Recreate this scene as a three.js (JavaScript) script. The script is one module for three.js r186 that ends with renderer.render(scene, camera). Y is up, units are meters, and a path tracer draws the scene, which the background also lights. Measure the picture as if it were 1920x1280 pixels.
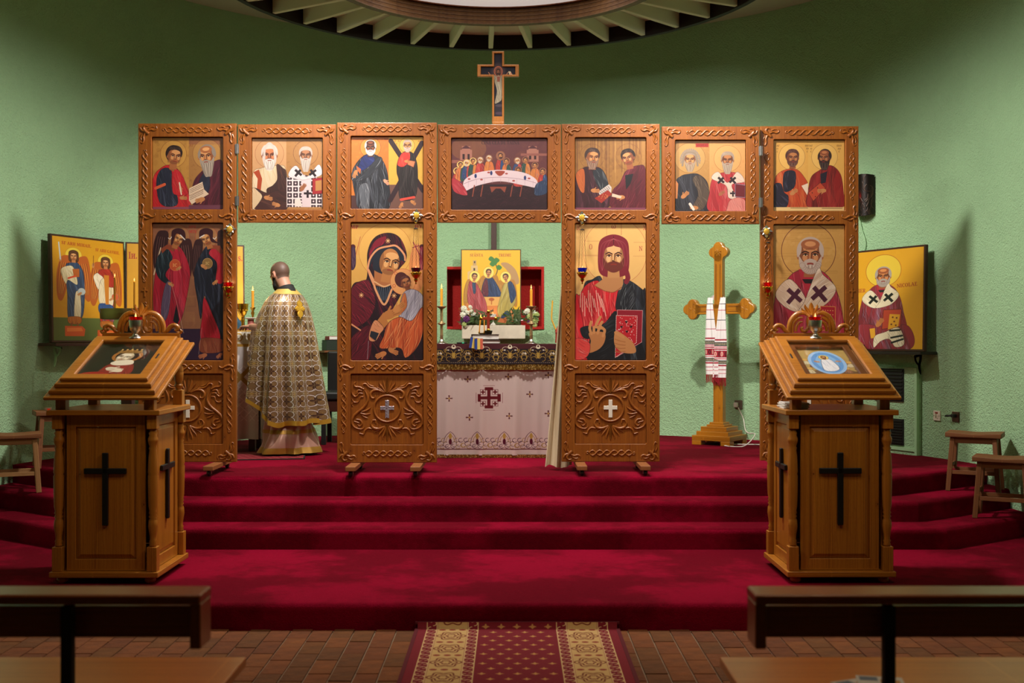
import * as THREE from 'three';
import { RoundedBoxGeometry } from 'three/addons/geometries/RoundedBoxGeometry.js';
import { mergeGeometries, mergeVertices, toCreasedNormals } from 'three/addons/utils/BufferGeometryUtils.js';
import { MarchingCubes } from 'three/addons/objects/MarchingCubes.js';
import { RectAreaLightUniformsLib } from 'three/addons/lights/RectAreaLightUniformsLib.js';

// ---------------------------------------------------------------- camera, exposure, large lights
const F = 2100, EYE = 1.63;                       // focal length in photo pixels, eye height in metres
const scene = new THREE.Scene();
scene.background = new THREE.Color(0x000000);
const camera = new THREE.PerspectiveCamera(2 * Math.atan(640 / F) * 180 / Math.PI, 1.5, 0.1, 60);
camera.position.set(0, EYE, 0);
camera.lookAt(0, EYE, -10);
camera.focus = 8.9; camera.userData.fStop = 2.4;
scene.add(camera);
const renderer = new THREE.WebGLRenderer({ antialias: true });
renderer.toneMapping = THREE.LinearToneMapping;
renderer.toneMappingExposure = 0.17;
renderer.shadowMap.enabled = true;
RectAreaLightUniformsLib.init();

const WARM = new THREE.Color(1.0, 0.95, 0.88);
const APSE = { x: -0.13, z: -8.57, r: 4.13 };     // plan circle of the apse wall
const DRUM = { x: -0.13, z: -8.7 };               // centre of the skylight drum
// spotlight fittings under the drum ring: x, y, z, aim, candela
const SPOTS = [
  [-1.28, 4.40, -8.95, -1.5, 1.0, -12.0, 215, 0.95], [1.1, 4.40, -8.95, 1.5, 1.0, -12.0, 215, 0.95],
  [-1.05, 4.40, -8.0, -3.1, 0.7, -8.7, 235, 1.08], [0.85, 4.40, -8.0, 3.1, 0.7, -8.7, 235, 1.08],
  [-0.1, 4.40, -7.9, -0.1, 0.6, -8.4, 135, 0.9],
  [-2.3, 4.80, -4.9, 0.4, 1.8, -9.0, 104, 0.84], [2.1, 4.80, -4.9, -0.4, 1.8, -9.0, 104, 0.84],
];
const NAVE_PANELS = [[-1.9, 5.0, -3.6, 120], [1.9, 5.0, -3.6, 200]];   // position, brightness
const SKY_POWER = 8;
const FLAME = new THREE.Color(1.0, 0.62, 0.25);

// ---------------------------------------------------------------- helpers
let seedState = 7;
const rnd = () => { seedState = (seedState + 0x6d2b79f5) | 0; let t = Math.imul(seedState ^ (seedState >>> 15), 1 | seedState); t = (t + Math.imul(t ^ (t >>> 7), 61 | t)) ^ t; return ((t ^ (t >>> 14)) >>> 0) / 4294967296; };
const rr = (a, b) => a + (b - a) * rnd();
const V = (x, y, z) => new THREE.Vector3(x, y, z);
const at = (x, y, Z) => V((x - 960) / F * Z, EYE + (640 - y) / F * Z, -Z);   // a photo pixel at a known depth -> a point of the room
const taken = {};
const numbered = (n) => { const k = taken[n] = (taken[n] ?? -1) + 1; return k ? n + '_' + String(k).padStart(3, '0') : n; };
function shade(m) { m.castShadow = true; m.receiveShadow = true; return m; }
function mesh(name, geo, mat, parent) { const m = shade(new THREE.Mesh(geo, mat)); m.name = name; parent.add(m); return m; }
function tag(o, label, category, group) { Object.assign(o.userData, { label, category }); if (group) o.userData.group = group; return o; }
function thing(name, label, category, pos = [0, 0, 0], turn = 0, group) {
  const o = new THREE.Group(); o.name = numbered(name); scene.add(o);
  o.position.set(...(pos.isVector3 ? pos.toArray() : pos)); o.rotation.y = turn;
  return tag(o, label, category, group);
}
function single(name, geo, mat, label, category, group, pos) {
  const m = mesh(numbered(name), geo, mat, scene); if (pos) m.position.copy(pos.isVector3 ? pos : V(...pos));
  return tag(m, label, category, group);
}
function structure(name, label, parts) {
  const g = new THREE.Group(); g.name = numbered(name); scene.add(g); g.userData = { kind: 'structure', label, category: 'structure' };
  return g;
}
function structMesh(name, geo, mat, label, category) { const m = mesh(numbered(name), geo, mat, scene); m.userData = { kind: 'structure', label, category }; return m; }
function clean(g) { g = g.index ? g.toNonIndexed() : g; for (const k of Object.keys(g.attributes)) if (!['position', 'normal', 'uv'].includes(k)) g.deleteAttribute(k); if (!g.attributes.normal) g.computeVertexNormals(); if (!g.attributes.uv) g.setAttribute('uv', new THREE.BufferAttribute(new Float32Array(g.attributes.position.count * 2), 2)); g.clearGroups(); return g; }
const join = (...l) => mergeGeometries(l.flat(9).map(clean));
const move = (g, x, y, z) => { g.translate(x, y, z); return g; };
const turnX = (g, a) => { g.rotateX(a); return g; }, turnY = (g, a) => { g.rotateY(a); return g; }, turnZ = (g, a) => { g.rotateZ(a); return g; };
// metre uv by face direction; grain axis runs along v
function muv(g, grain = 1, off = 0) {
  g = clean(g); const p = g.attributes.position.array, uv = g.attributes.uv.array, n = p.length / 9;
  for (let t = 0; t < n; t++) {
    const o = t * 9, ax = p[o + 3] - p[o], ay = p[o + 4] - p[o + 1], az = p[o + 5] - p[o + 2], bx = p[o + 6] - p[o], by = p[o + 7] - p[o + 1], bz = p[o + 8] - p[o + 2];
    const N = [Math.abs(ay * bz - az * by), Math.abs(az * bx - ax * bz), Math.abs(ax * by - ay * bx)];
    const d = N[0] >= N[1] && N[0] >= N[2] ? 0 : N[1] >= N[2] ? 1 : 2;
    let a = [1, 0, 0][d], b = [2, 2, 1][d];
    if (a === grain) [a, b] = [b, a];
    for (let k = 0; k < 3; k++) { uv[t * 6 + k * 2] = p[o + k * 3 + a] + off; uv[t * 6 + k * 2 + 1] = p[o + k * 3 + b] + off * 0.7; }
  }
  return g;
}
function box(w, h, d, x = 0, y = 0, z = 0, r = 0) { const g = r ? new RoundedBoxGeometry(w, h, d, 1, r) : new THREE.BoxGeometry(w, h, d); return move(clean(g), x, y, z); }
function wbox(w, h, d, x = 0, y = 0, z = 0, r = 0.004, grain = 1) { return muv(box(w, h, d, x, y, z, r), grain, (x * 3.1 + y * 1.7) % 1); }
function lathe(pts, seg = 20) { return clean(new THREE.LatheGeometry(pts.map(([x, y]) => new THREE.Vector2(x, y)), seg)); }
function tube(pts, r, seg = 24, rad = 6) { return clean(new THREE.TubeGeometry(new THREE.CatmullRomCurve3(pts.map((p) => p.isVector3 ? p : V(...p))), seg, r, rad)); }
function bar(a, b, w, d) { // square bar between two points
  const A = V(...a), B = V(...b), L = A.distanceTo(B), g = clean(new RoundedBoxGeometry(w, L, d ?? w, 1, Math.min(w, d ?? w) * 0.12));
  muv(g, 1, (A.x + A.z) % 1);
  g.applyQuaternion(new THREE.Quaternion().setFromUnitVectors(V(0, 1, 0), B.clone().sub(A).normalize()));
  return move(g, (A.x + B.x) / 2, (A.y + B.y) / 2, (A.z + B.z) / 2);
}
function smoothLine(pts, n) { const c = new THREE.CatmullRomCurve3(pts.map(([x, y, r]) => V(x, y, r ?? 0)), false, 'centripetal'); return c.getPoints(n).map((v) => [v.x, v.y, v.z]); }
// carved half-round strand lying on a plane z = 0, raised towards +z. pts: [x, y, halfwidth]
function strand(pts, n = 20, k = 0.8, M = 5, z0 = 0, zf) {
  const L = smoothLine(pts, n), pos = [], nor = [], uv = [], idx = [];
  L.forEach(([x, y, r], i) => {
    const a = L[Math.max(0, i - 1)], b = L[Math.min(L.length - 1, i + 1)], dx = b[0] - a[0], dy = b[1] - a[1], l = Math.hypot(dx, dy) || 1, nx = -dy / l, ny = dx / l;
    const zz = z0 + (zf ? zf(i / n) : 0); r = Math.max(r, 0.0003);
    for (let m = 0; m <= M; m++) { const t = Math.PI * m / M, c = Math.cos(t), s = Math.sin(t); pos.push(x + nx * r * c, y + ny * r * c, zz + k * r * s); nor.push(nx * c, ny * c, s); uv.push(x + nx * r * c, y); }
  });
  for (let i = 0; i < L.length - 1; i++) for (let m = 0; m < M; m++) { const a = i * (M + 1) + m, b = a + 1, c = a + M + 1, d = c + 1; idx.push(a, b, c, b, d, c); }
  const g = new THREE.BufferGeometry(); g.setAttribute('position', new THREE.Float32BufferAttribute(pos, 3)); g.setAttribute('normal', new THREE.Float32BufferAttribute(nor, 3)); g.setAttribute('uv', new THREE.Float32BufferAttribute(uv, 2)); g.setIndex(idx);
  return clean(g);
}
const mirX = (pts) => pts.map(([x, y, r]) => [-x, y, r]), mirY = (pts) => pts.map(([x, y, r]) => [x, -y, r]);
// a spiral that starts at a point and curls in
function curl(cx, cy, r0, a0, turns, w0, w1, dir = 1) { const p = []; for (let i = 0; i <= 10; i++) { const t = i / 10, r = r0 * (1 - 0.78 * t), a = a0 + dir * turns * 2 * Math.PI * t; p.push([cx + r * Math.cos(a), cy + r * Math.sin(a), w0 + (w1 - w0) * t]); } return p; }
function gridGeo(nu, nv, fn, closeU = false) { // fn(u, v) -> [x, y, z, s, t]
  const pos = [], uv = [], idx = [];
  for (let j = 0; j <= nv; j++) for (let i = 0; i <= nu; i++) { const q = fn(i / nu, j / nv); pos.push(q[0], q[1], q[2]); uv.push(q[3] ?? i / nu, q[4] ?? j / nv); }
  for (let j = 0; j < nv; j++) for (let i = 0; i < nu; i++) { const a = j * (nu + 1) + i; idx.push(a, a + 1, a + nu + 1, a + 1, a + nu + 2, a + nu + 1); }
  const g = new THREE.BufferGeometry(); g.setAttribute('position', new THREE.Float32BufferAttribute(pos, 3)); g.setAttribute('uv', new THREE.Float32BufferAttribute(uv, 2)); g.setIndex(idx); g.computeVertexNormals();
  if (closeU) { const n = g.attributes.normal; for (let j = 0; j <= nv; j++) { const a = j * (nu + 1), b = a + nu, v = V(n.getX(a) + n.getX(b), n.getY(a) + n.getY(b), n.getZ(a) + n.getZ(b)).normalize(); n.setXYZ(a, v.x, v.y, v.z); n.setXYZ(b, v.x, v.y, v.z); } }
  return g;
}
function shapeOf(pts) { const s = new THREE.Shape(); pts.forEach(([x, y], i) => i ? s.lineTo(x, y) : s.moveTo(x, y)); s.closePath(); return s; }
function extrude(shape, depth, bevel = 0, seg = 2, curveSegments = 12) { return clean(new THREE.ExtrudeGeometry(shape, { depth: depth - 2 * bevel, bevelEnabled: bevel > 0, bevelSize: bevel, bevelThickness: bevel, bevelOffset: -bevel, bevelSegments: seg, curveSegments }).translate(0, 0, bevel)); }
function rrect(x, y, w, h, r) { const s = new THREE.Shape(); s.moveTo(x + r, y); s.lineTo(x + w - r, y); s.quadraticCurveTo(x + w, y, x + w, y + r); s.lineTo(x + w, y + h - r); s.quadraticCurveTo(x + w, y + h, x + w - r, y + h); s.lineTo(x + r, y + h); s.quadraticCurveTo(x, y + h, x, y + h - r); s.lineTo(x, y + r); s.quadraticCurveTo(x, y, x + r, y); return s; }

// ---------------------------------------------------------------- textures and materials
function canvas(w, h) { const c = document.createElement('canvas'); c.width = w; c.height = h; return [c, c.getContext('2d')]; }
function texOf(c, repeat, srgb = true) { const t = new THREE.CanvasTexture(c); if (srgb) t.colorSpace = THREE.SRGBColorSpace; t.wrapS = t.wrapT = repeat ? THREE.RepeatWrapping : THREE.ClampToEdgeWrapping; if (repeat) t.repeat.set(...repeat); return t; }
// tiling value noise in [0, 1]
function noiseField(n, octaves) {
  const out = new Float32Array(n * n);
  for (const [cells, amp] of octaves) {
    const g = new Float32Array(cells * cells).map(() => rnd());
    for (let y = 0; y < n; y++) for (let x = 0; x < n; x++) {
      const fx = x / n * cells, fy = y / n * cells, ix = Math.floor(fx), iy = Math.floor(fy), ux = fx - ix, uy = fy - iy, sx = ux * ux * (3 - 2 * ux), sy = uy * uy * (3 - 2 * uy), G = (a, b) => g[(b % cells) * cells + a % cells];
      out[y * n + x] += amp * ((G(ix, iy) * (1 - sx) + G(ix + 1, iy) * sx) * (1 - sy) + (G(ix, iy + 1) * (1 - sx) + G(ix + 1, iy + 1) * sx) * sy);
    }
  }
  let lo = 1e9, hi = -1e9; for (const v of out) { lo = Math.min(lo, v); hi = Math.max(hi, v); }
  return out.map((v) => (v - lo) / (hi - lo));
}
function dataTex(n, fn, repeat, srgb) { const d = new Uint8Array(n * n * 4); for (let i = 0; i < n * n; i++) { const c = fn(i); d[i * 4] = c[0]; d[i * 4 + 1] = c[1]; d[i * 4 + 2] = c[2]; d[i * 4 + 3] = 255; } const t = new THREE.DataTexture(d, n, n); t.wrapS = t.wrapT = THREE.RepeatWrapping; t.magFilter = THREE.LinearFilter; t.repeat.set(...repeat); if (srgb) t.colorSpace = THREE.SRGBColorSpace; t.needsUpdate = true; return t; }
const nCoarse = noiseField(512, [[4, 1], [9, 0.6], [23, 0.4], [64, 0.25]]), nFine = noiseField(512, [[60, 0.5], [110, 1], [200, 0.6]]), nPile = noiseField(512, [[200, 1], [256, 0.8], [6, 0.25]]);
const grey = (f) => (i) => { const v = Math.round(255 * f[i]); return [v, v, v]; };
const mixc = (a, b, t) => a.map((v, i) => Math.round(v + (b[i] - v) * t));
const std = (o) => new THREE.MeshStandardMaterial({ side: THREE.DoubleSide, ...o }), phys = (o) => new THREE.MeshPhysicalMaterial({ side: THREE.DoubleSide, ...o });
function woodTexture() {
  const [c, x] = canvas(512, 1024); x.fillStyle = '#e6d8c4'; x.fillRect(0, 0, 512, 1024);
  for (let b = 0; b < 6; b++) { x.fillStyle = `rgba(${rnd() < 0.5 ? '150,95,45' : '255,240,215'},${rr(0.05, 0.14)})`; x.fillRect(b * 86, 0, 86, 1024); }
  for (let i = 0; i < 520; i++) { const X = rr(-10, 522), w = rr(0.5, 2.6), a = rr(0.04, 0.2); x.strokeStyle = `rgba(${rnd() < 0.75 ? '110,62,25' : '255,245,225'},${a})`; x.lineWidth = w; x.beginPath(); const k = rr(2, 9), ph = rr(0, 6); for (let y = -10; y <= 1034; y += 32) x.lineTo(X + Math.sin(y / 1024 * 2 * Math.PI + ph) * k, y); x.stroke(); }
  for (let i = 0; i < 1800; i++) { x.fillStyle = `rgba(85,48,20,${rr(0.08, 0.3)})`; x.fillRect(rr(0, 512), rr(0, 1024), rr(0.6, 1.4), rr(6, 26)); }
  for (let i = 0; i < 2; i++) { const X = rr(60, 450), Y = rr(80, 940); for (let k = 7; k > 0; k--) { x.strokeStyle = `rgba(95,50,20,${0.1 + 0.03 * (7 - k)})`; x.lineWidth = 2; x.beginPath(); x.ellipse(X, Y, k * 2.2, k * 5, 0, 0, 7); x.stroke(); } x.fillStyle = 'rgba(70,36,14,.7)'; x.beginPath(); x.ellipse(X, Y, 3, 6, 0, 0, 7); x.fill(); }
  return c;
}
const woodCanvas = woodTexture(), woodMap = texOf(woodCanvas, [2, 1]), woodBump = texOf(woodCanvas, [2, 1], false);
const wood = (hex, rough = 0.36, coat = 0.35) => phys({ color: hex, map: woodMap, roughness: rough, clearcoat: coat, clearcoatRoughness: 0.22, bumpMap: woodBump, bumpScale: 0.0004 });
const M = {
  panelWood: wood(0x9c5e1a, 0.42, 0.18), lecternWood: wood(0xc4862c, 0.36, 0.25), stoolWood: wood(0x8a5a30, 0.65, 0), stoolPale: wood(0xb08a5c, 0.7, 0), benchWood: wood(0x9a5220, 0.35, 0.3), benchSeat: wood(0xe09038, 0.35, 0.3), crossWood: wood(0xc88c22), crossRim: wood(0xb87a30), darkWood: wood(0x4a2413, 0.5, 0.1), footWood: wood(0x9c6433, 0.6, 0.05), ringWood: wood(0x7a5a34, 0.6, 0), shelfWood: wood(0x221510, 0.5, 0.1),
  wall: std({ color: 0xa6cd9e, roughness: 0.92, map: dataTex(512, (i) => { const v = 236 + 19 * nCoarse[i]; return [v, v, v]; }, [0.35, 0.35], true), bumpMap: dataTex(512, grey(nFine), [1.1, 1.1]), bumpScale: 0.009 }),
  plainGreen: std({ color: 0xa6cd9e, roughness: 0.85 }),
  ceiling: std({ color: 0xb9b2a2, roughness: 0.95, bumpMap: dataTex(512, grey(nFine), [0.5, 0.5]), bumpScale: 0.003 }),
  drumPale: std({ color: 0xd9d0c0, roughness: 0.9 }), fin: std({ color: 0xd6d6bd, roughness: 0.85 }), drumBlack: std({ color: 0x1a0f0b, roughness: 0.85 }),
  carpet: phys({ color: 0xffffff, roughness: 1, map: dataTex(512, (i) => { const q = Math.max(0, Math.min(1, (nCoarse[i] - 0.3) / 0.4)), t = 0.7 * q * q * (3 - 2 * q) + 0.3 * nPile[i]; return mixc([86, 0, 17], [132, 3, 37], t); }, [0.45, 0.45], true), bumpMap: dataTex(512, grey(nPile), [1.6, 1.6]), bumpScale: 0.003, specularIntensity: 0.15 }),
  mortar: std({ color: 0x9a866c, roughness: 0.95 }), niche: std({ color: 0xb01408, roughness: 0.8, bumpMap: dataTex(512, grey(nFine), [1.2, 1.2]), bumpScale: 0.004 }),
  brass: std({ color: 0xc79a3c, metalness: 1, roughness: 0.3 }), oldBrass: std({ color: 0x8f7d4a, metalness: 0.9, roughness: 0.45 }), gold: std({ color: 0xe0ad3a, metalness: 1, roughness: 0.24 }), silver: std({ color: 0xcfc9bd, metalness: 1, roughness: 0.28 }), bronze: std({ color: 0xb79a70, metalness: 0.85, roughness: 0.4 }), steel: std({ color: 0x9a9a9a, metalness: 1, roughness: 0.35 }),
  black: std({ color: 0x0c0b0a, roughness: 0.45 }), blackMatte: std({ color: 0x141210, roughness: 0.8 }), rubber: std({ color: 0x0a0a0a, roughness: 0.5 }), ironBlack: std({ color: 0x16120f, roughness: 0.5, metalness: 0.4 }),
  wax: phys({ color: 0xe39a2a, roughness: 0.5, emissive: 0x6a3200, emissiveIntensity: 0.25 }), waxPlain: std({ color: 0xd9a02c, roughness: 0.5 }), flame: std({ color: 0x000000, emissive: 0xffc070, emissiveIntensity: 14 }),
  redGlass: phys({ color: 0xd01018, roughness: 0.08, transmission: 0.75, thickness: 0 }), blueGlass: phys({ color: 0x1a2ccc, roughness: 0.08, transmission: 0.75, thickness: 0 }), wineGlass: phys({ color: 0x6a1030, roughness: 0.08, transmission: 0.7, thickness: 0 }), clear: phys({ color: 0xffffff, roughness: 0.03, transmission: 1, thickness: 0, ior: 1.45 }), pane: phys({ color: 0xffffff, roughness: 0.02, transmission: 1, thickness: 0, ior: 1.4 }),
  marble: std({ color: 0xe6d8c4, roughness: 0.4, map: dataTex(512, (i) => { const v = 222 + 33 * nCoarse[i]; return [v, v, v - 3]; }, [2, 2], true) }), porcelain: std({ color: 0xeee9df, roughness: 0.2 }), plastic: std({ color: 0xded2bf, roughness: 0.4 }), whiteCable: std({ color: 0xe6ddd2, roughness: 0.5 }), redLed: std({ color: 0xff2a10, emissive: 0xff2a10, emissiveIntensity: 1.6 }), paper: std({ color: 0xe8e4dc, roughness: 0.85 }),
};
// ---------------------------------------------------------------- painted prints (flat icon panels)
function pic(x0, y0, x1, y1, W) { const H = Math.round(W * (y1 - y0) / (x1 - x0)), [cv, c] = canvas(W, H); const k = W / (x1 - x0); c.setTransform(k, 0, 0, k, -x0 * k, -y0 * k); c.lineJoin = c.lineCap = 'round'; c.cv = cv; c.rect0 = [x0, y0, x1, y1]; return c; }
function path(c, pts, smooth = true, close = true) {
  c.beginPath();
  if (!smooth) { pts.forEach(([x, y], i) => i ? c.lineTo(x, y) : c.moveTo(x, y)); if (close) c.closePath(); return; }
  const n = pts.length, q = (i) => close ? pts[(i + n) % n] : pts[Math.max(0, Math.min(n - 1, i))], m = close ? n : n - 1; c.moveTo(...pts[0]);
  for (let i = 0; i < m; i++) { const a = q(i - 1), b = q(i), d = q(i + 1), e = q(i + 2); c.bezierCurveTo(b[0] + (d[0] - a[0]) / 6, b[1] + (d[1] - a[1]) / 6, d[0] - (e[0] - b[0]) / 6, d[1] - (e[1] - b[1]) / 6, d[0], d[1]); }
  if (close) c.closePath();
}
function fill(c, pts, color, smooth = false) { path(c, pts, smooth); c.fillStyle = color; c.fill(); }
function line(c, pts, color, w, smooth = true) { path(c, pts, smooth, false); c.strokeStyle = color; c.lineWidth = w; c.stroke(); }
function circ(c, x, y, r, color, stroke, w) { c.beginPath(); c.ellipse(x, y, r, r, 0, 0, 7); if (color) { c.fillStyle = color; c.fill(); } if (stroke) { c.strokeStyle = stroke; c.lineWidth = w ?? 2; c.stroke(); } }
function ell(c, x, y, rx, ry, a, color) { c.beginPath(); c.ellipse(x, y, rx, ry, a, 0, 7); c.fillStyle = color; c.fill(); }
// cloth: filled outline with brushed fold strokes inside it
function cloth(c, pts, color, light, dark, n = 14, ang = 1.45, w = 3, smooth = true) {
  c.save(); path(c, pts, smooth); c.fillStyle = color; c.fill(); c.clip();
  const xs = pts.map((p) => p[0]), ys = pts.map((p) => p[1]), x0 = Math.min(...xs), x1 = Math.max(...xs), y0 = Math.min(...ys), y1 = Math.max(...ys), L = Math.max(x1 - x0, y1 - y0), S = Math.min(x1 - x0, y1 - y0);
  const stroke = (X, Y, a, l, bend, col, lw, taper) => { const ex = X + Math.cos(a) * l, ey = Y + Math.sin(a) * l, mx = (X + ex) / 2 - Math.sin(a) * bend, my = (Y + ey) / 2 + Math.cos(a) * bend, nx = -Math.sin(a) * lw / 2, ny = Math.cos(a) * lw / 2; c.beginPath(); c.moveTo(X, Y); c.quadraticCurveTo(mx + nx, my + ny, ex, ey); c.quadraticCurveTo(mx - nx, my - ny, X, Y); c.fillStyle = col; c.fill(); };
  for (let i = 0; i < n; i++) { const a = ang + rr(-0.3, 0.3), l = L * rr(0.4, 0.9); c.globalAlpha = rr(0.12, 0.3); stroke(rr(x0 - 0.1 * S, x1), rr(y0 - 0.3 * (y1 - y0), y1), a, l, rr(-0.2, 0.2) * l, i % 2 ? light : dark, S * rr(0.08, 0.28)); }
  for (let i = 0; i < n * 2; i++) { const a = ang + rr(-0.32, 0.32), l = L * rr(0.18, 0.6), X = rr(x0 - 0.1 * S, x1), Y = rr(y0 - 0.2 * (y1 - y0), y1), b = rr(-0.16, 0.16) * l; c.globalAlpha = rr(0.4, 0.85); stroke(X, Y, a, l, b, dark, w * rr(0.7, 1.8)); c.globalAlpha = rr(0.3, 0.85); stroke(X + w * 1.4, Y, a, l * 0.85, b, light, w * rr(0.5, 1.7)); }
  c.globalAlpha = 1; c.restore();
  path(c, pts, smooth); c.strokeStyle = 'rgba(20,8,10,.55)'; c.lineWidth = w * 0.7; c.stroke();
}
function ground(c, color, speck, n = 200, x0, y0, x1, y1) { const R = c.rect0; x0 ??= R[0]; y0 ??= R[1]; x1 ??= R[2]; y1 ??= R[3]; c.fillStyle = color; c.fillRect(x0, y0, x1 - x0, y1 - y0); c.save(); c.beginPath(); c.rect(x0, y0, x1 - x0, y1 - y0); c.clip(); const s = (x1 - x0) / 40; for (let i = 0; i < n; i++) { c.globalAlpha = rr(0.04, 0.16); ell(c, rr(x0, x1), rr(y0, y1), s * rr(0.3, 2.2), s * rr(0.2, 1.4), rr(0, 3), speck); } c.globalAlpha = 1; c.restore(); }
// a painted head; r is half the face width
function head(c, x, y, r, o = {}) {
  const { skin = '#a8683a', lit = '#dca468', hair = '#3a2018', beard, len = 0.5, tilt = 0, dx = 0, style = 'short', ink = '#2a120c' } = o;
  c.save(); c.translate(x, y); c.rotate(tilt);
  if (style === 'long') { fill(c, [[-r * 1.5, -r * 0.2], [-r * 1.25, -r * 1.5], [0, -r * 2], [r * 1.25, -r * 1.5], [r * 1.5, -r * 0.2], [r * 1.4, r * 1.4], [r * 0.7, r * 1.9], [-r * 0.7, r * 1.9], [-r * 1.4, r * 1.4]], hair, true); }
  else if (style !== 'veil') ell(c, -dx * r * 0.35, -r * 0.35, r * 1.24, r * 1.3, 0, hair);
  fill(c, [[-r * 0.5, r * 0.6], [r * 0.5, r * 0.6], [r * 0.6, r * 2], [-r * 0.6, r * 2]], skin);
  if (style === 'short' || style === 'bald') { ell(c, -r * 1.05 + dx * r * 0.1, r * 0.1, r * 0.17, r * 0.32, 0, skin); if (dx < 0.5) ell(c, r * 1.05, r * 0.1, r * 0.17, r * 0.32, 0, skin); }
  ell(c, 0, 0, r, r * 1.32, 0, skin); c.globalAlpha = 0.25; for (const [X, Y, A, B] of [[-r * 0.82, 0.1, 0.22, 1.0], [r * 0.82, 0.1, 0.22, 1.0], [0, 0.95, 0.6, 0.3]]) ell(c, X, Y * r, A * r, B * r, 0, ink); c.globalAlpha = 1;
  c.globalAlpha = 0.85; ell(c, dx * r * 0.4, -r * 0.62, r * 0.66, r * 0.36, 0, lit); ell(c, dx * r * 0.4 - r * 0.5, r * 0.25, r * 0.22, r * 0.3, 0, lit); ell(c, dx * r * 0.4 + r * 0.5, r * 0.25, r * 0.22, r * 0.3, 0, lit); c.globalAlpha = 1;
  if (beard) {
    fill(c, [[-r * 1.02, r * 0.1], [-r * 0.6, r * 0.62], [0, r * 0.5], [r * 0.6, r * 0.62], [r * 1.02, r * 0.1], [r * 0.95, r * 1.0], [r * 0.5, r * (1.35 + len)], [0, r * (1.5 + len)], [-r * 0.5, r * (1.35 + len)], [-r * 0.95, r * 1.0]], beard, true);
    for (let i = 0; i < 11 && len > 0.1; i++) { const q = -0.8 + i * 0.16; line(c, [[q * r, r * 0.95], [q * r * 0.9 + rr(-0.1, 0.1) * r, r * (1.15 + len * 0.5)], [q * r * 0.55, r * (1.35 + len)]], i % 2 ? 'rgba(255,240,220,.35)' : 'rgba(30,12,8,.4)', r * 0.06); }
    line(c, [[-r * 0.5 + dx * r * 0.4, r * 0.68], [dx * r * 0.4, r * 0.55], [r * 0.5 + dx * r * 0.4, r * 0.68]], beard, r * 0.17);
  }
  const f = dx * r * 0.4;
  for (const s of [-1, 1]) {
    line(c, [[f + s * r * 0.16, -r * 0.2], [f + s * r * 0.45, -r * 0.34], [f + s * r * 0.75, -r * 0.2]], ink, r * 0.1);
    ell(c, f + s * r * 0.43, -r * 0.03, r * 0.2, r * 0.1, 0, '#e6d2b0'); ell(c, f + s * r * 0.43, -r * 0.03, r * 0.1, r * 0.1, 0, ink);
    line(c, [[f + s * r * 0.2, -r * 0.02], [f + s * r * 0.43, -r * 0.14], [f + s * r * 0.66, -r * 0.02]], ink, r * 0.07);
  }
  line(c, [[f + r * 0.1, -r * 0.15], [f + r * 0.06, r * 0.32], [f - r * 0.14, r * 0.42], [f + r * 0.1, r * 0.46]], ink, r * 0.06); line(c, [[f - r * 0.02, -r * 0.2], [f - r * 0.03, r * 0.34]], lit, r * 0.1);
  line(c, [[f - r * 0.24, r * 0.78], [f, r * 0.74], [f + r * 0.24, r * 0.78]], '#8a2c22', r * 0.11);
  if (style === 'short') { fill(c, [[-r * 1.12, r * 0.1], [-r * 1.2, -r * 0.8], [-r * 0.6, -r * 1.55], [r * 0.6, -r * 1.55], [r * 1.2, -r * 0.8], [r * 1.08, r * 0.1], [r * 0.9, -r * 0.65], [r * 0.3, -r * 0.95], [-r * 0.4, -r * 0.9], [-r * 0.9, -r * 0.6]], hair, true); for (let i = 0; i < 8; i++) circ(c, r * rr(-0.9, 0.9), -r * rr(1.0, 1.35), r * 0.16, null, 'rgba(255,230,200,.18)', r * 0.05); }
  if (style === 'bald') { for (const s of [-1, 1]) fill(c, [[s * r * 1.15, r * 0.2], [s * r * 1.2, -r * 0.5], [s * r * 0.85, -r * 1.1], [s * r * 0.82, -r * 0.3]], hair, true); ell(c, 0, -r * 0.95, r * 0.85, r * 0.48, 0, skin); ell(c, 0, -r * 1.0, r * 0.5, r * 0.24, 0, lit); line(c, [[-r * 0.4, -r * 0.5], [0, -r * 0.56], [r * 0.4, -r * 0.5]], 'rgba(60,25,12,.5)', r * 0.05); }
  if (style === 'long') { fill(c, [[-r * 1.2, r * 0.5], [-r * 1.25, -r * 0.9], [0, -r * 1.75], [0, -r * 1.0], [-r * 0.75, -r * 0.7], [-r * 0.98, r * 0.1]], hair, true); fill(c, [[r * 1.2, r * 0.5], [r * 1.25, -r * 0.9], [0, -r * 1.75], [0, -r * 1.0], [r * 0.75, -r * 0.7], [r * 0.98, r * 0.1]], hair, true); line(c, [[0, -r * 1.8], [0, -r * 1.1]], 'rgba(20,5,5,.5)', r * 0.06); for (const s of [-1, 1]) for (const q of [0.5, 0.8, 1.1]) line(c, [[0, -r * 1.6], [s * r * q, -r * 1.1], [s * r * (q + 0.25), r * 0.3], [s * r * 1.1, r * 1.3]], 'rgba(230,150,140,.28)', r * 0.05); }
  c.restore();
}
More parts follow.
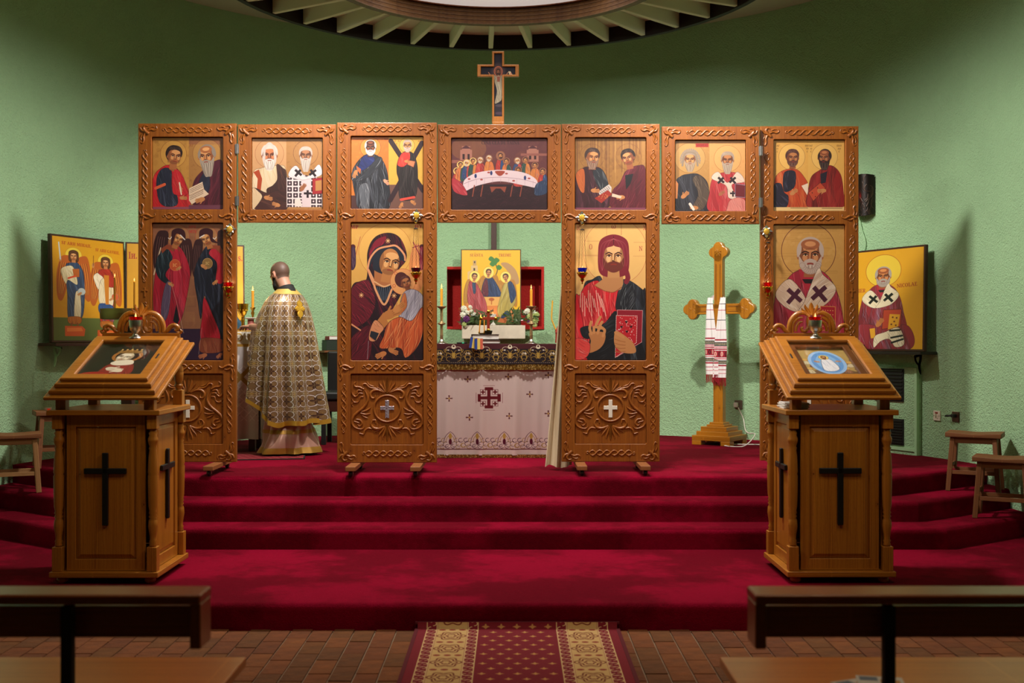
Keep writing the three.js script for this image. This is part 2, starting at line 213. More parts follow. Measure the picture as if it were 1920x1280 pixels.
function hand(c, x, y, s, a = 0, skin = '#c08550') { c.save(); c.translate(x, y); c.rotate(a); ell(c, 0, 0, s, s * 0.62, 0, skin); for (let i = 0; i < 4; i++) line(c, [[s * 0.5, (-0.4 + i * 0.26) * s], [s * (1.5 + (i % 3) * 0.12), (-0.55 + i * 0.32) * s]], skin, s * 0.27); line(c, [[-s * 0.1, -s * 0.4], [s * 0.5, -s * 0.95]], skin, s * 0.28); for (let i = 0; i < 3; i++) line(c, [[s * 0.5, (-0.28 + i * 0.26) * s], [s * 1.4, (-0.4 + i * 0.32) * s]], 'rgba(70,25,10,.45)', s * 0.07); c.restore(); }
function cross(c, x, y, s, a, color, w = 0.28) { c.save(); c.translate(x, y); c.rotate(a); c.fillStyle = color; c.fillRect(-s * w / 2, -s / 2, s * w, s); c.fillRect(-s / 2, -s * w / 2 - s * 0.08, s, s * w); c.restore(); }
function txt(c, s, x, y, size, color, a = 0, font = 'bold serif', sx = 1) { c.save(); c.translate(x, y); c.rotate(a); c.scale(sx, 1); c.font = `${font.split(' ')[0]} ${size}px ${font.split(' ')[1]}`; c.textAlign = 'center'; c.textBaseline = 'middle'; c.fillStyle = color; c.fillText(s, 0, 0); c.restore(); }
function book(c, pts, color, edge, gem) { fill(c, pts, color); path(c, pts, false); c.strokeStyle = edge; c.lineWidth = 4; c.stroke(); if (gem) { const [a, b, , d] = pts; for (let i = 1; i < 6; i++) for (let j = 1; j < 6; j++) { const u = i / 6, v = j / 6; circ(c, a[0] + (b[0] - a[0]) * u + (d[0] - a[0]) * v, a[1] + (b[1] - a[1]) * u + (d[1] - a[1]) * v, 3.4, gem); } } }
function wing(c, x, y, w, h, a, color, light) { c.save(); c.translate(x, y); c.rotate(a); fill(c, [[0, -h * 0.5], [w * 0.55, -h * 0.45], [w * 0.6, 0], [w * 0.25, h * 0.55], [-w * 0.25, h * 0.5], [-w * 0.55, 0], [-w * 0.4, -h * 0.4]], color, true); for (let i = 0; i < 9; i++) { const q = -0.36 + i * 0.09; line(c, [[q * w, -h * 0.32], [q * w * 1.1, 0], [q * w * 0.6, h * 0.42]], i % 2 ? light : 'rgba(20,8,6,.55)', w * 0.03); } c.restore(); }
function quilt(c, pts, n, col) { c.save(); path(c, pts, false); c.clip(); const xs = pts.map((p) => p[0]), ys = pts.map((p) => p[1]), x0 = Math.min(...xs), y0 = Math.min(...ys), w = (Math.max(...xs) - x0) / n; c.fillStyle = '#e8e0e2'; c.fillRect(x0, y0, w * n, 2000); for (let i = 0; i <= n; i++) for (let j = 0; j < 14; j++) { c.fillStyle = col; c.fillRect(x0 + i * w + w * 0.12, y0 + j * w + w * 0.12, w * 0.76, w * 0.76); c.fillStyle = '#d8ccd2'; c.fillRect(x0 + i * w + w * 0.36, y0 + j * w + w * 0.36, w * 0.28, w * 0.28); c.fillRect(x0 + i * w + w * 0.44, y0 + j * w, w * 0.12, w * 0.2); } c.restore(); }
const P = {}; // painters, each returns a canvas
P.twoApostles = () => {
  const c = pic(165, 232, 823, 880, 512); ground(c, '#b98a3e', '#6a4418', 260); ground(c, '#a2753c', '#5a3616', 160, 503, 232, 823, 880); c.fillStyle = 'rgba(90,30,60,.25)'; c.fillRect(503, 232, 320, 60);
  circ(c, 358, 378, 122, 'rgba(215,170,80,.4)', '#7a3a1c', 2.5); circ(c, 672, 378, 134, 'rgba(205,165,85,.35)', '#6a3018', 2.5);
  cloth(c, [[168, 600], [250, 500], [330, 480], [410, 530], [470, 650], [503, 760], [490, 860], [165, 860]], '#c01c26', '#e85a50', '#6a0812', 26, 1.2, 4);
  cloth(c, [[200, 610], [250, 515], [335, 525], [345, 690], [395, 765], [385, 845], [270, 850], [215, 780]], '#23283c', '#7f93ab', '#0c0e18', 20, 1.3, 4); line(c, [[190, 690], [275, 655]], '#d8603a', 26); cloth(c, [[345, 500], [420, 540], [470, 640], [495, 740], [360, 740], [350, 600]], '#c21e2a', '#f07a66', '#720a14', 16, 1.2, 4);
  fill(c, [[320, 470], [385, 470], [360, 540], [320, 520]], '#9a5c34'); head(c, 366, 398, 60, { hair: '#26130f', dx: 0.5, tilt: 0.12 }); hand(c, 440, 778, 26, 0.1); hand(c, 425, 690, 20, 1.4); line(c, [[414, 640], [432, 745]], '#e6d6bc', 13);
  cloth(c, [[545, 640], [640, 520], [740, 445], [823, 470], [823, 840], [545, 840]], '#4c1226', '#8a3a44', '#22060f', 24, 1.9, 4); cloth(c, [[600, 640], [650, 540], [690, 560], [700, 680], [660, 740]], '#1e2238', '#6a7890', '#0a0c14', 10, 1.7, 3);
  head(c, 668, 400, 66, { hair: '#8d8478', beard: '#9c9486', len: 1.3, dx: -0.4, style: 'bald', tilt: -0.1 });
  fill(c, [[505, 690], [630, 630], [645, 700], [690, 742], [530, 835], [503, 800]], '#e2cdb0'); line(c, [[505, 755], [650, 692]], '#8a5a3a', 3); for (let i = 0; i < 7; i++) for (let j = 0; j < 9; j++) { if (i === 3) continue; const u = 515 + j * 14, v = 702 + i * 15 - j * 6.6; line(c, [[u, v], [u + 8, v - 4]], '#3a2018', 4, false); }
  hand(c, 620, 792, 34, 2.9); c.fillStyle = '#6a3a4c'; c.fillRect(503, 842, 320, 38); c.fillStyle = '#8a4a5a'; c.fillRect(165, 858, 338, 22); txt(c, 'ΟΙ', 200, 270, 30, '#8a5a20'); txt(c, 'ΑΓ', 525, 300, 30, '#8a4a20'); return c.cv;
};
P.elderAndBishop = () => {
  const c = pic(1060, 232, 1708, 882, 512); ground(c, '#c49a6a', '#a87a4c', 120); ground(c, '#a87c46', '#6a4620', 200, 1373, 232, 1708, 882);
  circ(c, 1218, 370, 132, 'rgba(190,150,105,.5)', '#8a4a2c', 2.5); circ(c, 1552, 365, 114, 'rgba(170,130,80,.4)', '#5a2c1c', 2.5);
  cloth(c, [[1065, 560], [1150, 500], [1290, 480], [1370, 520], [1373, 882], [1060, 882]], '#dccba6', '#fbf2da', '#a5906a', 22, 1.45, 4); fill(c, [[1070, 540], [1120, 515], [1150, 600], [1135, 730], [1100, 720], [1110, 600]], '#a8421c');
  cloth(c, [[1285, 470], [1340, 500], [1375, 560], [1373, 860], [1260, 860], [1190, 710], [1250, 660], [1290, 600]], '#3a1c18', '#7c4a36', '#150806', 16, 1.3, 4); cloth(c, [[1070, 690], [1200, 730], [1360, 700], [1370, 882], [1090, 882]], '#42201c', '#7c5040', '#180a08', 14, 0.4, 4); cloth(c, [[1060, 690], [1120, 720], [1150, 770], [1090, 860], [1060, 870]], '#d8c49c', '#f6ead0', '#9a8058', 8, 1.2, 4);
  head(c, 1218, 385, 62, { hair: '#cfc9c2', beard: '#d8d3cc', len: 0.75, lit: '#d88a5a', skin: '#8a4a2c' }); line(c, [[1170, 440], [1175, 330], [1218, 275], [1262, 330], [1270, 440]], '#c9c3bb', 20); hand(c, 1195, 775, 30, 0.3); hand(c, 1290, 840, 28, 3.5);
  quilt(c, [[1376, 590], [1520, 560], [1706, 600], [1706, 860], [1376, 860]], 6, '#2a1420'); fill(c, [[1510, 600], [1600, 600], [1595, 860], [1520, 860]], '#d6ccd2'); cloth(c, [[1392, 570], [1460, 480], [1560, 580], [1670, 470], [1700, 560], [1590, 600], [1500, 610]], '#e2dade', '#ffffff', '#9a8a94', 12, 0.6, 3); cross(c, 1480, 548, 78, 0.7, '#1c0e14'); cross(c, 1620, 548, 78, -0.65, '#1c0e14'); cross(c, 1570, 740, 70, 0, '#241019');
  head(c, 1552, 385, 50, { hair: '#b8b0a8', beard: '#c2bcb4', len: 1.5, skin: '#7a4a30', lit: '#b88460' }); book(c, [[1615, 600], [1706, 590], [1706, 735], [1615, 742]], '#a02028', '#701018'); fill(c, [[1642, 620], [1700, 612], [1700, 705], [1642, 712]], '#b8864a'); hand(c, 1520, 690, 30, -0.9, '#9a6240'); fill(c, [[1450, 790], [1500, 780], [1520, 855], [1450, 855]], '#e4dcd6'); return c.cv;
};
P.standingApostles = () => {
  const c = pic(165, 200, 765, 800, 512); ground(c, '#c9742c', '#e0a03c', 300, 165, 200, 477, 800); ground(c, '#d9ac44', '#b07c28', 160, 477, 200, 765, 800); fill(c, [[165, 690], [477, 690], [477, 800], [165, 800]], '#4a2c2c'); fill(c, [[477, 600], [765, 600], [765, 800], [477, 800]], '#6a4a40');
  circ(c, 325, 290, 86, 'rgba(225,165,70,.5)', '#6a2c14', 2.5); cloth(c, [[170, 520], [200, 430], [280, 350], [370, 350], [440, 420], [475, 560], [475, 800], [240, 800], [200, 700]], '#20242e', '#9aa6b2', '#0a0c12', 34, 1.5, 5); cloth(c, [[260, 370], [330, 350], [360, 400], [280, 470], [220, 480]], '#1c2a6a', '#5a6ab0', '#0a1030', 8, 0.8, 4); cloth(c, [[170, 500], [250, 520], [390, 370], [420, 420], [300, 540], [180, 570]], '#2c323c', '#a8b2bc', '#10141a', 14, 2.4, 5); cloth(c, [[230, 620], [310, 600], [310, 800], [250, 800]], '#5a626c', '#c0c8d0', '#2a3038', 10, 1.5, 4);
  fill(c, [[205, 440], [245, 470], [240, 510], [215, 480]], '#c8683a'); hand(c, 200, 500, 26, 2); hand(c, 450, 572, 22, 0.8, '#dca080'); head(c, 325, 288, 40, { hair: '#d0ccc8', beard: '#e0dcd8', len: 0.25, skin: '#4a2418', lit: '#8a4c30', style: 'bald' });
  for (const [a, b] of [[[495, 235], [765, 650]], [[755, 250], [490, 730]]]) line(c, [a, b], '#2c1620', 40, false);
  circ(c, 630, 270, 62, '#e2bc5c', '#7a4a1c', 2.5); cloth(c, [[548, 420], [580, 345], [630, 320], [690, 350], [720, 480], [700, 700], [575, 720], [560, 560], [545, 500]], '#20181c', '#6a6460', '#0a0608', 22, 1.5, 4); cloth(c, [[550, 430], [585, 340], [650, 330], [650, 400], [600, 450]], '#d03830', '#f08a70', '#8a1418', 12, 1.3, 4); book(c, [[645, 395], [700, 405], [685, 455], [632, 430]], '#c8825a', '#6a2c1c'); hand(c, 625, 405, 18, 0.2); line(c, [[580, 725], [690, 705]], '#d84a3c', 20); hand(c, 585, 765, 20, 2.1); hand(c, 675, 745, 20, 0.7); head(c, 634, 272, 30, { hair: '#b8aa9c', beard: '#cabdb0', len: 0.4, skin: '#9a6a44' }); for (const [s, x, y] of [['Ο', 530, 235], ['Α', 560, 235], ['Γ', 545, 258], ['ΑΝ', 735, 235], ['ΜΗ', 455, 218]]) txt(c, s, x, y, 20, '#7a3a18'); return c.cv;
};
P.supper = () => {
  const c = pic(978, 206, 1782, 802, 640); ground(c, '#5a2c30', '#7a4a34', 260); c.globalAlpha = 0.5; ell(c, 1120, 290, 150, 100, 0, '#8a5a34'); c.globalAlpha = 1;
  fill(c, [[978, 590], [1782, 590], [1782, 802], [978, 802]], '#2a141c'); for (let i = 0; i < 220; i++) { c.strokeStyle = 'rgba(90,50,60,.35)'; c.lineWidth = 3; c.beginPath(); c.arc(rr(980, 1780), rr(620, 800), rr(10, 24), 3.4, 5.8); c.stroke(); }
  for (const [x, s] of [[1100, 1], [1660, 1]]) { c.fillStyle = '#a06a5c'; c.fillRect(x - 50, 300, 100, 100); c.fillRect(x - 35, 270, 70, 40); fill(c, [[x - 45, 290], [x, 262], [x + 45, 290]], '#4a2028'); c.fillStyle = '#2c1218'; c.fillRect(x - 30, 335, 18, 45); c.fillRect(x + 12, 335, 18, 45); } c.fillStyle = '#8a5248'; c.fillRect(978, 385, 180, 26); c.fillRect(1560, 330, 222, 20);
  txt(c, 'CINA CEA DE TAINĂ', 1388, 240, 40, '#2a1018', 0, 'bold serif', 0.78);
  const men = [[1022, 478, 0], [1052, 425, 0], [1105, 410, 1], [1158, 395, 0], [1220, 385, 1], [1293, 370, 1], [1390, 350, 2], [1440, 395, 0], [1532, 390, 1], [1600, 385, 0], [1540, 470, 3], [1680, 430, 0], [1745, 480, 0]], cols = ['#a8302c', '#c8703c', '#2c4470', '#2c4a44', '#b8403c', '#c87a3c'];
  men.forEach(([x, y, k], i) => { cloth(c, [[x - 38, y + 130], [x - 30, y + 40], [x, y + 24], [x + 34, y + 44], [x + 42, y + 130]], cols[i % 6], '#e8a884', '#2a0c14', 8, 1.4, 2.5); cloth(c, [[x, y + 130], [x + 6, y + 34], [x + 34, y + 46], [x + 40, y + 130]], cols[(i + 2) % 6], '#a8b0c0', '#1a0c14', 4, 1.4, 2.5); circ(c, x, y, k === 2 ? 40 : 31, i < 4 ? '#e4bc70' : '#8a5a44', '#5a2c20', 2); head(c, x, y + 2, 15, { hair: k === 1 ? '#c8b8a4' : '#34181a', beard: k ? (k === 1 ? '#c8b8a4' : '#34181a') : null, len: 0.3, dx: x < 1390 ? 0.5 : -0.5, tilt: x < 1390 ? 0.2 : -0.2 }); });
  fill(c, [[1075, 590], [1100, 540], [1200, 490], [1388, 468], [1580, 490], [1690, 550], [1690, 615], [1590, 600], [1388, 565], [1200, 600], [1090, 645]], '#d8c4cc', true); line(c, [[1080, 585], [1200, 545], [1388, 530], [1580, 550], [1690, 580]], '#8a6a78', 3); for (let i = 0; i < 9; i++) line(c, [[1120 + i * 68, 560 - Math.sin(i / 8 * 3.1) * 22], [1118 + i * 68, 615 - Math.sin(i / 8 * 3.1) * 40]], '#a88c98', 2);
  fill(c, [[1345, 480], [1425, 480], [1400, 515], [1370, 515]], '#9a4030', true); for (const [x, y] of [[1180, 520], [1312, 495], [1596, 535]]) { ell(c, x, y, 10, 18, 0, '#24346a'); } for (const [x, y] of [[1125, 545], [1230, 550], [1290, 490], [1440, 500], [1630, 540], [1500, 560]]) ell(c, x, y, 12, 7, 0, '#a04440');
  for (const x of [1170, 1240, 1490, 1570]) line(c, [[x, 600], [x - 16, 690]], '#8a4434', 9, false); fill(c, [[1300, 610], [1440, 610], [1425, 660], [1390, 625], [1350, 625], [1315, 660]], '#8a4434'); cloth(c, [[980, 540], [1060, 580], [1110, 680], [1000, 650]], '#a8303c', '#e08080', '#5a1018', 8, 0.8, 3); cloth(c, [[1690, 590], [1770, 560], [1780, 660], [1680, 680]], '#2a3a58', '#8a9ab0', '#101828', 8, 1.8, 3); return c.cv;
};
P.evangelists = () => {
  const c = pic(175, 232, 832, 882, 512); ground(c, '#9c7238', '#5e3c20', 320); c.globalAlpha = 0.35; for (let i = 0; i < 40; i++) { c.fillStyle = rnd() < 0.5 ? '#5a3018' : '#d0a860'; c.fillRect(rr(180, 830), 232, rr(3, 16), rr(100, 500)); } c.globalAlpha = 1;
  circ(c, 330, 400, 115, null, '#6a3a1c', 2); circ(c, 672, 400, 118, null, '#6a3a1c', 2);
  cloth(c, [[175, 600], [240, 510], [300, 490], [400, 500], [460, 570], [490, 700], [480, 865], [175, 865]], '#38141e', '#84546a', '#16060c', 26, 1.4, 4); cloth(c, [[180, 570], [230, 510], [262, 540], [260, 720], [215, 700]], '#b8602c', '#e0965a', '#6a2c12', 8, 1.4, 4); cloth(c, [[340, 540], [410, 510], [470, 600], [480, 690], [400, 690]], '#222832', '#a8b4b4', '#0c1016', 12, 1.2, 4);
  head(c, 338, 408, 55, { hair: '#3c2824', beard: '#8a6c58', len: 0.5, dx: 0.5, tilt: 0.05 }); cloth(c, [[520, 720], [590, 640], [650, 530], [760, 480], [832, 520], [832, 868], [520, 868]], '#5a1424', '#a04a58', '#2a060e', 26, 2.0, 4); fill(c, [[640, 570], [720, 555], [690, 650], [650, 700]], '#121018'); head(c, 668, 412, 52, { hair: '#22110f', dx: -0.45, tilt: -0.22, skin: '#9a5a38' });
  fill(c, [[390, 720], [490, 652], [515, 680], [510, 730], [420, 790]], '#c8c4bc'); for (let i = 0; i < 6; i++) line(c, [[400 + i * 16, 722 - i * 10], [440 + i * 12, 745 - i * 10]], '#48485a', 4, false); fill(c, [[355, 780], [480, 705], [518, 740], [420, 825]], '#9a2c20'); for (let i = 0; i < 14; i++) circ(c, 390 + rr(0, 100), 745 + rr(0, 40), 3, '#e0b45c'); hand(c, 350, 710, 30, 0.1); hand(c, 610, 770, 30, 3.2); fill(c, [[520, 735], [610, 760], [600, 782], [515, 765]], '#d8c8b0'); c.fillStyle = '#7a4054'; c.fillRect(175, 866, 657, 16); return c.cv;
};
P.wildHairAndBishop = () => {
  const c = pic(1080, 238, 1722, 896, 512); ground(c, '#b48a4c', '#d8b878', 200, 1080, 238, 1395, 896); ground(c, '#d2a060', '#b47c40', 160, 1395, 238, 1722, 896); c.fillStyle = 'rgba(90,60,30,.35)'; c.fillRect(1080, 238, 36, 660);
  circ(c, 1215, 400, 140, 'rgba(210,180,115,.35)', '#6a4020', 2); circ(c, 1560, 405, 124, 'rgba(225,180,110,.4)', '#7a4820', 2); c.fillStyle = '#a83028'; c.fillRect(1268, 262, 118, 36); txt(c, 'ΑΝΔΡΕΑΣ', 1327, 281, 24, '#6a1410', 0, 'bold serif', 0.9);
  cloth(c, [[1080, 640], [1130, 570], [1200, 550], [1290, 550], [1370, 620], [1392, 740], [1390, 896], [1080, 896]], '#282a34', '#7c8490', '#0e1016', 26, 1.3, 4); cloth(c, [[1240, 600], [1300, 560], [1370, 640], [1390, 760], [1330, 880], [1230, 880], [1290, 740]], '#54483e', '#a8987c', '#221a16', 16, 1.2, 4); fill(c, [[1080, 600], [1108, 640], [1100, 780], [1080, 780]], '#c8824c');
  for (let i = 0; i < 16; i++) { const a = Math.PI * (0.9 + i / 15 * 1.2); line(c, [[1218 + Math.cos(a) * 50, 390 + Math.sin(a) * 40], [1218 + Math.cos(a) * 78, 400 + Math.sin(a) * 85], [1218 + Math.cos(a) * 92, 420 + Math.sin(a) * 88]], '#948878', 13); } head(c, 1216, 415, 50, { hair: '#9c9080', beard: '#a89880', len: 0.8, skin: '#a06c44' }); for (const s of [-1, 1]) line(c, [[1216, 345], [1216 + s * 50, 365], [1216 + s * 70, 470]], '#8c8070', 18); hand(c, 1160, 755, 32, -0.7); hand(c, 1265, 865, 28, 3.3); line(c, [[1215, 830], [1248, 880]], '#ece4d8', 24);
  cloth(c, [[1395, 720], [1420, 600], [1500, 540], [1640, 540], [1720, 640], [1722, 896], [1395, 896]], '#b8343c', '#ecb0a4', '#6a1018', 26, 1.4, 4); cloth(c, [[1415, 590], [1475, 530], [1560, 630], [1650, 530], [1715, 620], [1600, 650], [1640, 770], [1570, 770], [1545, 660]], '#e2d0c0', '#fff6ea', '#a08878', 14, 0.7, 3); cross(c, 1497, 610, 74, 0.75, '#2a1c24'); cross(c, 1610, 610, 74, -0.7, '#2a1c24'); cross(c, 1610, 735, 54, 0, '#2a1c24');
  head(c, 1560, 420, 50, { hair: '#a09484', beard: '#aca08e', len: 1.1, skin: '#8a5230', lit: '#c88a58' }); book(c, [[1630, 640], [1722, 655], [1722, 770], [1630, 762]], '#6a1c28', '#8a94b0'); hand(c, 1500, 735, 24, -0.6, '#a86848'); cloth(c, [[1555, 880], [1580, 800], [1660, 770], [1722, 800], [1722, 896], [1555, 896]], '#d88a80', '#f4d0c0', '#8a3038', 10, 1.2, 3); return c.cv;
};
P.redRobedPair = () => {
  const c = pic(232, 258, 886, 912, 512); ground(c, '#d8a850', '#e8c070', 140); ground(c, '#dcb058', '#c89840', 90, 552, 258, 886, 912); circ(c, 402, 412, 121, 'rgba(240,205,120,.4)', '#5a4030', 2); circ(c, 704, 412, 120, 'rgba(240,205,120,.4)', '#5a4030', 2);
  cloth(c, [[234, 700], [255, 590], [340, 530], [450, 530], [530, 620], [552, 690], [550, 876], [234, 876]], '#b8441e', '#eea060', '#5a180c', 26, 1.3, 4); cloth(c, [[330, 560], [430, 550], [425, 690], [330, 730]], '#1c1a2c', '#7a7c98', '#0a0812', 10, 1.5, 3); cloth(c, [[234, 680], [300, 660], [330, 740], [370, 780], [350, 876], [234, 876]], '#201c30', '#8a90b0', '#0a0814', 14, 0.9, 3);
  head(c, 408, 420, 50, { hair: '#4c2a26', beard: '#5c362c', len: 0.2, dx: 0.3, skin: '#8e5230', lit: '#c08450' }); hand(c, 410, 745, 30, -0.6); fill(c, [[490, 680], [552, 655], [552, 780]], '#e4d4be');
  cloth(c, [[555, 720], [580, 600], [650, 540], [760, 490], [850, 570], [880, 740], [872, 876], [555, 876]], '#8a1c1c', '#c85a48', '#3a0a0c', 28, 1.6, 4); fill(c, [[665, 570], [730, 545], [715, 650], [672, 660]], '#221a2a'); head(c, 702, 420, 50, { hair: '#30201c', beard: '#2c1a18', len: 0.8, dx: -0.35, style: 'bald', skin: '#8a4e30', lit: '#b8784c' }); book(c, [[552, 745], [665, 650], [712, 700], [600, 822]], '#b8482c', '#5a1a12'); for (const [x, y] of [[590, 745], [640, 700], [620, 780], [670, 730]]) circ(c, x, y, 5, '#3a1410'); hand(c, 690, 725, 30, 3.1);
  c.fillStyle = '#e4c888'; c.fillRect(232, 878, 654, 34); line(c, [[390, 886], [548, 886]], '#6a4a28', 5, false); line(c, [[680, 888], [868, 888]], '#6a4a28', 5, false); ['ὉΑΓ|Ο|C', 'ΠΕΤ|ΤΡ|C', 'ΑΓ|Ο|C', 'ΠΑΥ|ΛΟ|C'].forEach((s, i) => s.split('|').forEach((q, j) => txt(c, q, [268, 545, 580, 840][i], 308 + j * 27, 21, '#4a3018'))); return c.cv;
};
P.twoAngels = () => {
  const c = pic(212, 100, 868, 1330, 512); ground(c, '#8a5a40', '#a8764c', 300); for (let i = 0; i < 40; i++) { c.globalAlpha = 0.12; c.fillStyle = rnd() < 0.5 ? '#c49458' : '#4a2a24'; c.fillRect(212 + rr(0, 600), 100 + rr(0, 900), 90, 90); } c.globalAlpha = 1; fill(c, [[212, 1050], [868, 1050], [868, 1330], [212, 1330]], '#301c36');
  txt(c, 'ΑΡΧ', 580, 130, 34, '#b02424'); txt(c, 'ΜΙΧ', 584, 172, 34, '#b02424'); circ(c, 450, 222, 104, 'rgba(190,140,80,.35)', '#a03424', 3); circ(c, 712, 222, 104, 'rgba(190,140,80,.35)', '#a03424', 3);
  wing(c, 275, 330, 110, 340, 0.15, '#34181c', '#7a5450'); wing(c, 520, 400, 110, 320, -0.1, '#3a1c1e', '#8a6058'); wing(c, 620, 400, 80, 320, 0.1, '#34181c', '#7a5450'); wing(c, 852, 330, 60, 340, -0.1, '#34181c', '#7a5450');
  line(c, [[285, 320], [222, 560]], '#d8c4a4', 10, false);
  cloth(c, [[300, 340], [400, 300], [480, 330], [550, 480], [555, 620], [480, 960], [380, 1040], [250, 1000], [215, 800], [235, 560]], '#a81830', '#e0586a', '#50081a', 30, 1.45, 4); cloth(c, [[270, 380], [350, 330], [400, 440], [330, 560], [385, 640], [330, 640], [260, 580], [235, 480]], '#16222c', '#80a0ac', '#081014', 18, 1.5, 3); fill(c, [[285, 330], [345, 290], [440, 300], [470, 350], [400, 350], [340, 330], [300, 370]], '#8a4028'); cloth(c, [[390, 450], [430, 300], [470, 440], [420, 480]], '#b41c34', '#e86070', '#600a1c', 8, 1.5, 3); cloth(c, [[330, 650], [380, 640], [360, 900], [300, 1000], [290, 850]], '#5a4a64', '#a89cb4', '#2c2034', 10, 1.6, 3); fill(c, [[400, 980], [430, 830], [460, 970], [440, 1010]], '#14141e');
  cloth(c, [[620, 460], [720, 300], [800, 340], [868, 380], [868, 1200], [780, 1020], [720, 820], [690, 760], [660, 960], [630, 800], [598, 600]], '#161a2a', '#6a7894', '#080a14', 30, 1.4, 4); cloth(c, [[735, 370], [800, 310], [868, 380], [868, 620], [800, 620], [810, 460]], '#b01c30', '#e86a74', '#600c1c', 14, 1.5, 3); fill(c, [[740, 330], [760, 295], [840, 300], [868, 350], [850, 380], [800, 330]], '#8a4028'); cloth(c, [[690, 770], [760, 900], [840, 1140], [664, 1140], [672, 940]], '#a81428', '#e04a58', '#500614', 16, 1.4, 4); cloth(c, [[664, 1140], [840, 1140], [862, 1170], [855, 1255], [662, 1260]], '#84402c', '#c08458', '#40180e', 12, 1.5, 3);
  head(c, 446, 240, 46, { hair: '#3a1418', dx: 0.5, tilt: 0.38, style: 'veil' }); fill(c, [[385, 230], [392, 165], [450, 142], [505, 165], [518, 230], [500, 268], [480, 215], [430, 195], [400, 280], [380, 290]], '#38121a', true); line(c, [[470, 205], [510, 245]], '#e0d8d0', 10); head(c, 715, 240, 46, { hair: '#3a1418', dx: -0.5, tilt: -0.38, style: 'veil' }); fill(c, [[645, 230], [650, 165], [710, 142], [770, 165], [775, 235], [820, 275], [760, 265], [735, 205], [690, 200], [655, 235]], '#38121a', true); line(c, [[650, 228], [690, 205]], '#e0d8d0', 10); for (const x of [372, 790]) line(c, [[x - 16, 230], [x, 240], [x + 14, 222]], '#e8e0d8', 6);
  circ(c, 418, 475, 50, '#c0502e', '#e08a50', 3); txt(c, 'ΙC', 418, 476, 40, '#e8a868'); circ(c, 722, 460, 47, '#8a6a3c', '#c49a5c', 3); txt(c, 'ΙC', 722, 460, 34, '#c8a868'); hand(c, 460, 500, 20, 2.6); hand(c, 680, 485, 24, 0.6); hand(c, 372, 645, 22, 0.5); hand(c, 800, 625, 22, 2.5); line(c, [[385, 650], [440, 840], [500, 1090]], '#d8b8a8', 2); hand(c, 690, 1290, 30, 2.9, '#b06a48'); hand(c, 840, 1285, 24, 2.5, '#b06a48'); line(c, [[640, 1280], [668, 1040]], '#c8b0a8', 2, false); return c.cv;
};
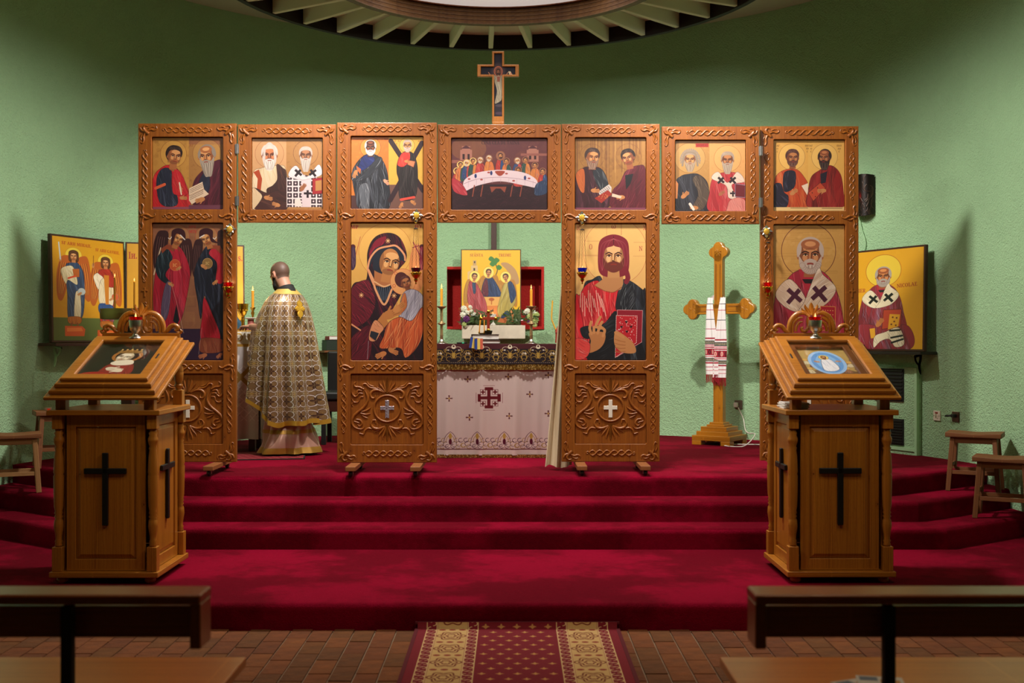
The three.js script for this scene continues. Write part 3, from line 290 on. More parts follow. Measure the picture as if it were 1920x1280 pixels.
P.motherAndChild = () => {
  const c = pic(122, 85, 740, 1228, 560); ground(c, '#d2a250', '#e6be78', 260); circ(c, 415, 320, 228, 'rgba(228,180,95,.45)', '#a8622c', 2.5); c.globalAlpha = 0.7; ell(c, 690, 460, 70, 200, 0, '#cc7a50'); c.globalAlpha = 1;
  txt(c, 'ΜΡ', 148, 118, 44, '#b02430'); txt(c, 'ΘΥ', 700, 112, 44, '#b02430'); for (const s of [0, 1]) { const X = s ? 730 : 136; circ(c, X, 285, 22, '#4a1420'); cloth(c, [[X - 16, 300], [X + 18, 300], [X + 22, 440], [X - 16, 470]], s ? '#8a2440' : '#3a2444', '#c8a090', '#1a0814', 8, 1.5, 3); } line(c, [[160, 350], [200, 200]], '#a03030', 4); line(c, [[655, 245], [735, 400]], '#8a2838', 8, false); line(c, [[650, 290], [705, 275]], '#8a2838', 7, false); txt(c, 'C', 716, 545, 40, '#b85a30');
  cloth(c, [[122, 640], [250, 560], [262, 330], [320, 210], [430, 168], [530, 200], [590, 310], [590, 400], [520, 500], [560, 640], [480, 800], [420, 900], [460, 1228], [122, 1228]], '#240a18', '#8a1a30', '#0c030a', 40, 1.2, 6); cloth(c, [[122, 640], [260, 560], [300, 640], [330, 760], [260, 900], [122, 940]], '#5e0c20', '#b02c40', '#1c060e', 30, 0.75, 6); cloth(c, [[275, 330], [330, 230], [420, 195], [400, 260], [320, 310], [290, 400]], '#7a1028', '#b82c40', '#3a0814', 8, 2, 5); cloth(c, [[122, 1050], [260, 940], [300, 1000], [270, 1228], [122, 1228]], '#560e20', '#a02a3c', '#1c060e', 20, 2.2, 6);
  fill(c, [[318, 640], [360, 600], [460, 600], [500, 640], [440, 740], [405, 770], [360, 720]], '#141a2a'); for (let i = 0; i < 8; i++) line(c, [[345 + i * 18, 620], [375 + i * 9, 730]], '#6a7888', 3); line(c, [[265, 470], [310, 560], [330, 640], [405, 765], [470, 640]], '#d89a6c', 18, true);
  fill(c, [[320, 420], [470, 420], [470, 600], [400, 625], [318, 600]], '#a8683c'); line(c, [[322, 575], [400, 615], [465, 595]], '#d8a878', 12); fill(c, [[270, 470], [300, 330], [380, 275], [500, 275], [580, 350], [580, 410], [545, 400], [520, 480], [500, 540], [320, 480], [310, 400]], '#1c2230', true); line(c, [[262, 470], [285, 380], [350, 305], [440, 280], [510, 278], [575, 345], [585, 395]], '#d89468', 16); line(c, [[262, 465], [285, 530], [315, 600]], '#d89468', 16);
  c.save(); c.translate(450, 412); c.rotate(0.16); head(c, 0, 0, 86, { style: 'veil', skin: '#b57842', lit: '#e2ae70', dx: 0.45 }); c.restore(); for (const [x, y] of [[437, 235], [208, 688], [490, 692]]) { for (let i = 0; i < 8; i++) line(c, [[x, y], [x + 20 * Math.cos(i * 0.785), y + 20 * Math.sin(i * 0.785)]], '#e8b070', 4, false); circ(c, x, y, 6, '#f0c890'); }
  cloth(c, [[440, 1235], [520, 1080], [640, 960], [745, 880], [745, 1235]], '#1c0a16', '#5a1426', '#08030a', 14, 1.2, 5); circ(c, 565, 575, 108, '#d8985c', '#a84a30', 3); for (const [x, y] of [[505, 505], [490, 610]]) circ(c, x, y, 12, null, '#b04a38', 4); ell(c, 555, 560, 58, 66, -0.4, '#4a1c1c'); head(c, 590, 585, 40, { hair: '#4a1c1c', skin: '#8a4e30', lit: '#b8784a', dx: 0.4, tilt: -0.35 }); cloth(c, [[560, 690], [620, 640], [690, 650], [740, 700], [735, 780], [660, 890], [590, 900], [530, 860]], '#a8a4b4', '#f0f0f8', '#5a5868', 22, 1.9, 5); cloth(c, [[555, 720], [585, 670], [600, 780], [540, 840]], '#c8703c', '#f0a868', '#7a2c18', 6, 1.8, 4);
  cloth(c, [[440, 920], [540, 870], [640, 900], [735, 790], [740, 980], [690, 1120], [590, 1210], [540, 1130], [370, 1130], [400, 1030]], '#c4582c', '#f4b878', '#74200e', 40, 1.9, 6); hand(c, 450, 850, 62, -0.35, '#b5743c'); hand(c, 520, 800, 44, -0.6, '#c08046'); fill(c, [[345, 900], [400, 830], [440, 920], [380, 990]], '#b5743c'); cloth(c, [[285, 970], [330, 895], [400, 960], [370, 1010], [330, 1070], [275, 1060]], '#d08a60', '#f0c090', '#6a2818', 10, 0.6, 5); fill(c, [[290, 985], [360, 1005], [330, 1070], [280, 1030]], '#20242e'); hand(c, 390, 1180, 36, 2.8, '#c07a44'); hand(c, 470, 1150, 34, 0.5, '#c07a44'); line(c, [[122, 930], [200, 980]], '#d89468', 12); line(c, [[270, 1070], [260, 1220]], '#a8a0a8', 3); return c.cv;
};
P.beardedTeacher = () => {
  const c = pic(168, 98, 832, 1325, 560); ground(c, '#deb06a', '#eac486', 120); circ(c, 545, 350, 300, 'rgba(232,190,115,.5)', '#a84838', 2.5); for (const [a, b] of [[[465, 98], [465, 200]], [[605, 98], [605, 200]], [[270, 255], [400, 255]], [[250, 380], [380, 380]], [[720, 265], [832, 265]], [[715, 390], [832, 390]], [[600, 98], [600, 200]], [[250, 388], [380, 388]]]) line(c, [a, b], '#b06a48', 2, false);
  txt(c, 'ω', 530, 118, 62, '#9c2030', 0, 'normal serif'); txt(c, 'O', 314, 306, 62, '#9c2030', 0, 'normal serif', 0.7); txt(c, 'N', 786, 322, 58, '#9c2030', 0, 'normal serif', 0.8); txt(c, 'IC', 202, 134, 56, '#9c2030', 0, 'normal serif', 0.8); txt(c, 'X', 822, 134, 56, '#9c2030', 0, 'normal serif', 0.8);
  cloth(c, [[250, 660], [330, 600], [400, 570], [460, 640], [620, 600], [700, 620], [800, 690], [832, 730], [832, 1325], [200, 1325], [250, 1000]], '#14161e', '#6a7680', '#06080c', 40, 1.5, 6); cloth(c, [[210, 740], [270, 650], [380, 610], [440, 690], [590, 680], [585, 760], [550, 910], [440, 1000], [330, 1040], [300, 1180], [280, 1325], [168, 1325], [168, 780]], '#d4202c', '#f0907c', '#7c0c18', 40, 1.5, 8); for (let i = 0; i < 12; i++) line(c, [[220 + i * 18, 700 + (i % 4) * 25], [215 + i * 22, 850 + (i % 3) * 40]], '#ecb0a0', 7); cloth(c, [[560, 760], [600, 650], [680, 640], [740, 740], [700, 870], [560, 880]], '#1a1c24', '#9aa4a8', '#08090c', 20, 1.9, 5);
  cloth(c, [[300, 1180], [340, 1060], [450, 990], [560, 900], [560, 1325], [290, 1325]], '#121419', '#5a646c', '#040508', 24, 2.6, 4); cloth(c, [[218, 1040], [320, 1020], [320, 1080], [300, 1135], [240, 1120]], '#16181f', '#5a646c', '#060709', 6, 0.6, 4);
  fill(c, [[430, 520], [620, 520], [620, 640], [600, 690], [520, 715], [440, 700], [345, 655], [425, 600]], '#b88050'); line(c, [[350, 655], [450, 705], [530, 715], [605, 670]], '#8a4a28', 6); head(c, 530, 390, 98, { style: 'long', hair: '#7c1c2c', beard: '#6c2c24', len: 0.02, skin: '#c08a56', lit: '#e8bc84', ink: '#3a1410' }); line(c, [[640, 500], [665, 580], [650, 620]], '#7c1c2c', 46);
  book(c, [[565, 875], [803, 880], [795, 1165], [558, 1300]], '#8c1226', '#e0a0a0'); fill(c, [[555, 925], [752, 930], [745, 1170], [545, 1305]], '#b81c28'); for (let i = 0; i < 60; i++) { const u = rnd(), v = rnd(); circ(c, 560 + u * 180, 940 + v * 240, 3.4, '#f0d8d0'); } for (const [x, y] of [[650, 985], [605, 1030], [695, 1028], [655, 1072]]) fill(c, [[x - 15, y - 10], [x + 15, y - 10], [x, y + 14]], '#1c1014'); path(c, [[555, 925], [752, 930], [745, 1170], [545, 1305]], false); c.strokeStyle = '#f0d0c8'; c.setLineDash([8, 8]); c.lineWidth = 5; c.stroke(); c.setLineDash([]);
  fill(c, [[300, 1080], [440, 1080], [445, 1160], [390, 1230], [290, 1260], [315, 1160]], '#b87a48', true); for (const [a, b, d] of [[[320, 1090], [305, 1040], [318, 985]], [[345, 1080], [350, 1030], [410, 1040]], [[380, 1085], [400, 1020], [420, 985]], [[365, 1010], [385, 970], [405, 940]], [[430, 1110], [445, 1060], [410, 1030]]]) line(c, [a, b, d], '#c88a54', 26); cloth(c, [[168, 1140], [300, 1170], [285, 1290], [168, 1325]], '#d84440', '#f4b0a0', '#8a1820', 10, 0.4, 5); fill(c, [[535, 1110], [560, 1065], [640, 1110], [720, 1180], [735, 1260], [620, 1260], [545, 1200]], '#c08450', true); for (let i = 0; i < 4; i++) line(c, [[545, 1140 + i * 36], [590, 1155 + i * 34], [640, 1165 + i * 28]], '#a86a3c', 8); line(c, [[548, 1080], [620, 1120]], '#c88a54', 26); return c.cv;
};
function bishopFigure(c, k) { // common drawing in the coordinates of the tall panel
  const { robe, robeL, robeD, om, omD, cr, skin, lit, hair } = k;
  cloth(c, [[168, 900], [175, 480], [250, 350], [340, 270], [500, 270], [600, 380], [660, 600], [668, 900]], robe, robeL, robeD, 40, 1.5, 5); fill(c, [[345, 260], [500, 260], [470, 400], [400, 410], [360, 330]], '#a82436'); fill(c, [[370, 330], [480, 330], [460, 362], [390, 360]], '#20141a'); head(c, 428, 160, 78, { hair, beard: hair, len: 0.25, skin, lit, style: 'bald' }); for (let i = 0; i < 12; i++) { const a = 0.3 + i * 0.22; circ(c, 428 + Math.cos(a) * 62, 205 + Math.sin(a) * 70, 20, hair, 'rgba(90,50,40,.35)', 3); } line(c, [[395, 208], [428, 196], [462, 208]], hair, 22); line(c, [[408, 226], [428, 222], [448, 226]], '#8a3a30', 7);
  cloth(c, [[182, 430], [285, 330], [400, 480], [345, 560], [240, 520]], om, '#fffaf0', omD, 14, 0.8, 4); cloth(c, [[480, 260], [520, 300], [610, 400], [520, 520], [350, 560], [390, 480]], om, '#fffaf0', omD, 16, -0.7, 4); cross(c, 310, 452, 128, 0.72, cr, 0.24); cross(c, 496, 435, 132, -0.72, cr, 0.24);
}
P.bishopLarge = () => { const c = pic(168, -52, 668, 897, 512); ground(c, '#c2924c', '#e0b878', 260); for (let i = 0; i < 90; i++) line(c, [[rr(168, 660), rr(-52, 500)], [rr(168, 660), rr(-52, 500)]].map((p, j, a) => [p[0], a[0][1]]), 'rgba(90,50,20,.25)', 1.5, false); circ(c, 416, 130, 192, null, '#5a1c1c', 4); bishopFigure(c, { robe: '#a8283c', robeL: '#d88894', robeD: '#5a0c1c', om: '#d0b49c', omD: '#8a6c5c', cr: '#4a1c30', skin: '#9c5a38', lit: '#cc8c5c', hair: '#b8a498' }); book(c, [[500, 520], [605, 525], [605, 690], [500, 690]], '#a81c2c', '#d89048', '#e8b868'); return c.cv; };
P.bishopWall = () => {
  const c = pic(735, 95, 1205, 800, 512); ground(c, '#dca01c', '#e8b434', 60); circ(c, 955, 240, 114, '#e2c03a', '#a03a14', 2.5); txt(c, 'SF IER', 795, 376, 36, '#9c2818', 0, 'bold serif', 0.75); txt(c, 'NICOLAE', 1106, 352, 36, '#9c2818', -0.06, 'bold serif', 0.75);
  c.save(); c.translate(955, 290); c.scale(0.56, 0.56); c.translate(-428, -175); bishopFigure(c, { robe: '#8a2430', robeL: '#a8a0b8', robeD: '#3c0c14', om: '#e2d4b0', omD: '#8a7c60', cr: '#141410', skin: '#9c5430', lit: '#d88c50', hair: '#a89c90' }); c.restore();
  cloth(c, [[775, 800], [790, 640], [850, 620], [960, 640], [1120, 640], [1128, 800]], '#8a2430', '#a8a0b8', '#3c0c14', 20, 1.4, 3); book(c, [[960, 520], [1075, 520], [1070, 640], [950, 660]], '#b03c24', '#5a180c'); fill(c, [[1000, 552], [1066, 556], [1056, 640], [990, 662]], '#d89c24'); for (const [x, y] of [[1020, 575], [1045, 580], [1030, 605], [1040, 632], [1012, 625]]) circ(c, x, y, 6, '#6a3418'); hand(c, 930, 620, 26, -0.9, '#b8743c'); fill(c, [[870, 655], [905, 650], [910, 720], [880, 725]], '#d89c24'); cloth(c, [[900, 790], [905, 710], [970, 680], [1060, 650], [1095, 760], [1040, 785], [1000, 730], [945, 745]], '#e2d4b0', '#fffbe8', '#6c5f48', 14, 1.2, 3); for (const [a, b] of [[[1005, 670], [1065, 665]], [[1012, 720], [1080, 705]], [[1015, 755], [1085, 730]]]) line(c, [a, b], '#141410', 13, true); return c.cv;
};
P.archangelsWall = () => {
  const c = pic(415, 165, 945, 975, 512); ground(c, '#d89c14', '#e4b02c', 60); fill(c, [[415, 795], [945, 795], [945, 975], [415, 975]], '#5a6a2c'); txt(c, 'SF ARH MIHAIL', 588, 213, 34, '#a82c14', 0.03, 'bold serif', 0.8); txt(c, 'SF ARH GAVRIIL', 822, 243, 33, '#a82c14', 0.05, 'bold serif', 0.68);
  for (const [x, y, a, b, m] of [[565, 300, '#233f66', '#e0d2a8', 0], [805, 330, '#b8241c', '#ece0c4', 1]]) {
    circ(c, x, y, 60, '#e6c840', '#b87818', 2); wing(c, x - 80, y + 170, 80, 330, 0.12, '#b85a1c', '#e8a040'); wing(c, x + 78, y + 170, 80, 330, -0.12, '#b85a1c', '#e8a040');
    cloth(c, [[x - 60, y + 100], [x - 20, y + 60], [x + 30, y + 60], [x + 75, y + 170], [x + 60, y + 480], [x - 40, y + 510], [x - 50, y + 300]], a, '#7c9cc4', '#0c1830', 26, 1.4, 3); cloth(c, [[x - 95, y + 130], [x - 50, y + 90], [x, y + 100], [x + 25, y + 230], [x - 40, y + 200], [x - 60, y + 230]], b, '#fffbe8', '#8c7c50', 12, 1.2, 3); if (m) { cloth(c, [[x - 40, y + 160], [x + 45, y + 120], [x + 50, y + 360], [x - 52, y + 340]], '#e6d8b0', '#fffbe8', '#9c8458', 10, 1.5, 3); cloth(c, [[x - 60, y + 90], [x + 30, y + 60], [x + 75, y + 190], [x + 10, y + 200], [x - 20, y + 130]], '#a8221c', '#e86048', '#5a0c0c', 10, 1, 3); cloth(c, [[x - 50, y + 345], [x + 50, y + 360], [x + 45, y + 440], [x - 50, y + 420]], '#1c4a86', '#5c90c8', '#0c2040', 8, 1.5, 3); fill(c, [[x - 15, y + 110], [x + 25, y + 110], [x + 20, y + 350], [x - 5, y + 350]], '#c87c20'); } else { fill(c, [[x - 10, y + 110], [x + 40, y + 105], [x + 40, y + 170], [x, y + 175]], '#b05a20'); line(c, [[x - 40, y + 185], [x + 10, y + 165]], '#d84420', 13); cloth(c, [[x + 10, y + 300], [x + 45, y + 310], [x + 45, y + 490], [x, y + 500]], b, '#fffbe8', '#8c7c50', 8, 1.5, 3); }
    cloth(c, [[x - 42, y + 490], [x + 45, y + 490], [x + 40, y + 540], [x - 38, y + 540]], '#b8641c', '#e8a83c', '#5a2408', 10, 1.5, 3); head(c, x, y + 10, 25, { hair: '#4a2410', style: 'long', skin: '#c07c48', lit: '#e8b078' }); hand(c, x - 95, y + 45, 15, -1.5); line(c, [[x - 95, y + 40], [x - (m ? 92 : 105), y - (m ? 40 : 90)]], m ? '#6a3414' : '#c8d0d4', m ? 4 : 9, false); circ(c, x + (m ? 72 : 55), y + 285, 28, m ? '#c8582c' : '#b8c4c4', '#8a8a80', 2); hand(c, x + 45, y + 300, 14, 2.5); for (const s of [-1, 1]) line(c, [[x + s * 20, y + 540], [x + s * 30, y + 580]], '#8a4420', 12); fill(c, [[x - 70, y + 560], [x + 55, y + 560], [x + 78, y + 585], [x + 70, y + 640], [x - 70, y + 640]], '#d8581c'); fill(c, [[x - 55, y + 575], [x + 50, y + 572], [x + 60, y + 600], [x - 55, y + 605]], '#ee8038');
  } return c.cv;
};
P.blueRobedWall = () => { const c = pic(0, 0, 900, 640, 512); ground(c, '#d89c14', '#e4b02c', 60); txt(c, 'Ιи.', 45, 90, 70, '#a82c14', 0, 'bold serif', 0.7); txt(c, 'Нs.', 860, 90, 70, '#a82c14', 0, 'bold serif', 0.7); circ(c, 450, 210, 120, '#e6c840', '#b87818', 4); cloth(c, [[180, 640], [230, 420], [350, 330], [560, 330], [760, 430], [860, 560], [880, 640]], '#20506e', '#78a8c0', '#0c2030', 30, 1.3, 6); cloth(c, [[330, 640], [380, 370], [520, 370], [560, 640]], '#8a2430', '#d88070', '#3c0c14', 12, 1.5, 5); head(c, 450, 225, 52, { style: 'long', hair: '#3a1c14', skin: '#b87846' }); return c.cv; };
P.threeGuests = () => {
  const c = pic(1045, 297, 1545, 890, 512); ground(c, '#e8b418', '#f0c434', 60); fill(c, [[1045, 770], [1545, 770], [1545, 890], [1045, 890]], '#4c5a24'); txt(c, 'SFÂNTA', 1171, 336, 32, '#b0481c', 0, 'bold serif', 0.85); txt(c, 'TREIME', 1414, 336, 32, '#b0481c', 0, 'bold serif', 0.85);
  fill(c, [[1125, 420], [1180, 420], [1190, 560], [1095, 560], [1095, 470], [1125, 460]], '#d8b478'); fill(c, [[1140, 378], [1170, 378], [1170, 420], [1140, 420]], '#c09a60'); c.fillStyle = '#2a1c14'; c.fillRect(1150, 385, 10, 16); c.fillRect(1145, 440, 14, 22); fill(c, [[1380, 405], [1440, 400], [1510, 460], [1535, 560], [1460, 560], [1440, 470]], '#b48a58', true); line(c, [[1335, 500], [1350, 450], [1325, 390]], '#6a4a20', 9); for (const [x, y] of [[1300, 370], [1325, 400], [1345, 380], [1365, 438], [1310, 410]]) fill(c, [[x - 26, y], [x - 6, y - 24], [x + 24, y - 4], [x + 2, y + 18]], '#3c7a2c', true);
  for (const [x, y, a, w1] of [[1155, 505, 0.12, 1], [1275, 478, 0.1, 1], [1420, 515, -0.2, 1]]) { wing(c, x - 60, y + 120, 60, 200, 0.2, '#b47a28', '#ecc060'); wing(c, x + 62, y + 120, 60, 200, -0.2, '#b47a28', '#ecc060'); }
  cloth(c, [[1225, 660], [1235, 540], [1280, 510], [1320, 530], [1380, 660]], '#22365c', '#6c84ac', '#0c1428', 16, 1.2, 3); cloth(c, [[1220, 640], [1240, 540], [1265, 540], [1270, 660]], '#5c1c2c', '#a85c60', '#280810', 8, 1.4, 3); fill(c, [[1160, 670], [1420, 670], [1400, 740], [1180, 740]], '#e0a858'); fill(c, [[1200, 740], [1390, 740], [1370, 830], [1230, 830]], '#cc7c40'); fill(c, [[1290, 775], [1318, 775], [1318, 788], [1290, 788]], '#5a2c14'); ell(c, 1300, 690, 24, 13, 0, '#b05a24'); line(c, [[1300, 700], [1300, 728]], '#b05a24', 8);
  cloth(c, [[1095, 700], [1105, 560], [1150, 540], [1195, 600], [1255, 720], [1250, 820], [1150, 800]], '#a83c40', '#dc9494', '#5c1418', 22, 1.3, 3); cloth(c, [[1135, 560], [1160, 545], [1165, 630], [1145, 640]], '#223a58', '#7c98b4', '#0c1420', 4, 1.5, 3); cloth(c, [[1350, 790], [1370, 690], [1400, 580], [1440, 550], [1500, 600], [1500, 720], [1400, 840]], '#b09c4c', '#ece0a4', '#5c4c18', 18, 1.8, 3); cloth(c, [[1440, 550], [1480, 560], [1510, 650], [1470, 720], [1450, 640]], '#20365c', '#7088b0', '#0c1428', 10, 1.5, 3); fill(c, [[1080, 720], [1110, 730], [1120, 830], [1085, 800]], '#cc7c40'); fill(c, [[1460, 770], [1490, 760], [1490, 880], [1470, 870]], '#cc7c40'); fill(c, [[1350, 870], [1380, 830], [1445, 830], [1420, 880]], '#b4602c'); cloth(c, [[1380, 830], [1430, 780], [1450, 810], [1400, 840]], '#22365c', '#6c84ac', '#0c1428', 5, 0.6, 3);
  for (const [x, y, t] of [[1155, 508, 0.15], [1275, 475, 0.1], [1420, 512, -0.2]]) { circ(c, x, y, 46, '#f2d868', '#c88c1c', 3); head(c, x, y + 2, 19, { hair: '#3c1c10', style: 'short', tilt: t, skin: '#b87444', dx: t * 3 }); } return c.cv;
};
P.crownedLady = () => { const c = pic(0, 0, 400, 520, 384); ground(c, '#20190f', '#2e2416', 80); ell(c, 215, 190, 92, 92, 0, '#a86a2a'); ell(c, 215, 190, 70, 76, 0, '#23120c'); fill(c, [[60, 520], [90, 330], [160, 270], [290, 270], [350, 360], [380, 520]], '#241c10'); cloth(c, [[120, 460], [150, 300], [280, 300], [300, 460]], '#8a1c14', '#c85040', '#400a08', 10, 1.4, 4); head(c, 205, 205, 50, { style: 'veil', skin: '#d8c4a0', lit: '#f2e6cc', tilt: 0.25, dx: -0.4 }); fill(c, [[160, 270], [260, 250], [280, 310], [200, 330], [150, 310]], '#e8dcc0', true); hand(c, 180, 380, 42, 0.4, '#e6d8b8'); hand(c, 215, 400, 38, 3.6, '#e6d8b8'); for (let i = 0; i < 5; i++) { fill(c, [[140 + i * 30, 130], [155 + i * 30, 85 - (i === 2 ? 18 : 0)], [170 + i * 30, 130]], '#a07838'); circ(c, 155 + i * 30, 90, 7, '#d8b068'); } fill(c, [[135, 120], [290, 120], [285, 148], [140, 148]], '#8a6430'); cloth(c, [[0, 520], [20, 440], [120, 420], [200, 460], [190, 520]], '#a81c14', '#d86048', '#500c08', 8, 0.5, 4); ell(c, 70, 500, 60, 26, 0, '#e6dcc4'); return c.cv; };
P.lightOval = () => { const c = pic(0, 0, 400, 480, 384); ground(c, '#a88a4c', '#c8ac68', 80); fill(c, [[0, 380], [120, 330], [200, 390], [300, 330], [400, 380], [400, 480], [0, 480]], '#6a4a28'); for (let i = 0; i < 10; i++) { const x = i < 5 ? 40 + (i % 3) * 36 : 300 + (i % 3) * 36, y = 150 + (i % 5) * 40; cloth(c, [[x - 26, y + 60], [x, y + 10], [x + 26, y + 60]], ['#8a5a3c', '#c8b890', '#7a4434'][i % 3], '#f0e4c8', '#3c2418', 4, 1.5, 3); circ(c, x, y, 18, '#c89c4c', '#8a6430', 2); } ell(c, 205, 230, 112, 160, 0, '#8fb4dc'); ell(c, 205, 230, 92, 138, 0, '#5c92cc'); ell(c, 205, 230, 66, 108, 0, '#7cacd8'); cloth(c, [[160, 330], [175, 200], [205, 180], [240, 200], [260, 300], [235, 340], [200, 350]], '#e4e2e4', '#ffffff', '#98a0b4', 14, 1.3, 4); circ(c, 200, 160, 30, '#e0c064', '#a88434', 3); head(c, 200, 162, 14, { hair: '#4a2c1c', beard: '#4a2c1c', len: 0.1 }); hand(c, 150, 220, 14, 3.6); hand(c, 270, 215, 14, 0); return c.cv; };
P.risenCross = () => { const c = pic(190, 120, 830, 1100, 420); c.fillStyle = '#0c0c1c'; c.fillRect(190, 120, 640, 980); c.globalAlpha = 0.5; for (let k = 8; k > 0; k--) { c.globalAlpha = 0.09; ell(c, 512, 380, 16 * k, 15 * k, 0, '#b87a5c'); } c.globalAlpha = 1; circ(c, 512, 385, 62, null, '#b85c34', 9); circ(c, 512, 385, 48, '#8a4a34'); cloth(c, [[455, 520], [470, 450], [560, 450], [575, 560], [570, 740], [490, 800], [458, 790], [490, 640]], '#8c826c', '#c8bca0', '#3c342c', 16, 1.5, 6); fill(c, [[490, 450], [540, 450], [535, 520], [495, 520]], '#7c4434'); for (const s of [-1, 1]) { cloth(c, [[512 + s * 40, 440], [512 + s * 110, 430], [512 + s * 130, 470], [512 + s * 60, 500]], '#8c826c', '#c8bca0', '#3c342c', 5, 0.4, 5); line(c, [[512 + s * 110, 445], [512 + s * 150, 400]], '#8a5a44', 14); } fill(c, [[665, 385], [700, 385], [740, 440], [738, 470], [700, 465]], '#b8ac8c'); cross(c, 708, 415, 26, 0.3, '#a83c34'); head(c, 512, 392, 24, { hair: '#2a1810', style: 'long', beard: '#2a1810', len: 0, skin: '#6a3c28', lit: '#8a5438' }); fill(c, [[440, 820], [600, 800], [600, 1100], [440, 1100]], '#1c1620'); for (const [y, k] of [[830, '#3a3038'], [930, '#3c2a38'], [1000, '#5a1c34'], [1040, '#441828']]) ell(c, 525, y, 60, 18, 0, k); return c.cv; };
const printMat = (name, rough = 0.45, tint = 0xffffff) => phys({ map: texOf(P[name]()), color: tint, roughness: rough, clearcoat: 0.1, clearcoatRoughness: 0.35 });
// ---------------------------------------------------------------- room shell
const TOP = 0.6, Z0 = 8.55, CEIL = 5.05;          // altar platform height, its front edge, ceiling
const onApse = (deg, r = APSE.r) => { const a = deg * Math.PI / 180; return [APSE.x + r * Math.sin(a), APSE.z - r * Math.cos(a)]; };
// where the sight line through a photo column meets the apse wall (only used to read positions off the photograph)
function apseDeg(px, r = APSE.r) { const k = (px - 960) / F; let lo = 6, hi = 13, zc = -APSE.z; const d = Math.cos(Math.atan(k)); const bx = APSE.x, A = k * k + 1, B = -2 * (k * bx + zc), C = bx * bx + zc * zc - r * r, Z = (-B + Math.sqrt(B * B - 4 * A * C)) / (2 * A); return Math.atan2(k * Z - bx, Z - zc) * 180 / Math.PI; }
const NICHE = { a0: apseDeg(838), a1: apseDeg(1015), y0: 0, y1: 0 };
{ const Zw = 12.69; NICHE.y0 = EYE + (640 - 612) / F * Zw; NICHE.y1 = EYE + (640 - 505) / F * Zw; }
{ // apse wall: inner face with the niche opening, and an outer face that gives it thickness
  const degs = []; for (let a = -105; a <= 105.01; a += 3) degs.push(a); degs.push(NICHE.a0, NICHE.a1); degs.sort((a, b) => a - b);
  const ys = [0, NICHE.y0, NICHE.y1, CEIL], pos = [], uv = [], nor = [];
  const quad = (a, b, y0, y1, r, s) => { const p = [[a, y0], [b, y0], [b, y1], [a, y0], [b, y1], [a, y1]]; for (const [d, y] of s > 0 ? p : p.reverse()) { const [x, z] = onApse(d, r); pos.push(x, y, z); const t = d * Math.PI / 180; nor.push(-s * Math.sin(t), 0, s * Math.cos(t)); uv.push(t * APSE.r, y); } };
  for (let i = 0; i < degs.length - 1; i++) for (let j = 0; j < 3; j++) { const m = (degs[i] + degs[i + 1]) / 2, hole = j === 1 && m > NICHE.a0 && m < NICHE.a1; if (!hole) { quad(degs[i], degs[i + 1], ys[j], ys[j + 1], APSE.r, 1); quad(degs[i], degs[i + 1], ys[j], ys[j + 1], APSE.r + 0.45, -1); } }
  const g = new THREE.BufferGeometry(); g.setAttribute('position', new THREE.Float32BufferAttribute(pos, 3)); g.setAttribute('normal', new THREE.Float32BufferAttribute(nor, 3)); g.setAttribute('uv', new THREE.Float32BufferAttribute(uv, 2));
  structMesh('wall_apse', g, M.wall, 'curved green stucco wall behind the altar', 'wall');
}
{ // red niche behind the altar icon
  const [xa, za] = onApse(NICHE.a0), [xb] = onApse(NICHE.a1), w = xb - xa, h = NICHE.y1 - NICHE.y0, cx = (xa + xb) / 2, cy = (NICHE.y0 + NICHE.y1) / 2, zf = za - 0.0, d = 0.34, t = 0.03;
  structMesh('wall_niche', join(muv(box(w + 2 * t, h + 2 * t, t, cx, cy, zf - d)), muv(box(t, h + 2 * t, d, cx - w / 2 - t / 2, cy, zf - d / 2)), muv(box(t, h + 2 * t, d, cx + w / 2 + t / 2, cy, zf - d / 2)), muv(box(w, t, d, cx, cy + h / 2 + t / 2, zf - d / 2)), muv(box(w, t, d, cx, cy - h / 2 - t / 2, zf - d / 2))), M.niche, 'red painted recess in the green wall behind the altar icon', 'niche');
}
{ const [xl, zl] = onApse(-105), [xr, zr] = onApse(105), W = 6.2, zb = 4;
  structMesh('wall_front_left', muv(box(W + xl, CEIL, 0.2, (-W + xl) / 2, CEIL / 2, zl - 0.1)), M.wall, 'green wall beside the apse on the left', 'wall');
  structMesh('wall_front_right', muv(box(W - xr, CEIL, 0.2, (W + xr) / 2, CEIL / 2, zr - 0.1)), M.wall, 'green wall beside the apse on the right', 'wall');
  for (const [n, s] of [['left', -1], ['right', 1]]) structMesh('wall_' + n, muv(box(0.2, CEIL, zb - zl, s * (W + 0.1), CEIL / 2, (zb + zl) / 2)), M.wall, `green side wall of the nave on the ${n}`, 'wall');
  structMesh('wall_back', muv(box(2 * W + 0.4, CEIL, 0.2, 0, CEIL / 2, zb + 0.1)), M.wall, 'green wall at the back of the nave', 'wall');
  // ceiling with a round opening for the skylight drum
  const s = shapeOf([[-W - 0.2, -zb - 0.2], [W + 0.2, -zb - 0.2], [W + 0.2, 13.4], [-W - 0.2, 13.4]]), hole = new THREE.Path(); hole.absarc(DRUM.x, -DRUM.z, 2.24, 0, Math.PI * 2, true); s.holes.push(hole);
  const g = new THREE.ExtrudeGeometry(s, { depth: 0.15, bevelEnabled: false, curveSegments: 48 }); g.rotateX(-Math.PI / 2); g.translate(0, CEIL, 0);
  structMesh('ceiling', g, M.ceiling, 'plain pale ceiling around the round skylight', 'ceiling');
}
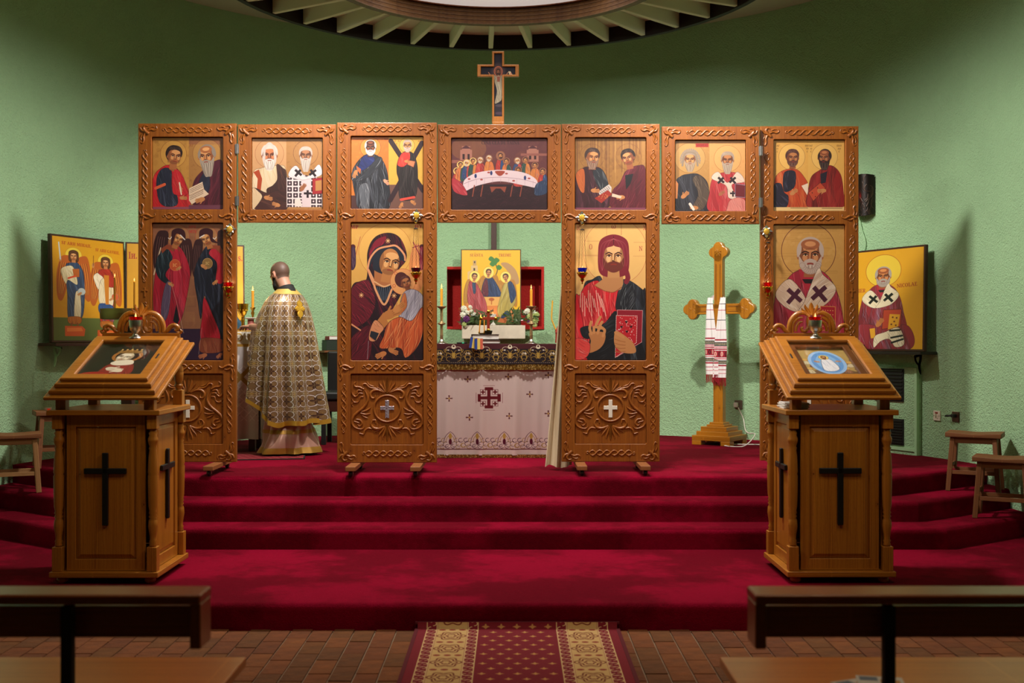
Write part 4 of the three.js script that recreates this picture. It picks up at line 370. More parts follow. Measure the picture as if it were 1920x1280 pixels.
{ // skylight drum
  const g = structure('ceiling_skylight', 'round skylight drum with radial beams above the altar'); g.position.set(DRUM.x, EYE + 2.84, DRUM.z);
  const ringWall = (r0, r1, y0, y1, seg = 72) => lathe([[r0, y0], [r1, y0], [r1, y1], [r0, y1], [r0, y0]], seg);
  mesh('rim_band', ringWall(2.2, 2.25, 0, 0.75), M.drumBlack, g).userData.label = 'black band around the skylight';
  mesh('soffit', ringWall(1.38, 2.21, 0.14, 0.17), M.drumPale, g);
  const ribShape = shapeOf([[1.40, 0.02], [2.195, 0.008], [2.195, 0.14], [1.40, 0.14]]), rib = extrude(ribShape, 0.045, 0.004, 1); rib.translate(0, 0, -0.0225);
  for (let i = 0; i < 36; i++) { const m = mesh('beam', rib, M.fin, g); m.rotation.y = (i * 10 + 2) * Math.PI / 180; }
  for (let k = 0; k < 4; k++) mesh('ring_board', lathe([[1.335 + k * 0.005, k * 0.037], [1.40, k * 0.037], [1.40, k * 0.037 + 0.034], [1.34 + k * 0.005, k * 0.037 + 0.034], [1.335 + k * 0.005, k * 0.037]], 72), M.ringWood, g);
  mesh('ring_lip', ringWall(1.33, 1.40, 0.148, 0.156), M.footWood, g);
  const dome = mesh('skylight_pane', clean(new THREE.CylinderGeometry(1.36, 1.36, 0.02, 64)), std({ color: 0xd8d0c8, roughness: 0.6, emissive: 0xe6dcd4, emissiveIntensity: 3.4 }), g); dome.position.y = 0.169; dome.userData.label = 'white diffusing skylight pane';
  const ra = new THREE.RectAreaLight(0xfff0e4, SKY_POWER, 1.9, 1.9); ra.position.set(DRUM.x, EYE + 2.84 + 0.15, DRUM.z); ra.rotation.x = -Math.PI / 2; scene.add(ra);
}
SPOTS.forEach(([x, y, z, ax, ay, az, cd, cone]) => { // small ceiling spot fittings under the ring
  const f = thing('spotlight', z > -6 ? `black ceiling spotlight over the nave on the ${x < 0 ? 'left' : 'right'}, aimed at the icon screen` : 'small black spotlight under the skylight ring, out of the picture', 'spotlight', [x, y, z], 0, z > -6 ? 'ceiling spotlights over the nave' : 'spotlights under the skylight ring');
  const dir = V(ax - x, ay - y, az - z).normalize(), q = new THREE.Quaternion().setFromUnitVectors(V(0, -1, 0), dir);
  const can = lathe([[0, 0.1], [0.045, 0.1], [0.05, 0.02], [0.05, 0.0], [0.044, 0.0], [0.04, 0.06], [0, 0.06]], 20); can.applyQuaternion(q); mesh('housing', can, M.blackMatte, f);
  const disc = lathe([[0, 0.018], [0.04, 0.018], [0.04, 0.014], [0, 0.014]], 18); disc.applyQuaternion(q); if (z > -6) mesh('stem', move(lathe([[0, 0.05], [0.01, 0.05], [0.01, 0.25], [0, 0.25]], 8), 0, 0, 0), M.blackMatte, f); mesh('lamp_face', disc, std({ color: 0x000000, emissive: 0xffdcae, emissiveIntensity: 6 }), f);
  const L = new THREE.SpotLight(WARM, cd, 0, cone, 1, 2); L.position.set(x, y, z).addScaledVector(dir, 0.02); L.target.position.set(ax, ay, az); L.castShadow = true; L.shadow.radius = z > -6 ? 12 : z > -8.5 ? 7 : 1.8; L.shadow.mapSize.set(1024, 1024); scene.add(L); scene.add(L.target);
});
for (const [x, y, z, power] of NAVE_PANELS) {
  const f = thing('ceiling_panel_light', `square ceiling light over the benches on the ${x < 0 ? 'left' : 'right'}`, 'ceiling light', [x, y, z]);
  mesh('frame', join(box(0.66, 0.05, 0.03, 0, 0.02, 0.315), box(0.66, 0.05, 0.03, 0, 0.02, -0.315), box(0.03, 0.05, 0.6, 0.315, 0.02, 0), box(0.03, 0.05, 0.6, -0.315, 0.02, 0)), M.porcelain, f);
  mesh('diffuser', box(0.6, 0.01, 0.6, 0, 0.03, 0), std({ color: 0xffffff, emissive: 0xffe0b8, emissiveIntensity: 0.8 }), f);
  const ra = new THREE.RectAreaLight(0xffd9ac, power, 0.6, 0.6); ra.position.set(x, y + 0.015, z); ra.rotation.x = -Math.PI / 2; scene.add(ra);
}
// ---------------------------------------------------------------- carpeted steps
{
  const steps = structure('floor_steps', 'crimson carpeted steps leading up to the altar platform');
  const R = APSE.r + 0.03, inside = (deg) => onApse(deg, R);
  function stepShape(kx, Zf) { // front edge with its wings slanting back to the wall
    let d = 90; const slope = 0.7; const hit = (s) => { for (let a = 0; a < 3; a += 0.005) { const x = s * (kx + a) + APSE.x * 0.4, z = -(Zf + a * slope); if (Math.hypot(x - APSE.x, z - APSE.z) > R) return [x, z]; } };
    const r = hit(1), l = hit(-1), dr = Math.atan2(r[0] - APSE.x, -(r[1] - APSE.z)) * 180 / Math.PI, dl = Math.atan2(l[0] - APSE.x, -(l[1] - APSE.z)) * 180 / Math.PI, pts = [[-kx + APSE.x * 0.4, -Zf], [kx + APSE.x * 0.4, -Zf]];
    for (let a = dr; a >= dl; a -= (dr - dl) / 60) pts.push(inside(a)); pts.push(l); return pts;
  }
  const slab = (pts, y0, y1, name) => { const s = shapeOf(pts.map(([x, z]) => [x, -z])); const g = new THREE.ExtrudeGeometry(s, { depth: y1 - y0 - 0.04, bevelEnabled: true, bevelSize: 0.034, bevelThickness: 0.04, bevelOffset: -0.034, bevelSegments: 6 }); g.rotateX(-Math.PI / 2); g.translate(0, y0, 0); const m = mesh(name, muv(g), M.carpet, steps); return m; };
  slab(stepShape(2.95, Z0), 0.43, 0.6, 'altar_platform'); slab(stepShape(3.05, 8.26), 0.28, 0.45, 'step'); slab(stepShape(3.15, 7.97), 0.13, 0.30, 'step');
  const arc = []; for (let a = 104; a >= -104; a -= 4) arc.push(inside(a));
  slab([[-6.15, -6.32], [6.15, -6.32], [6.15, -7.7], ...arc, [-6.15, -7.7]], -0.02, 0.15, 'step');
}
// ---------------------------------------------------------------- brick floor
{
  const fl = structure('floor', 'brown clay brick floor of the nave');
  mesh('mortar_bed', muv(box(12.4, 0.1, 10.6, 0, -0.053, -1.3)), M.mortar, fl);
  const bw = 0.118, bl = 0.235, tones = [0x7e451e, 0x76401c, 0x844a21, 0x72441e, 0x78481e, 0x884e22];
  const bumps = dataTex(512, grey(nCoarse), [4, 4]), cmap = dataTex(512, (i) => { const v = 205 + 50 * nCoarse[i] ; return [v, v, v]; }, [4, 4], true);
  const mats = tones.map((t) => std({ color: t, roughness: 0.95, map: cmap, bumpMap: bumps, bumpScale: 0.004 }));
  const geos = [0, 1, 2].map((k) => muv(box(bw - 0.007, 0.024, bl - 0.007, 0, 0, 0, 0.003), 1, k * 0.37));
  let n = 0;
  for (let i = -25; i <= 25; i++) for (let j = 0; j < 7; j++) {
    const x = i * bw, z = -6.32 + 0.02 + (j + (i & 1 ? 0.5 : 0)) * bl; if (z + bl / 2 > -5.08) continue;
    const b = mesh(n ? 'brick_' + String(n).padStart(3, '0') : 'brick', geos[n % 3], mats[Math.floor(rnd() * 6)], fl); b.position.set(x, -0.006 + rr(-0.0015, 0.0015), z + (j === 0 && !(i & 1) ? 0.05 : 0)); b.rotation.y = rr(-0.008, 0.008); n++;
  }
  // the same clay bricks further out, beyond what can be told apart
  const g2 = join(box(12.4, 0.02, 7.6, 0, -0.008, -1.15), box(3.18, 0.02, 1.36, -4.61, -0.008, -5.63), box(3.18, 0.02, 1.36, 4.61, -0.008, -5.63));
  mesh('brick_paving', muv(g2), std({ color: 0x74503a, roughness: 0.6, map: cmap, bumpMap: bumps, bumpScale: 0.004 }), fl).userData.label = 'brick paving further out';
}
// ---------------------------------------------------------------- aisle runner
{
  const [cv, c] = canvas(768, 1536), W = 768, H = 1536; c.fillStyle = '#7a1422'; c.fillRect(0, 0, W, H);
  const band = (x0, x1) => { c.fillStyle = '#caa468'; c.fillRect(x0, 0, x1 - x0, H); const m = (x0 + x1) / 2; for (let y = 0; y < H; y += 170) { c.strokeStyle = '#7a3a24'; c.lineWidth = 6; for (const r of [50, 36, 18]) { c.beginPath(); for (let a = 0; a <= 6.3; a += 0.05) { const q = r * (1 + 0.14 * Math.cos(6 * a)); c.lineTo(m + q * Math.cos(a) * 0.95, y + 85 + q * Math.sin(a)); } c.stroke(); } c.fillStyle = '#8a2c24'; for (const [dx, dy] of [[-38, 0], [38, 0], [-38, 170], [38, 170], [0, 0]]) { c.beginPath(); c.ellipse(m + dx, y + dy, 13, 9, 0, 0, 7); c.fill(); } } c.strokeStyle = '#d8b87c'; c.lineWidth = 5; };
  band(78, 192); band(576, 690);
  for (const x of [56, 214, 554, 712]) { c.fillStyle = '#7a1422'; c.fillRect(x - 20, 0, 40, H); c.strokeStyle = '#d2b27a'; c.lineWidth = 4; for (const s of [-19, 19]) { c.beginPath(); c.moveTo(x + s, 0); c.lineTo(x + s, H); c.stroke(); } for (let y = 0; y < H; y += 48) { c.beginPath(); c.arc(x - 5, y + 14, 11, 0.5, 4.8); c.stroke(); c.beginPath(); c.arc(x + 5, y + 34, 11, 3.6, 8); c.stroke(); c.fillStyle = '#c89a86'; c.beginPath(); c.arc(x, y + 24, 4, 0, 7); c.fill(); } }
  c.fillStyle = '#c08a4c'; for (let y = 30, k = 0; y < H; y += 58, k++) for (let x = 262 + (k % 2) * 30; x < 520; x += 60) { c.beginPath(); c.moveTo(x - 17, y); c.lineTo(x, y - 8); c.lineTo(x + 17, y); c.lineTo(x + 8, y + 3); c.lineTo(x, y + 12); c.lineTo(x - 8, y + 3); c.fill(); c.fillRect(x - 3, y - 14, 6, 8); }
  const t = texOf(cv), rug = thing('aisle_runner', 'burgundy carpet runner with two cream medallion bands in the aisle', 'carpet', [0.03, 0, 0]);
  const bm = dataTex(512, grey(nPile), [3, 6]);
  mesh('runner_pile', gridGeo(2, 40, (u, v) => { const x = (u - 0.5) * 1.12, s = v * 2.1; const up = s > 2.06; const z = -4.24 - Math.min(s, 2.06); return [x, 0.016 + (up ? (s - 2.06) * 0.9 : 0), z, u, v * 0.92]; }), phys({ map: t, roughness: 1, bumpMap: bm, bumpScale: 0.002, sheen: 0.2 }), rug);
  mesh('bound_edge', join(box(0.02, 0.012, 2.07, -0.565, 0.012, -5.27), box(0.02, 0.012, 2.07, 0.565, 0.012, -5.27), box(1.15, 0.012, 0.02, 0, 0.046, -6.31)), std({ color: 0x5c0c1a, roughness: 0.95 }), rug);
}
// ---------------------------------------------------------------- icon screen (seven carved panels)
const S = 237.83, ZP = 8.83;                       // photo pixels per metre at the screen
const PB = 0.08;                                   // gap under the panels
const BRAID = (len, amp, turns, r) => { const f = (s) => { const p = []; for (let i = 0; i <= turns * 6; i++) { const t = i / (turns * 6), e = Math.min(1, Math.min(t, 1 - t) * 12); p.push([(t - 0.5) * len, s * amp * Math.sin(t * turns * Math.PI) * 1, r * (0.55 + 0.45 * e)]); } return p; }; return join(strand(f(1), turns * 10, 0.55, 4, 0, (t) => 0.0014 * Math.cos(t * turns * Math.PI)), strand(f(-1), turns * 10, 0.55, 4, 0, (t) => -0.0014 * Math.cos(t * turns * Math.PI)), strand(curl(-len / 2 - amp * 0.55, 0, amp * 0.75, 0, 0.95, r * 0.8, r * 0.6), 12, 0.7, 4), strand(curl(len / 2 + amp * 0.55, 0, amp * 0.75, Math.PI, 0.95, r * 0.8, r * 0.6), 12, 0.7, 4)); };
const braidH = BRAID(0.345, 0.0195, 6, 0.0074), braidV = (() => { const g = BRAID(0.345, 0.017, 6, 0.0066); g.rotateZ(Math.PI / 2); return g; })(), braidHwide = BRAID(0.52, 0.0195, 8, 0.0074);
const px = (l) => l.map(([x, y, r]) => [x / S, y / S, (r ?? 2) / S]);
// leaf-scroll for a frame corner; drawn for the top left, x right and y down from the corner, in photo pixels
const cornerStrokes = [
  [[20, 20, 3], [14, 15, 3.4], [10, 9, 2.6], [13, 4, 1.8], [19, 5, 1]], [[20, 20, 3], [15, 15, 3], [7, 13, 2.4], [4, 8, 1.4]],
  [[17, 14, 2.2], [24, 11, 2.2], [30, 13, 1.9], [35, 10, 1.6], [34, 6, 0.8]], [[20, 9, 1.6], [26, 6, 1.6], [31, 7, 0.8]], [[13, 18, 2.2], [10, 25, 2.2], [11, 31, 1.9], [8, 37, 1.5], [5, 35, 0.8]], [[8, 20, 1.6], [5, 27, 1.5], [6, 31, 0.7]],
];
const cornerGeo = (sx, sy) => join(cornerStrokes.map((s) => strand(px(s.map(([x, y, r]) => [x * sx, -y * sy, r])), 9, 0.75, 4)));
const CORNER = { tl: cornerGeo(1, 1), tr: cornerGeo(-1, 1), bl: cornerGeo(1, -1), br: cornerGeo(-1, -1) };
const teeStrokes = [[[6, 0, 2.6], [12, -3, 3], [19, -2, 2.4], [26, 2, 2], [32, -1, 1.5], [31, -5, 0.7]], [[9, 1, 2.4], [16, 5, 2], [22, 4, 0.9]], [[10, -3, 2.4], [8, -11, 2.3], [10, -18, 2], [6, -24, 1.3], [4, -20, 0.7]], [[10, 3, 2.4], [7, 11, 2.3], [9, 18, 2], [6, 25, 1.3], [4, 21, 0.7]], [[5, -4, 1.8], [3, -11, 1.4], [5, -15, 0.7]], [[5, 4, 1.8], [3, 11, 1.4], [5, 15, 0.7]]];
const teeGeo = (sx) => join(teeStrokes.map((s) => strand(px(s.map(([x, y, r]) => [x * sx, -y, r])), 9, 0.75, 4)));
const TEE = { l: teeGeo(1), r: teeGeo(-1) };
// large scroll carving of the lower panels, right half, centred, pixels, y up
const scrollStrokes = [
  [[0, 29, 2.6], [0, 40, 3], [0, 52, 2.2], [0, 57, 0.8]], [[2, 31, 2], [5, 42, 2.4], [7, 50, 2], [7, 54, 0.8]], [[3, 31, 2], [10, 41, 2.2], [14, 46, 1.8], [15, 50, 0.8]], [[4, 30, 1.6], [13, 36, 1.8], [19, 40, 1], [21, 43, 0.6]],
  [[6, 30, 1.4], [16, 34, 2.6], [25, 34, 3], [31, 28, 2.6], [29, 20, 2.2], [23, 20, 1.8], [23, 26, 1.2]], [[18, 37, 1.6], [27, 38, 2], [34, 40, 2], [40, 46, 2], [46, 45, 1.7], [45, 40, 1]], [[25, 41, 1.2], [33, 44, 1.6], [38, 50, 1]],
  [[58, 50, 1], [62, 46, 1.7], [60, 41, 2], [52, 40, 2], [44, 36, 2.2]], [[64, 40, 1], [66, 30, 2], [60, 22, 2.2], [54, 27, 1.6], [58, 32, 1]], [[42, 34, 1.2], [38, 26, 2.2], [36, 16, 2.6], [42, 4, 2.8], [54, -6, 2.8], [64, -16, 2.8], [66, -28, 2.4], [60, -36, 1.8], [50, -40, 1]],
  [[46, 33, 1.2], [54, 34, 2], [58, 27, 1.4]], [[45, 28, 1.2], [53, 28, 1.8], [56, 22, 1]], [[44, 22, 1.2], [50, 21, 1.6], [52, 16, 0.8]], [[66, 18, 1], [62, 12, 1.8], [55, 12, 1.4], [51, 16, 0.8]], [[60, 14, 1.2], [66, 8, 1.2], [64, 4, 0.6]],
  [[48, -6, 2], [40, -4, 2], [33, 0, 1.6], [30, 3, 0.6]], [[50, -9, 2], [41, -11, 2], [34, -10, 1.4], [31, -9, 0.6]], [[47, -13, 1.6], [40, -17, 1.6], [36, -18, 0.7]],
  [[58, -20, 1.4], [50, -22, 2], [47, -29, 2], [52, -33, 1.6], [56, -29, 0.9]], [[62, -24, 1], [56, -26, 1.6], [52, -27, 0.8]], [[62, -34, 1.2], [54, -38, 1.8], [46, -38, 1.6], [42, -34, 0.8]],
  [[52, -46, 1], [44, -48, 1.8], [42, -42, 1.8], [36, -37, 2], [28, -38, 2]], [[27, -22, 1], [30, -29, 2.2], [26, -36, 2.8], [16, -38, 2.8], [6, -34, 1.4]], [[27, -22, 1.6], [22, -22, 2], [21, -28, 1.4]],
  [[0, -31, 2.6], [0, -42, 3], [0, -54, 2.2], [0, -60, 0.8]], [[2, -34, 2], [5, -45, 2.4], [8, -53, 1.6], [8, -57, 0.8]], [[3, -33, 2], [10, -43, 2.2], [15, -49, 1.2], [16, -52, 0.7]], [[4, -33, 1.6], [13, -39, 1.8], [21, -43, 1.2], [25, -46, 0.6]],
];
const scrollGeo = join(scrollStrokes.flatMap((s) => [strand(px(s), 12, 0.85, 5), strand(px(mirX(s)), 12, 0.85, 5)]), (() => { const t = new THREE.TorusGeometry(24.6 / S, 2.2 / S, 8, 48); return t; })());
const hingeGeo = join(box(0.03, 0.075, 0.006, 0, 0, 0, 0.001), (() => { const g = new THREE.CylinderGeometry(0.006, 0.006, 0.078, 10); return g.translate(0, 0, 0.004); })());
const casterWheel = (() => { const g = lathe([[0, -0.012], [0.02, -0.012], [0.025, -0.006], [0.025, 0.006], [0.02, 0.012], [0, 0.012]], 18); g.rotateZ(Math.PI / 2); return g; })();
const casterFork = join(box(0.003, 0.026, 0.028, -0.016, 0.005, 0), box(0.003, 0.026, 0.028, 0.016, 0.005, 0), box(0.036, 0.003, 0.034, 0, 0.0175, 0));
function caster(parent, x, y, z) { const w = mesh('caster', casterFork, M.steel, parent); w.position.set(x, y, z); mesh('caster_wheel', casterWheel, M.rubber, w); }
function frameGeo(W, H, holes) { const s = shapeOf([[-W / 2, 0], [W / 2, 0], [W / 2, H], [-W / 2, H]]); for (const [x, y, w, h] of holes) s.holes.push(rrect(x, y, w, h, 0.012)); const g = new THREE.ExtrudeGeometry(s, { depth: 0.032, bevelEnabled: true, bevelSize: 0.004, bevelThickness: 0.004, bevelOffset: -0.004, bevelSegments: 2, curveSegments: 4 }); g.translate(0, 0, -0.036); return g; }
function crossCut(w, h, t, d, ay) { return extrude(shapeOf([[-t / 2, -h / 2], [t / 2, -h / 2], [t / 2, ay - t / 2], [w / 2, ay - t / 2], [w / 2, ay + t / 2], [t / 2, ay + t / 2], [t / 2, h / 2], [-t / 2, h / 2], [-t / 2, ay + t / 2], [-w / 2, ay + t / 2], [-w / 2, ay - t / 2], [-t / 2, ay - t / 2]]), d, Math.min(0.002, d / 4), 1); }
const stileCross = crossCut(0.048, 0.075, 0.011, 0.006, 0.012);
function makePanel(name, label, x0, x1, Z, tall, pics, turn, group, inlay) {
  const k = Z / ZP, W = (x1 - x0) / S * k, H = tall ? 2.668 : 184 / S, cx = ((x0 + x1) / 2 - 960) / F * Z, y = tall ? TOP + PB : EYE + (640 - 417) / F * ZP;
  const o = thing(name, label, 'icon panel', [cx, y, -Z], turn, group), st = 25 / S, v = (a) => H - a / S, rows = tall ? [[25, 161], [186, 444], [469, 601]] : [[25, 160]];
  mesh('frame', muv(frameGeo(W, H, rows.map(([a, b]) => [-W / 2 + st, v(b), W - 2 * st, (b - a) / S])), 1, cx), M.panelWood, o);
  mesh('back_board', muv(box(W - 0.03, H - 0.03, 0.006, 0, H / 2, -0.039), 1, cx), M.panelWood, o);
  pics.forEach((m, i) => { const [a, b] = rows[i], pw = W - 2 * st - 0.008, ph = (b - a) / S - 0.008; const g = new THREE.BoxGeometry(pw, ph, 0.005); const q = mesh('icon_print', g, m.m, o); q.position.set(0, v((a + b) / 2), -0.024); q.userData.label = m.l; });
  const face = 0.0002, add = (nm, g, x, yy) => { const q = mesh(nm, g, M.panelWood, o); q.position.set(x, yy, face); return q; };
  const hb = tall ? [12, 173.5, 456.5, 618] : [12, 172];
  for (const h of hb) add('carved_braid', !tall && W > 0.9 ? braidHwide : braidH, 0, v(h));
  const sx = W / 2 - 12.5 / S, side = (a) => { for (const s of [-1, 1]) add('carved_braid', braidV, s * sx, v(a)); };
  side(94); if (tall) { side(252); side(380); side(534); for (const s of [-1, 1]) { const q = add('carved_cross', stileCross, s * sx, v(316)); q.position.z = -0.001; } }
  add('corner_carving', CORNER.tl, -W / 2, H); add('corner_carving', CORNER.tr, W / 2, H); add('corner_carving', CORNER.bl, -W / 2, 0); add('corner_carving', CORNER.br, W / 2, 0);
  if (tall) for (const h of [173.5, 456.5]) { add('corner_carving', TEE.l, -W / 2, v(h)); add('corner_carving', TEE.r, W / 2, v(h)); }
  if (tall) {
    const [a, b] = rows[2], pc = v((a + b) / 2), pn = mesh('carved_panel', wbox(W - 2 * st - 0.004, (b - a) / S - 0.004, 0.01, 0, 0, 0, 0.002), M.panelWood, o); pn.position.set(0, pc, -0.022);
    const sc = mesh('scroll_carving', scrollGeo, M.panelWood, pn); sc.position.set(0, 0.004, 0.005);
    if (inlay) { const cr = mesh('inlaid_cross', crossCut(0.108, 0.14, 0.03, 0.006, 0.008), inlay, pn); cr.position.set(0, 0.0, 0.005); cr.userData.label = 'pale inlaid cross'; }
    for (const s of [-1, 1]) { const bx = s * (W / 2 - 0.145), ft = mesh('foot_beam', wbox(0.078, 0.034, 0.62, 0, 0, 0, 0.004, 2), M.footWood, o); ft.position.set(bx, -0.019, -0.02); for (const z of [-0.27, 0.27]) { const c = mesh('caster', casterFork, M.steel, ft); c.position.set(0, -0.036, z); mesh('caster_wheel', casterWheel, M.rubber, c); } }
    // casterWheel centre sits 0.055 under the panel; wheel radius 0.025 meets the carpet
  }
  return o;
}
const FADED = 0xdcd0cc, pr = (n, l, tint = 0xe8e2de) => ({ m: printMat(n, 0.45, tint), l });   // the small upper prints are faded and browned
const inlayPearl = std({ color: 0xe6dccb, roughness: 0.25, metalness: 0.1 }), inlaySilver = std({ color: 0xd8d0d4, roughness: 0.3, metalness: 0.6, map: (() => { const [c, x] = canvas(64, 64); x.fillStyle = '#d8d4da'; x.fillRect(0, 0, 64, 64); for (let i = 0; i < 60; i++) { x.fillStyle = rnd() < 0.4 ? '#8a2c48' : '#f4f2f6'; x.fillRect(rr(0, 64), rr(0, 64), 5, 4); } return texOf(c, [14, 14]); })() });
const G1 = 'tall carved icon panels of the screen', G2 = 'square carved icon panels of the screen';
const P1 = makePanel('icon_screen', 'tall carved wooden panel with two winged angels, left end of the screen', 259, 443, 8.83, true, [pr('twoApostles', 'print of two haloed saints, one with an open book', FADED), pr('twoAngels', 'print of two winged angels in red and navy cloaks')], 0, G1, inlayPearl);
const P2 = makePanel('small_icon_screen', 'square carved panel of grey elder and bishop above the priest', 446, 630, 8.83, false, [pr('elderAndBishop', 'print of a grey-haired elder beside a bishop', FADED)], 0, G2);
const P3 = makePanel('icon_screen', 'tall carved wooden panel with mother and child icon left of the altar', 632, 819, 8.79, true, [pr('standingApostles', 'print of two standing saints, one before a diagonal cross', FADED), pr('motherAndChild', 'print of a veiled mother holding a child')], 0, G1, inlaySilver);
const P4 = makePanel('small_icon_screen', 'wide carved panel with a supper scene over the altar opening', 820.5, 1052, 8.83, false, [pr('supper', 'print of haloed figures around a white supper table')], 0, G2);
const P5 = makePanel('icon_screen', 'tall carved wooden panel with red-haired bearded teacher right of the altar', 1053, 1237, 8.85, true, [pr('evangelists', 'print of two saints facing each other over books', FADED), pr('beardedTeacher', 'print of a long-haired bearded man holding a red book')], 0, G1, inlayPearl);
const P6 = makePanel('small_icon_screen', 'square carved panel of wild-haired saint and red bishop above the standing cross', 1241, 1424, 8.90, false, [pr('wildHairAndBishop', 'print of a wild-haired saint beside a bishop in red', FADED)], 0, G2);
P6.position.y -= 0.004;
const P7 = makePanel('icon_screen', 'tall carved wooden panel with a large bishop, right end of the screen', 1426, 1610, 8.94, true, [pr('redRobedPair', 'print of two saints in red robes on yellow ground', FADED), pr('bishopLarge', 'print of a grey-bearded bishop in a white stole')], 0, G1, inlayPearl);
for (const [o, x] of [[P2, -1], [P6, 1]]) for (const yy of [0.17, 0.58]) { const h = mesh('hinge', hingeGeo, M.steel, o); h.position.set(x * (184 / S / 2 + 0.006) * (o === P6 ? 1.008 : 1), yy, 0.002); }
{ // picture cross on top of the middle panel
  const Z = 8.85, k = F / Z, o = thing('top_cross', 'wooden cross with a dark painted figure on top of the screen', 'cross', at(934, 233, Z)); o.position.y = EYE + (640 - 233) / F * ZP;
  const w = 78 / k, h = 137 / k, t = 22.5 / k, ay = 101 / k, out = (i) => [[-t / 2 + i, 0], [t / 2 - i, 0], [t / 2 - i, ay - t / 2 + i], [w / 2 - i, ay - t / 2 + i], [w / 2 - i, ay + t / 2 - i], [t / 2 - i, ay + t / 2 - i], [t / 2 - i, h - i], [-t / 2 + i, h - i], [-t / 2 + i, ay + t / 2 - i], [-w / 2 + i, ay + t / 2 - i], [-w / 2 + i, ay - t / 2 + i], [-t / 2 + i, ay - t / 2 + i]];
  const s = shapeOf(out(0)), b = 0.016, inn = out(b).map(([x, y], i) => [x, i < 2 ? 15 / k : y]).map(([x, y]) => [Math.abs(x) > w / 2 - b - 0.001 ? Math.sign(x) * (w / 2 - 0.028) : x, y]), hole = new THREE.Path(); inn.forEach(([x, y], i) => i ? hole.lineTo(x, y) : hole.moveTo(x, y)); s.holes.push(hole);
  mesh('frame', muv(extrude(s, 0.03, 0.003, 1).translate(0, 0, -0.015)), M.crossRim, o);
  const pg = extrude(shapeOf(inn), 0.012, 0, 1).translate(0, 0, -0.012); const p = pg.attributes.position, uv = pg.attributes.uv; for (let i = 0; i < p.count; i++) uv.setXY(i, p.getX(i) / w + 0.5, p.getY(i) / h * 0.97 + 0.02); mesh('painted_figure', pg, std({ map: texOf(P.risenCross()), roughness: 0.85 }), o);
  mesh('foot_block', wbox(t * 0.98, 0.02, 0.034, 0, 0.01, 0, 0.003), M.crossRim, o);
}
// ---------------------------------------------------------------- hanging vigil lamps
const flameGeo = lathe([[0.0004, 0], [0.0035, 0.003], [0.0052, 0.009], [0.0042, 0.017], [0.0018, 0.026], [0.0003, 0.032]], 10);
function flame(parent, x, y, z, s = 1, cd = 0.12) { const f = mesh('flame', flameGeo, M.flame, parent); f.position.set(x, y, z); f.scale.setScalar(s); const L = new THREE.PointLight(FLAME, cd, 0, 2); L.position.set(x, y + 0.02 * s, z); L.castShadow = true; L.shadow.radius = 0.3; parent.updateWorldMatrix(true, false); parent.localToWorld(L.position); scene.add(L); return f; }
const medal = (() => { const petals = []; for (let i = 0; i < 8; i++) { const a = i * Math.PI / 4, r = i % 2 ? 0.024 : 0.033; petals.push(strand([[Math.cos(a) * 0.01, Math.sin(a) * 0.01, 0.005], [Math.cos(a) * 0.022, Math.sin(a) * 0.022, 0.012], [Math.cos(a) * r, Math.sin(a) * r, 0.010], [Math.cos(a) * (r + 0.007), Math.sin(a) * (r + 0.007), 0.002]], 8, 0.6, 4)); } return join(petals, turnX(lathe([[0, 0], [0.028, 0], [0.028, 0.004], [0, 0.005]], 20), Math.PI / 2)); })();
const medalFace = turnX(lathe([[0, 0.012], [0.012, 0.0115], [0.016, 0.009], [0.017, 0.004]], 18), Math.PI / 2);
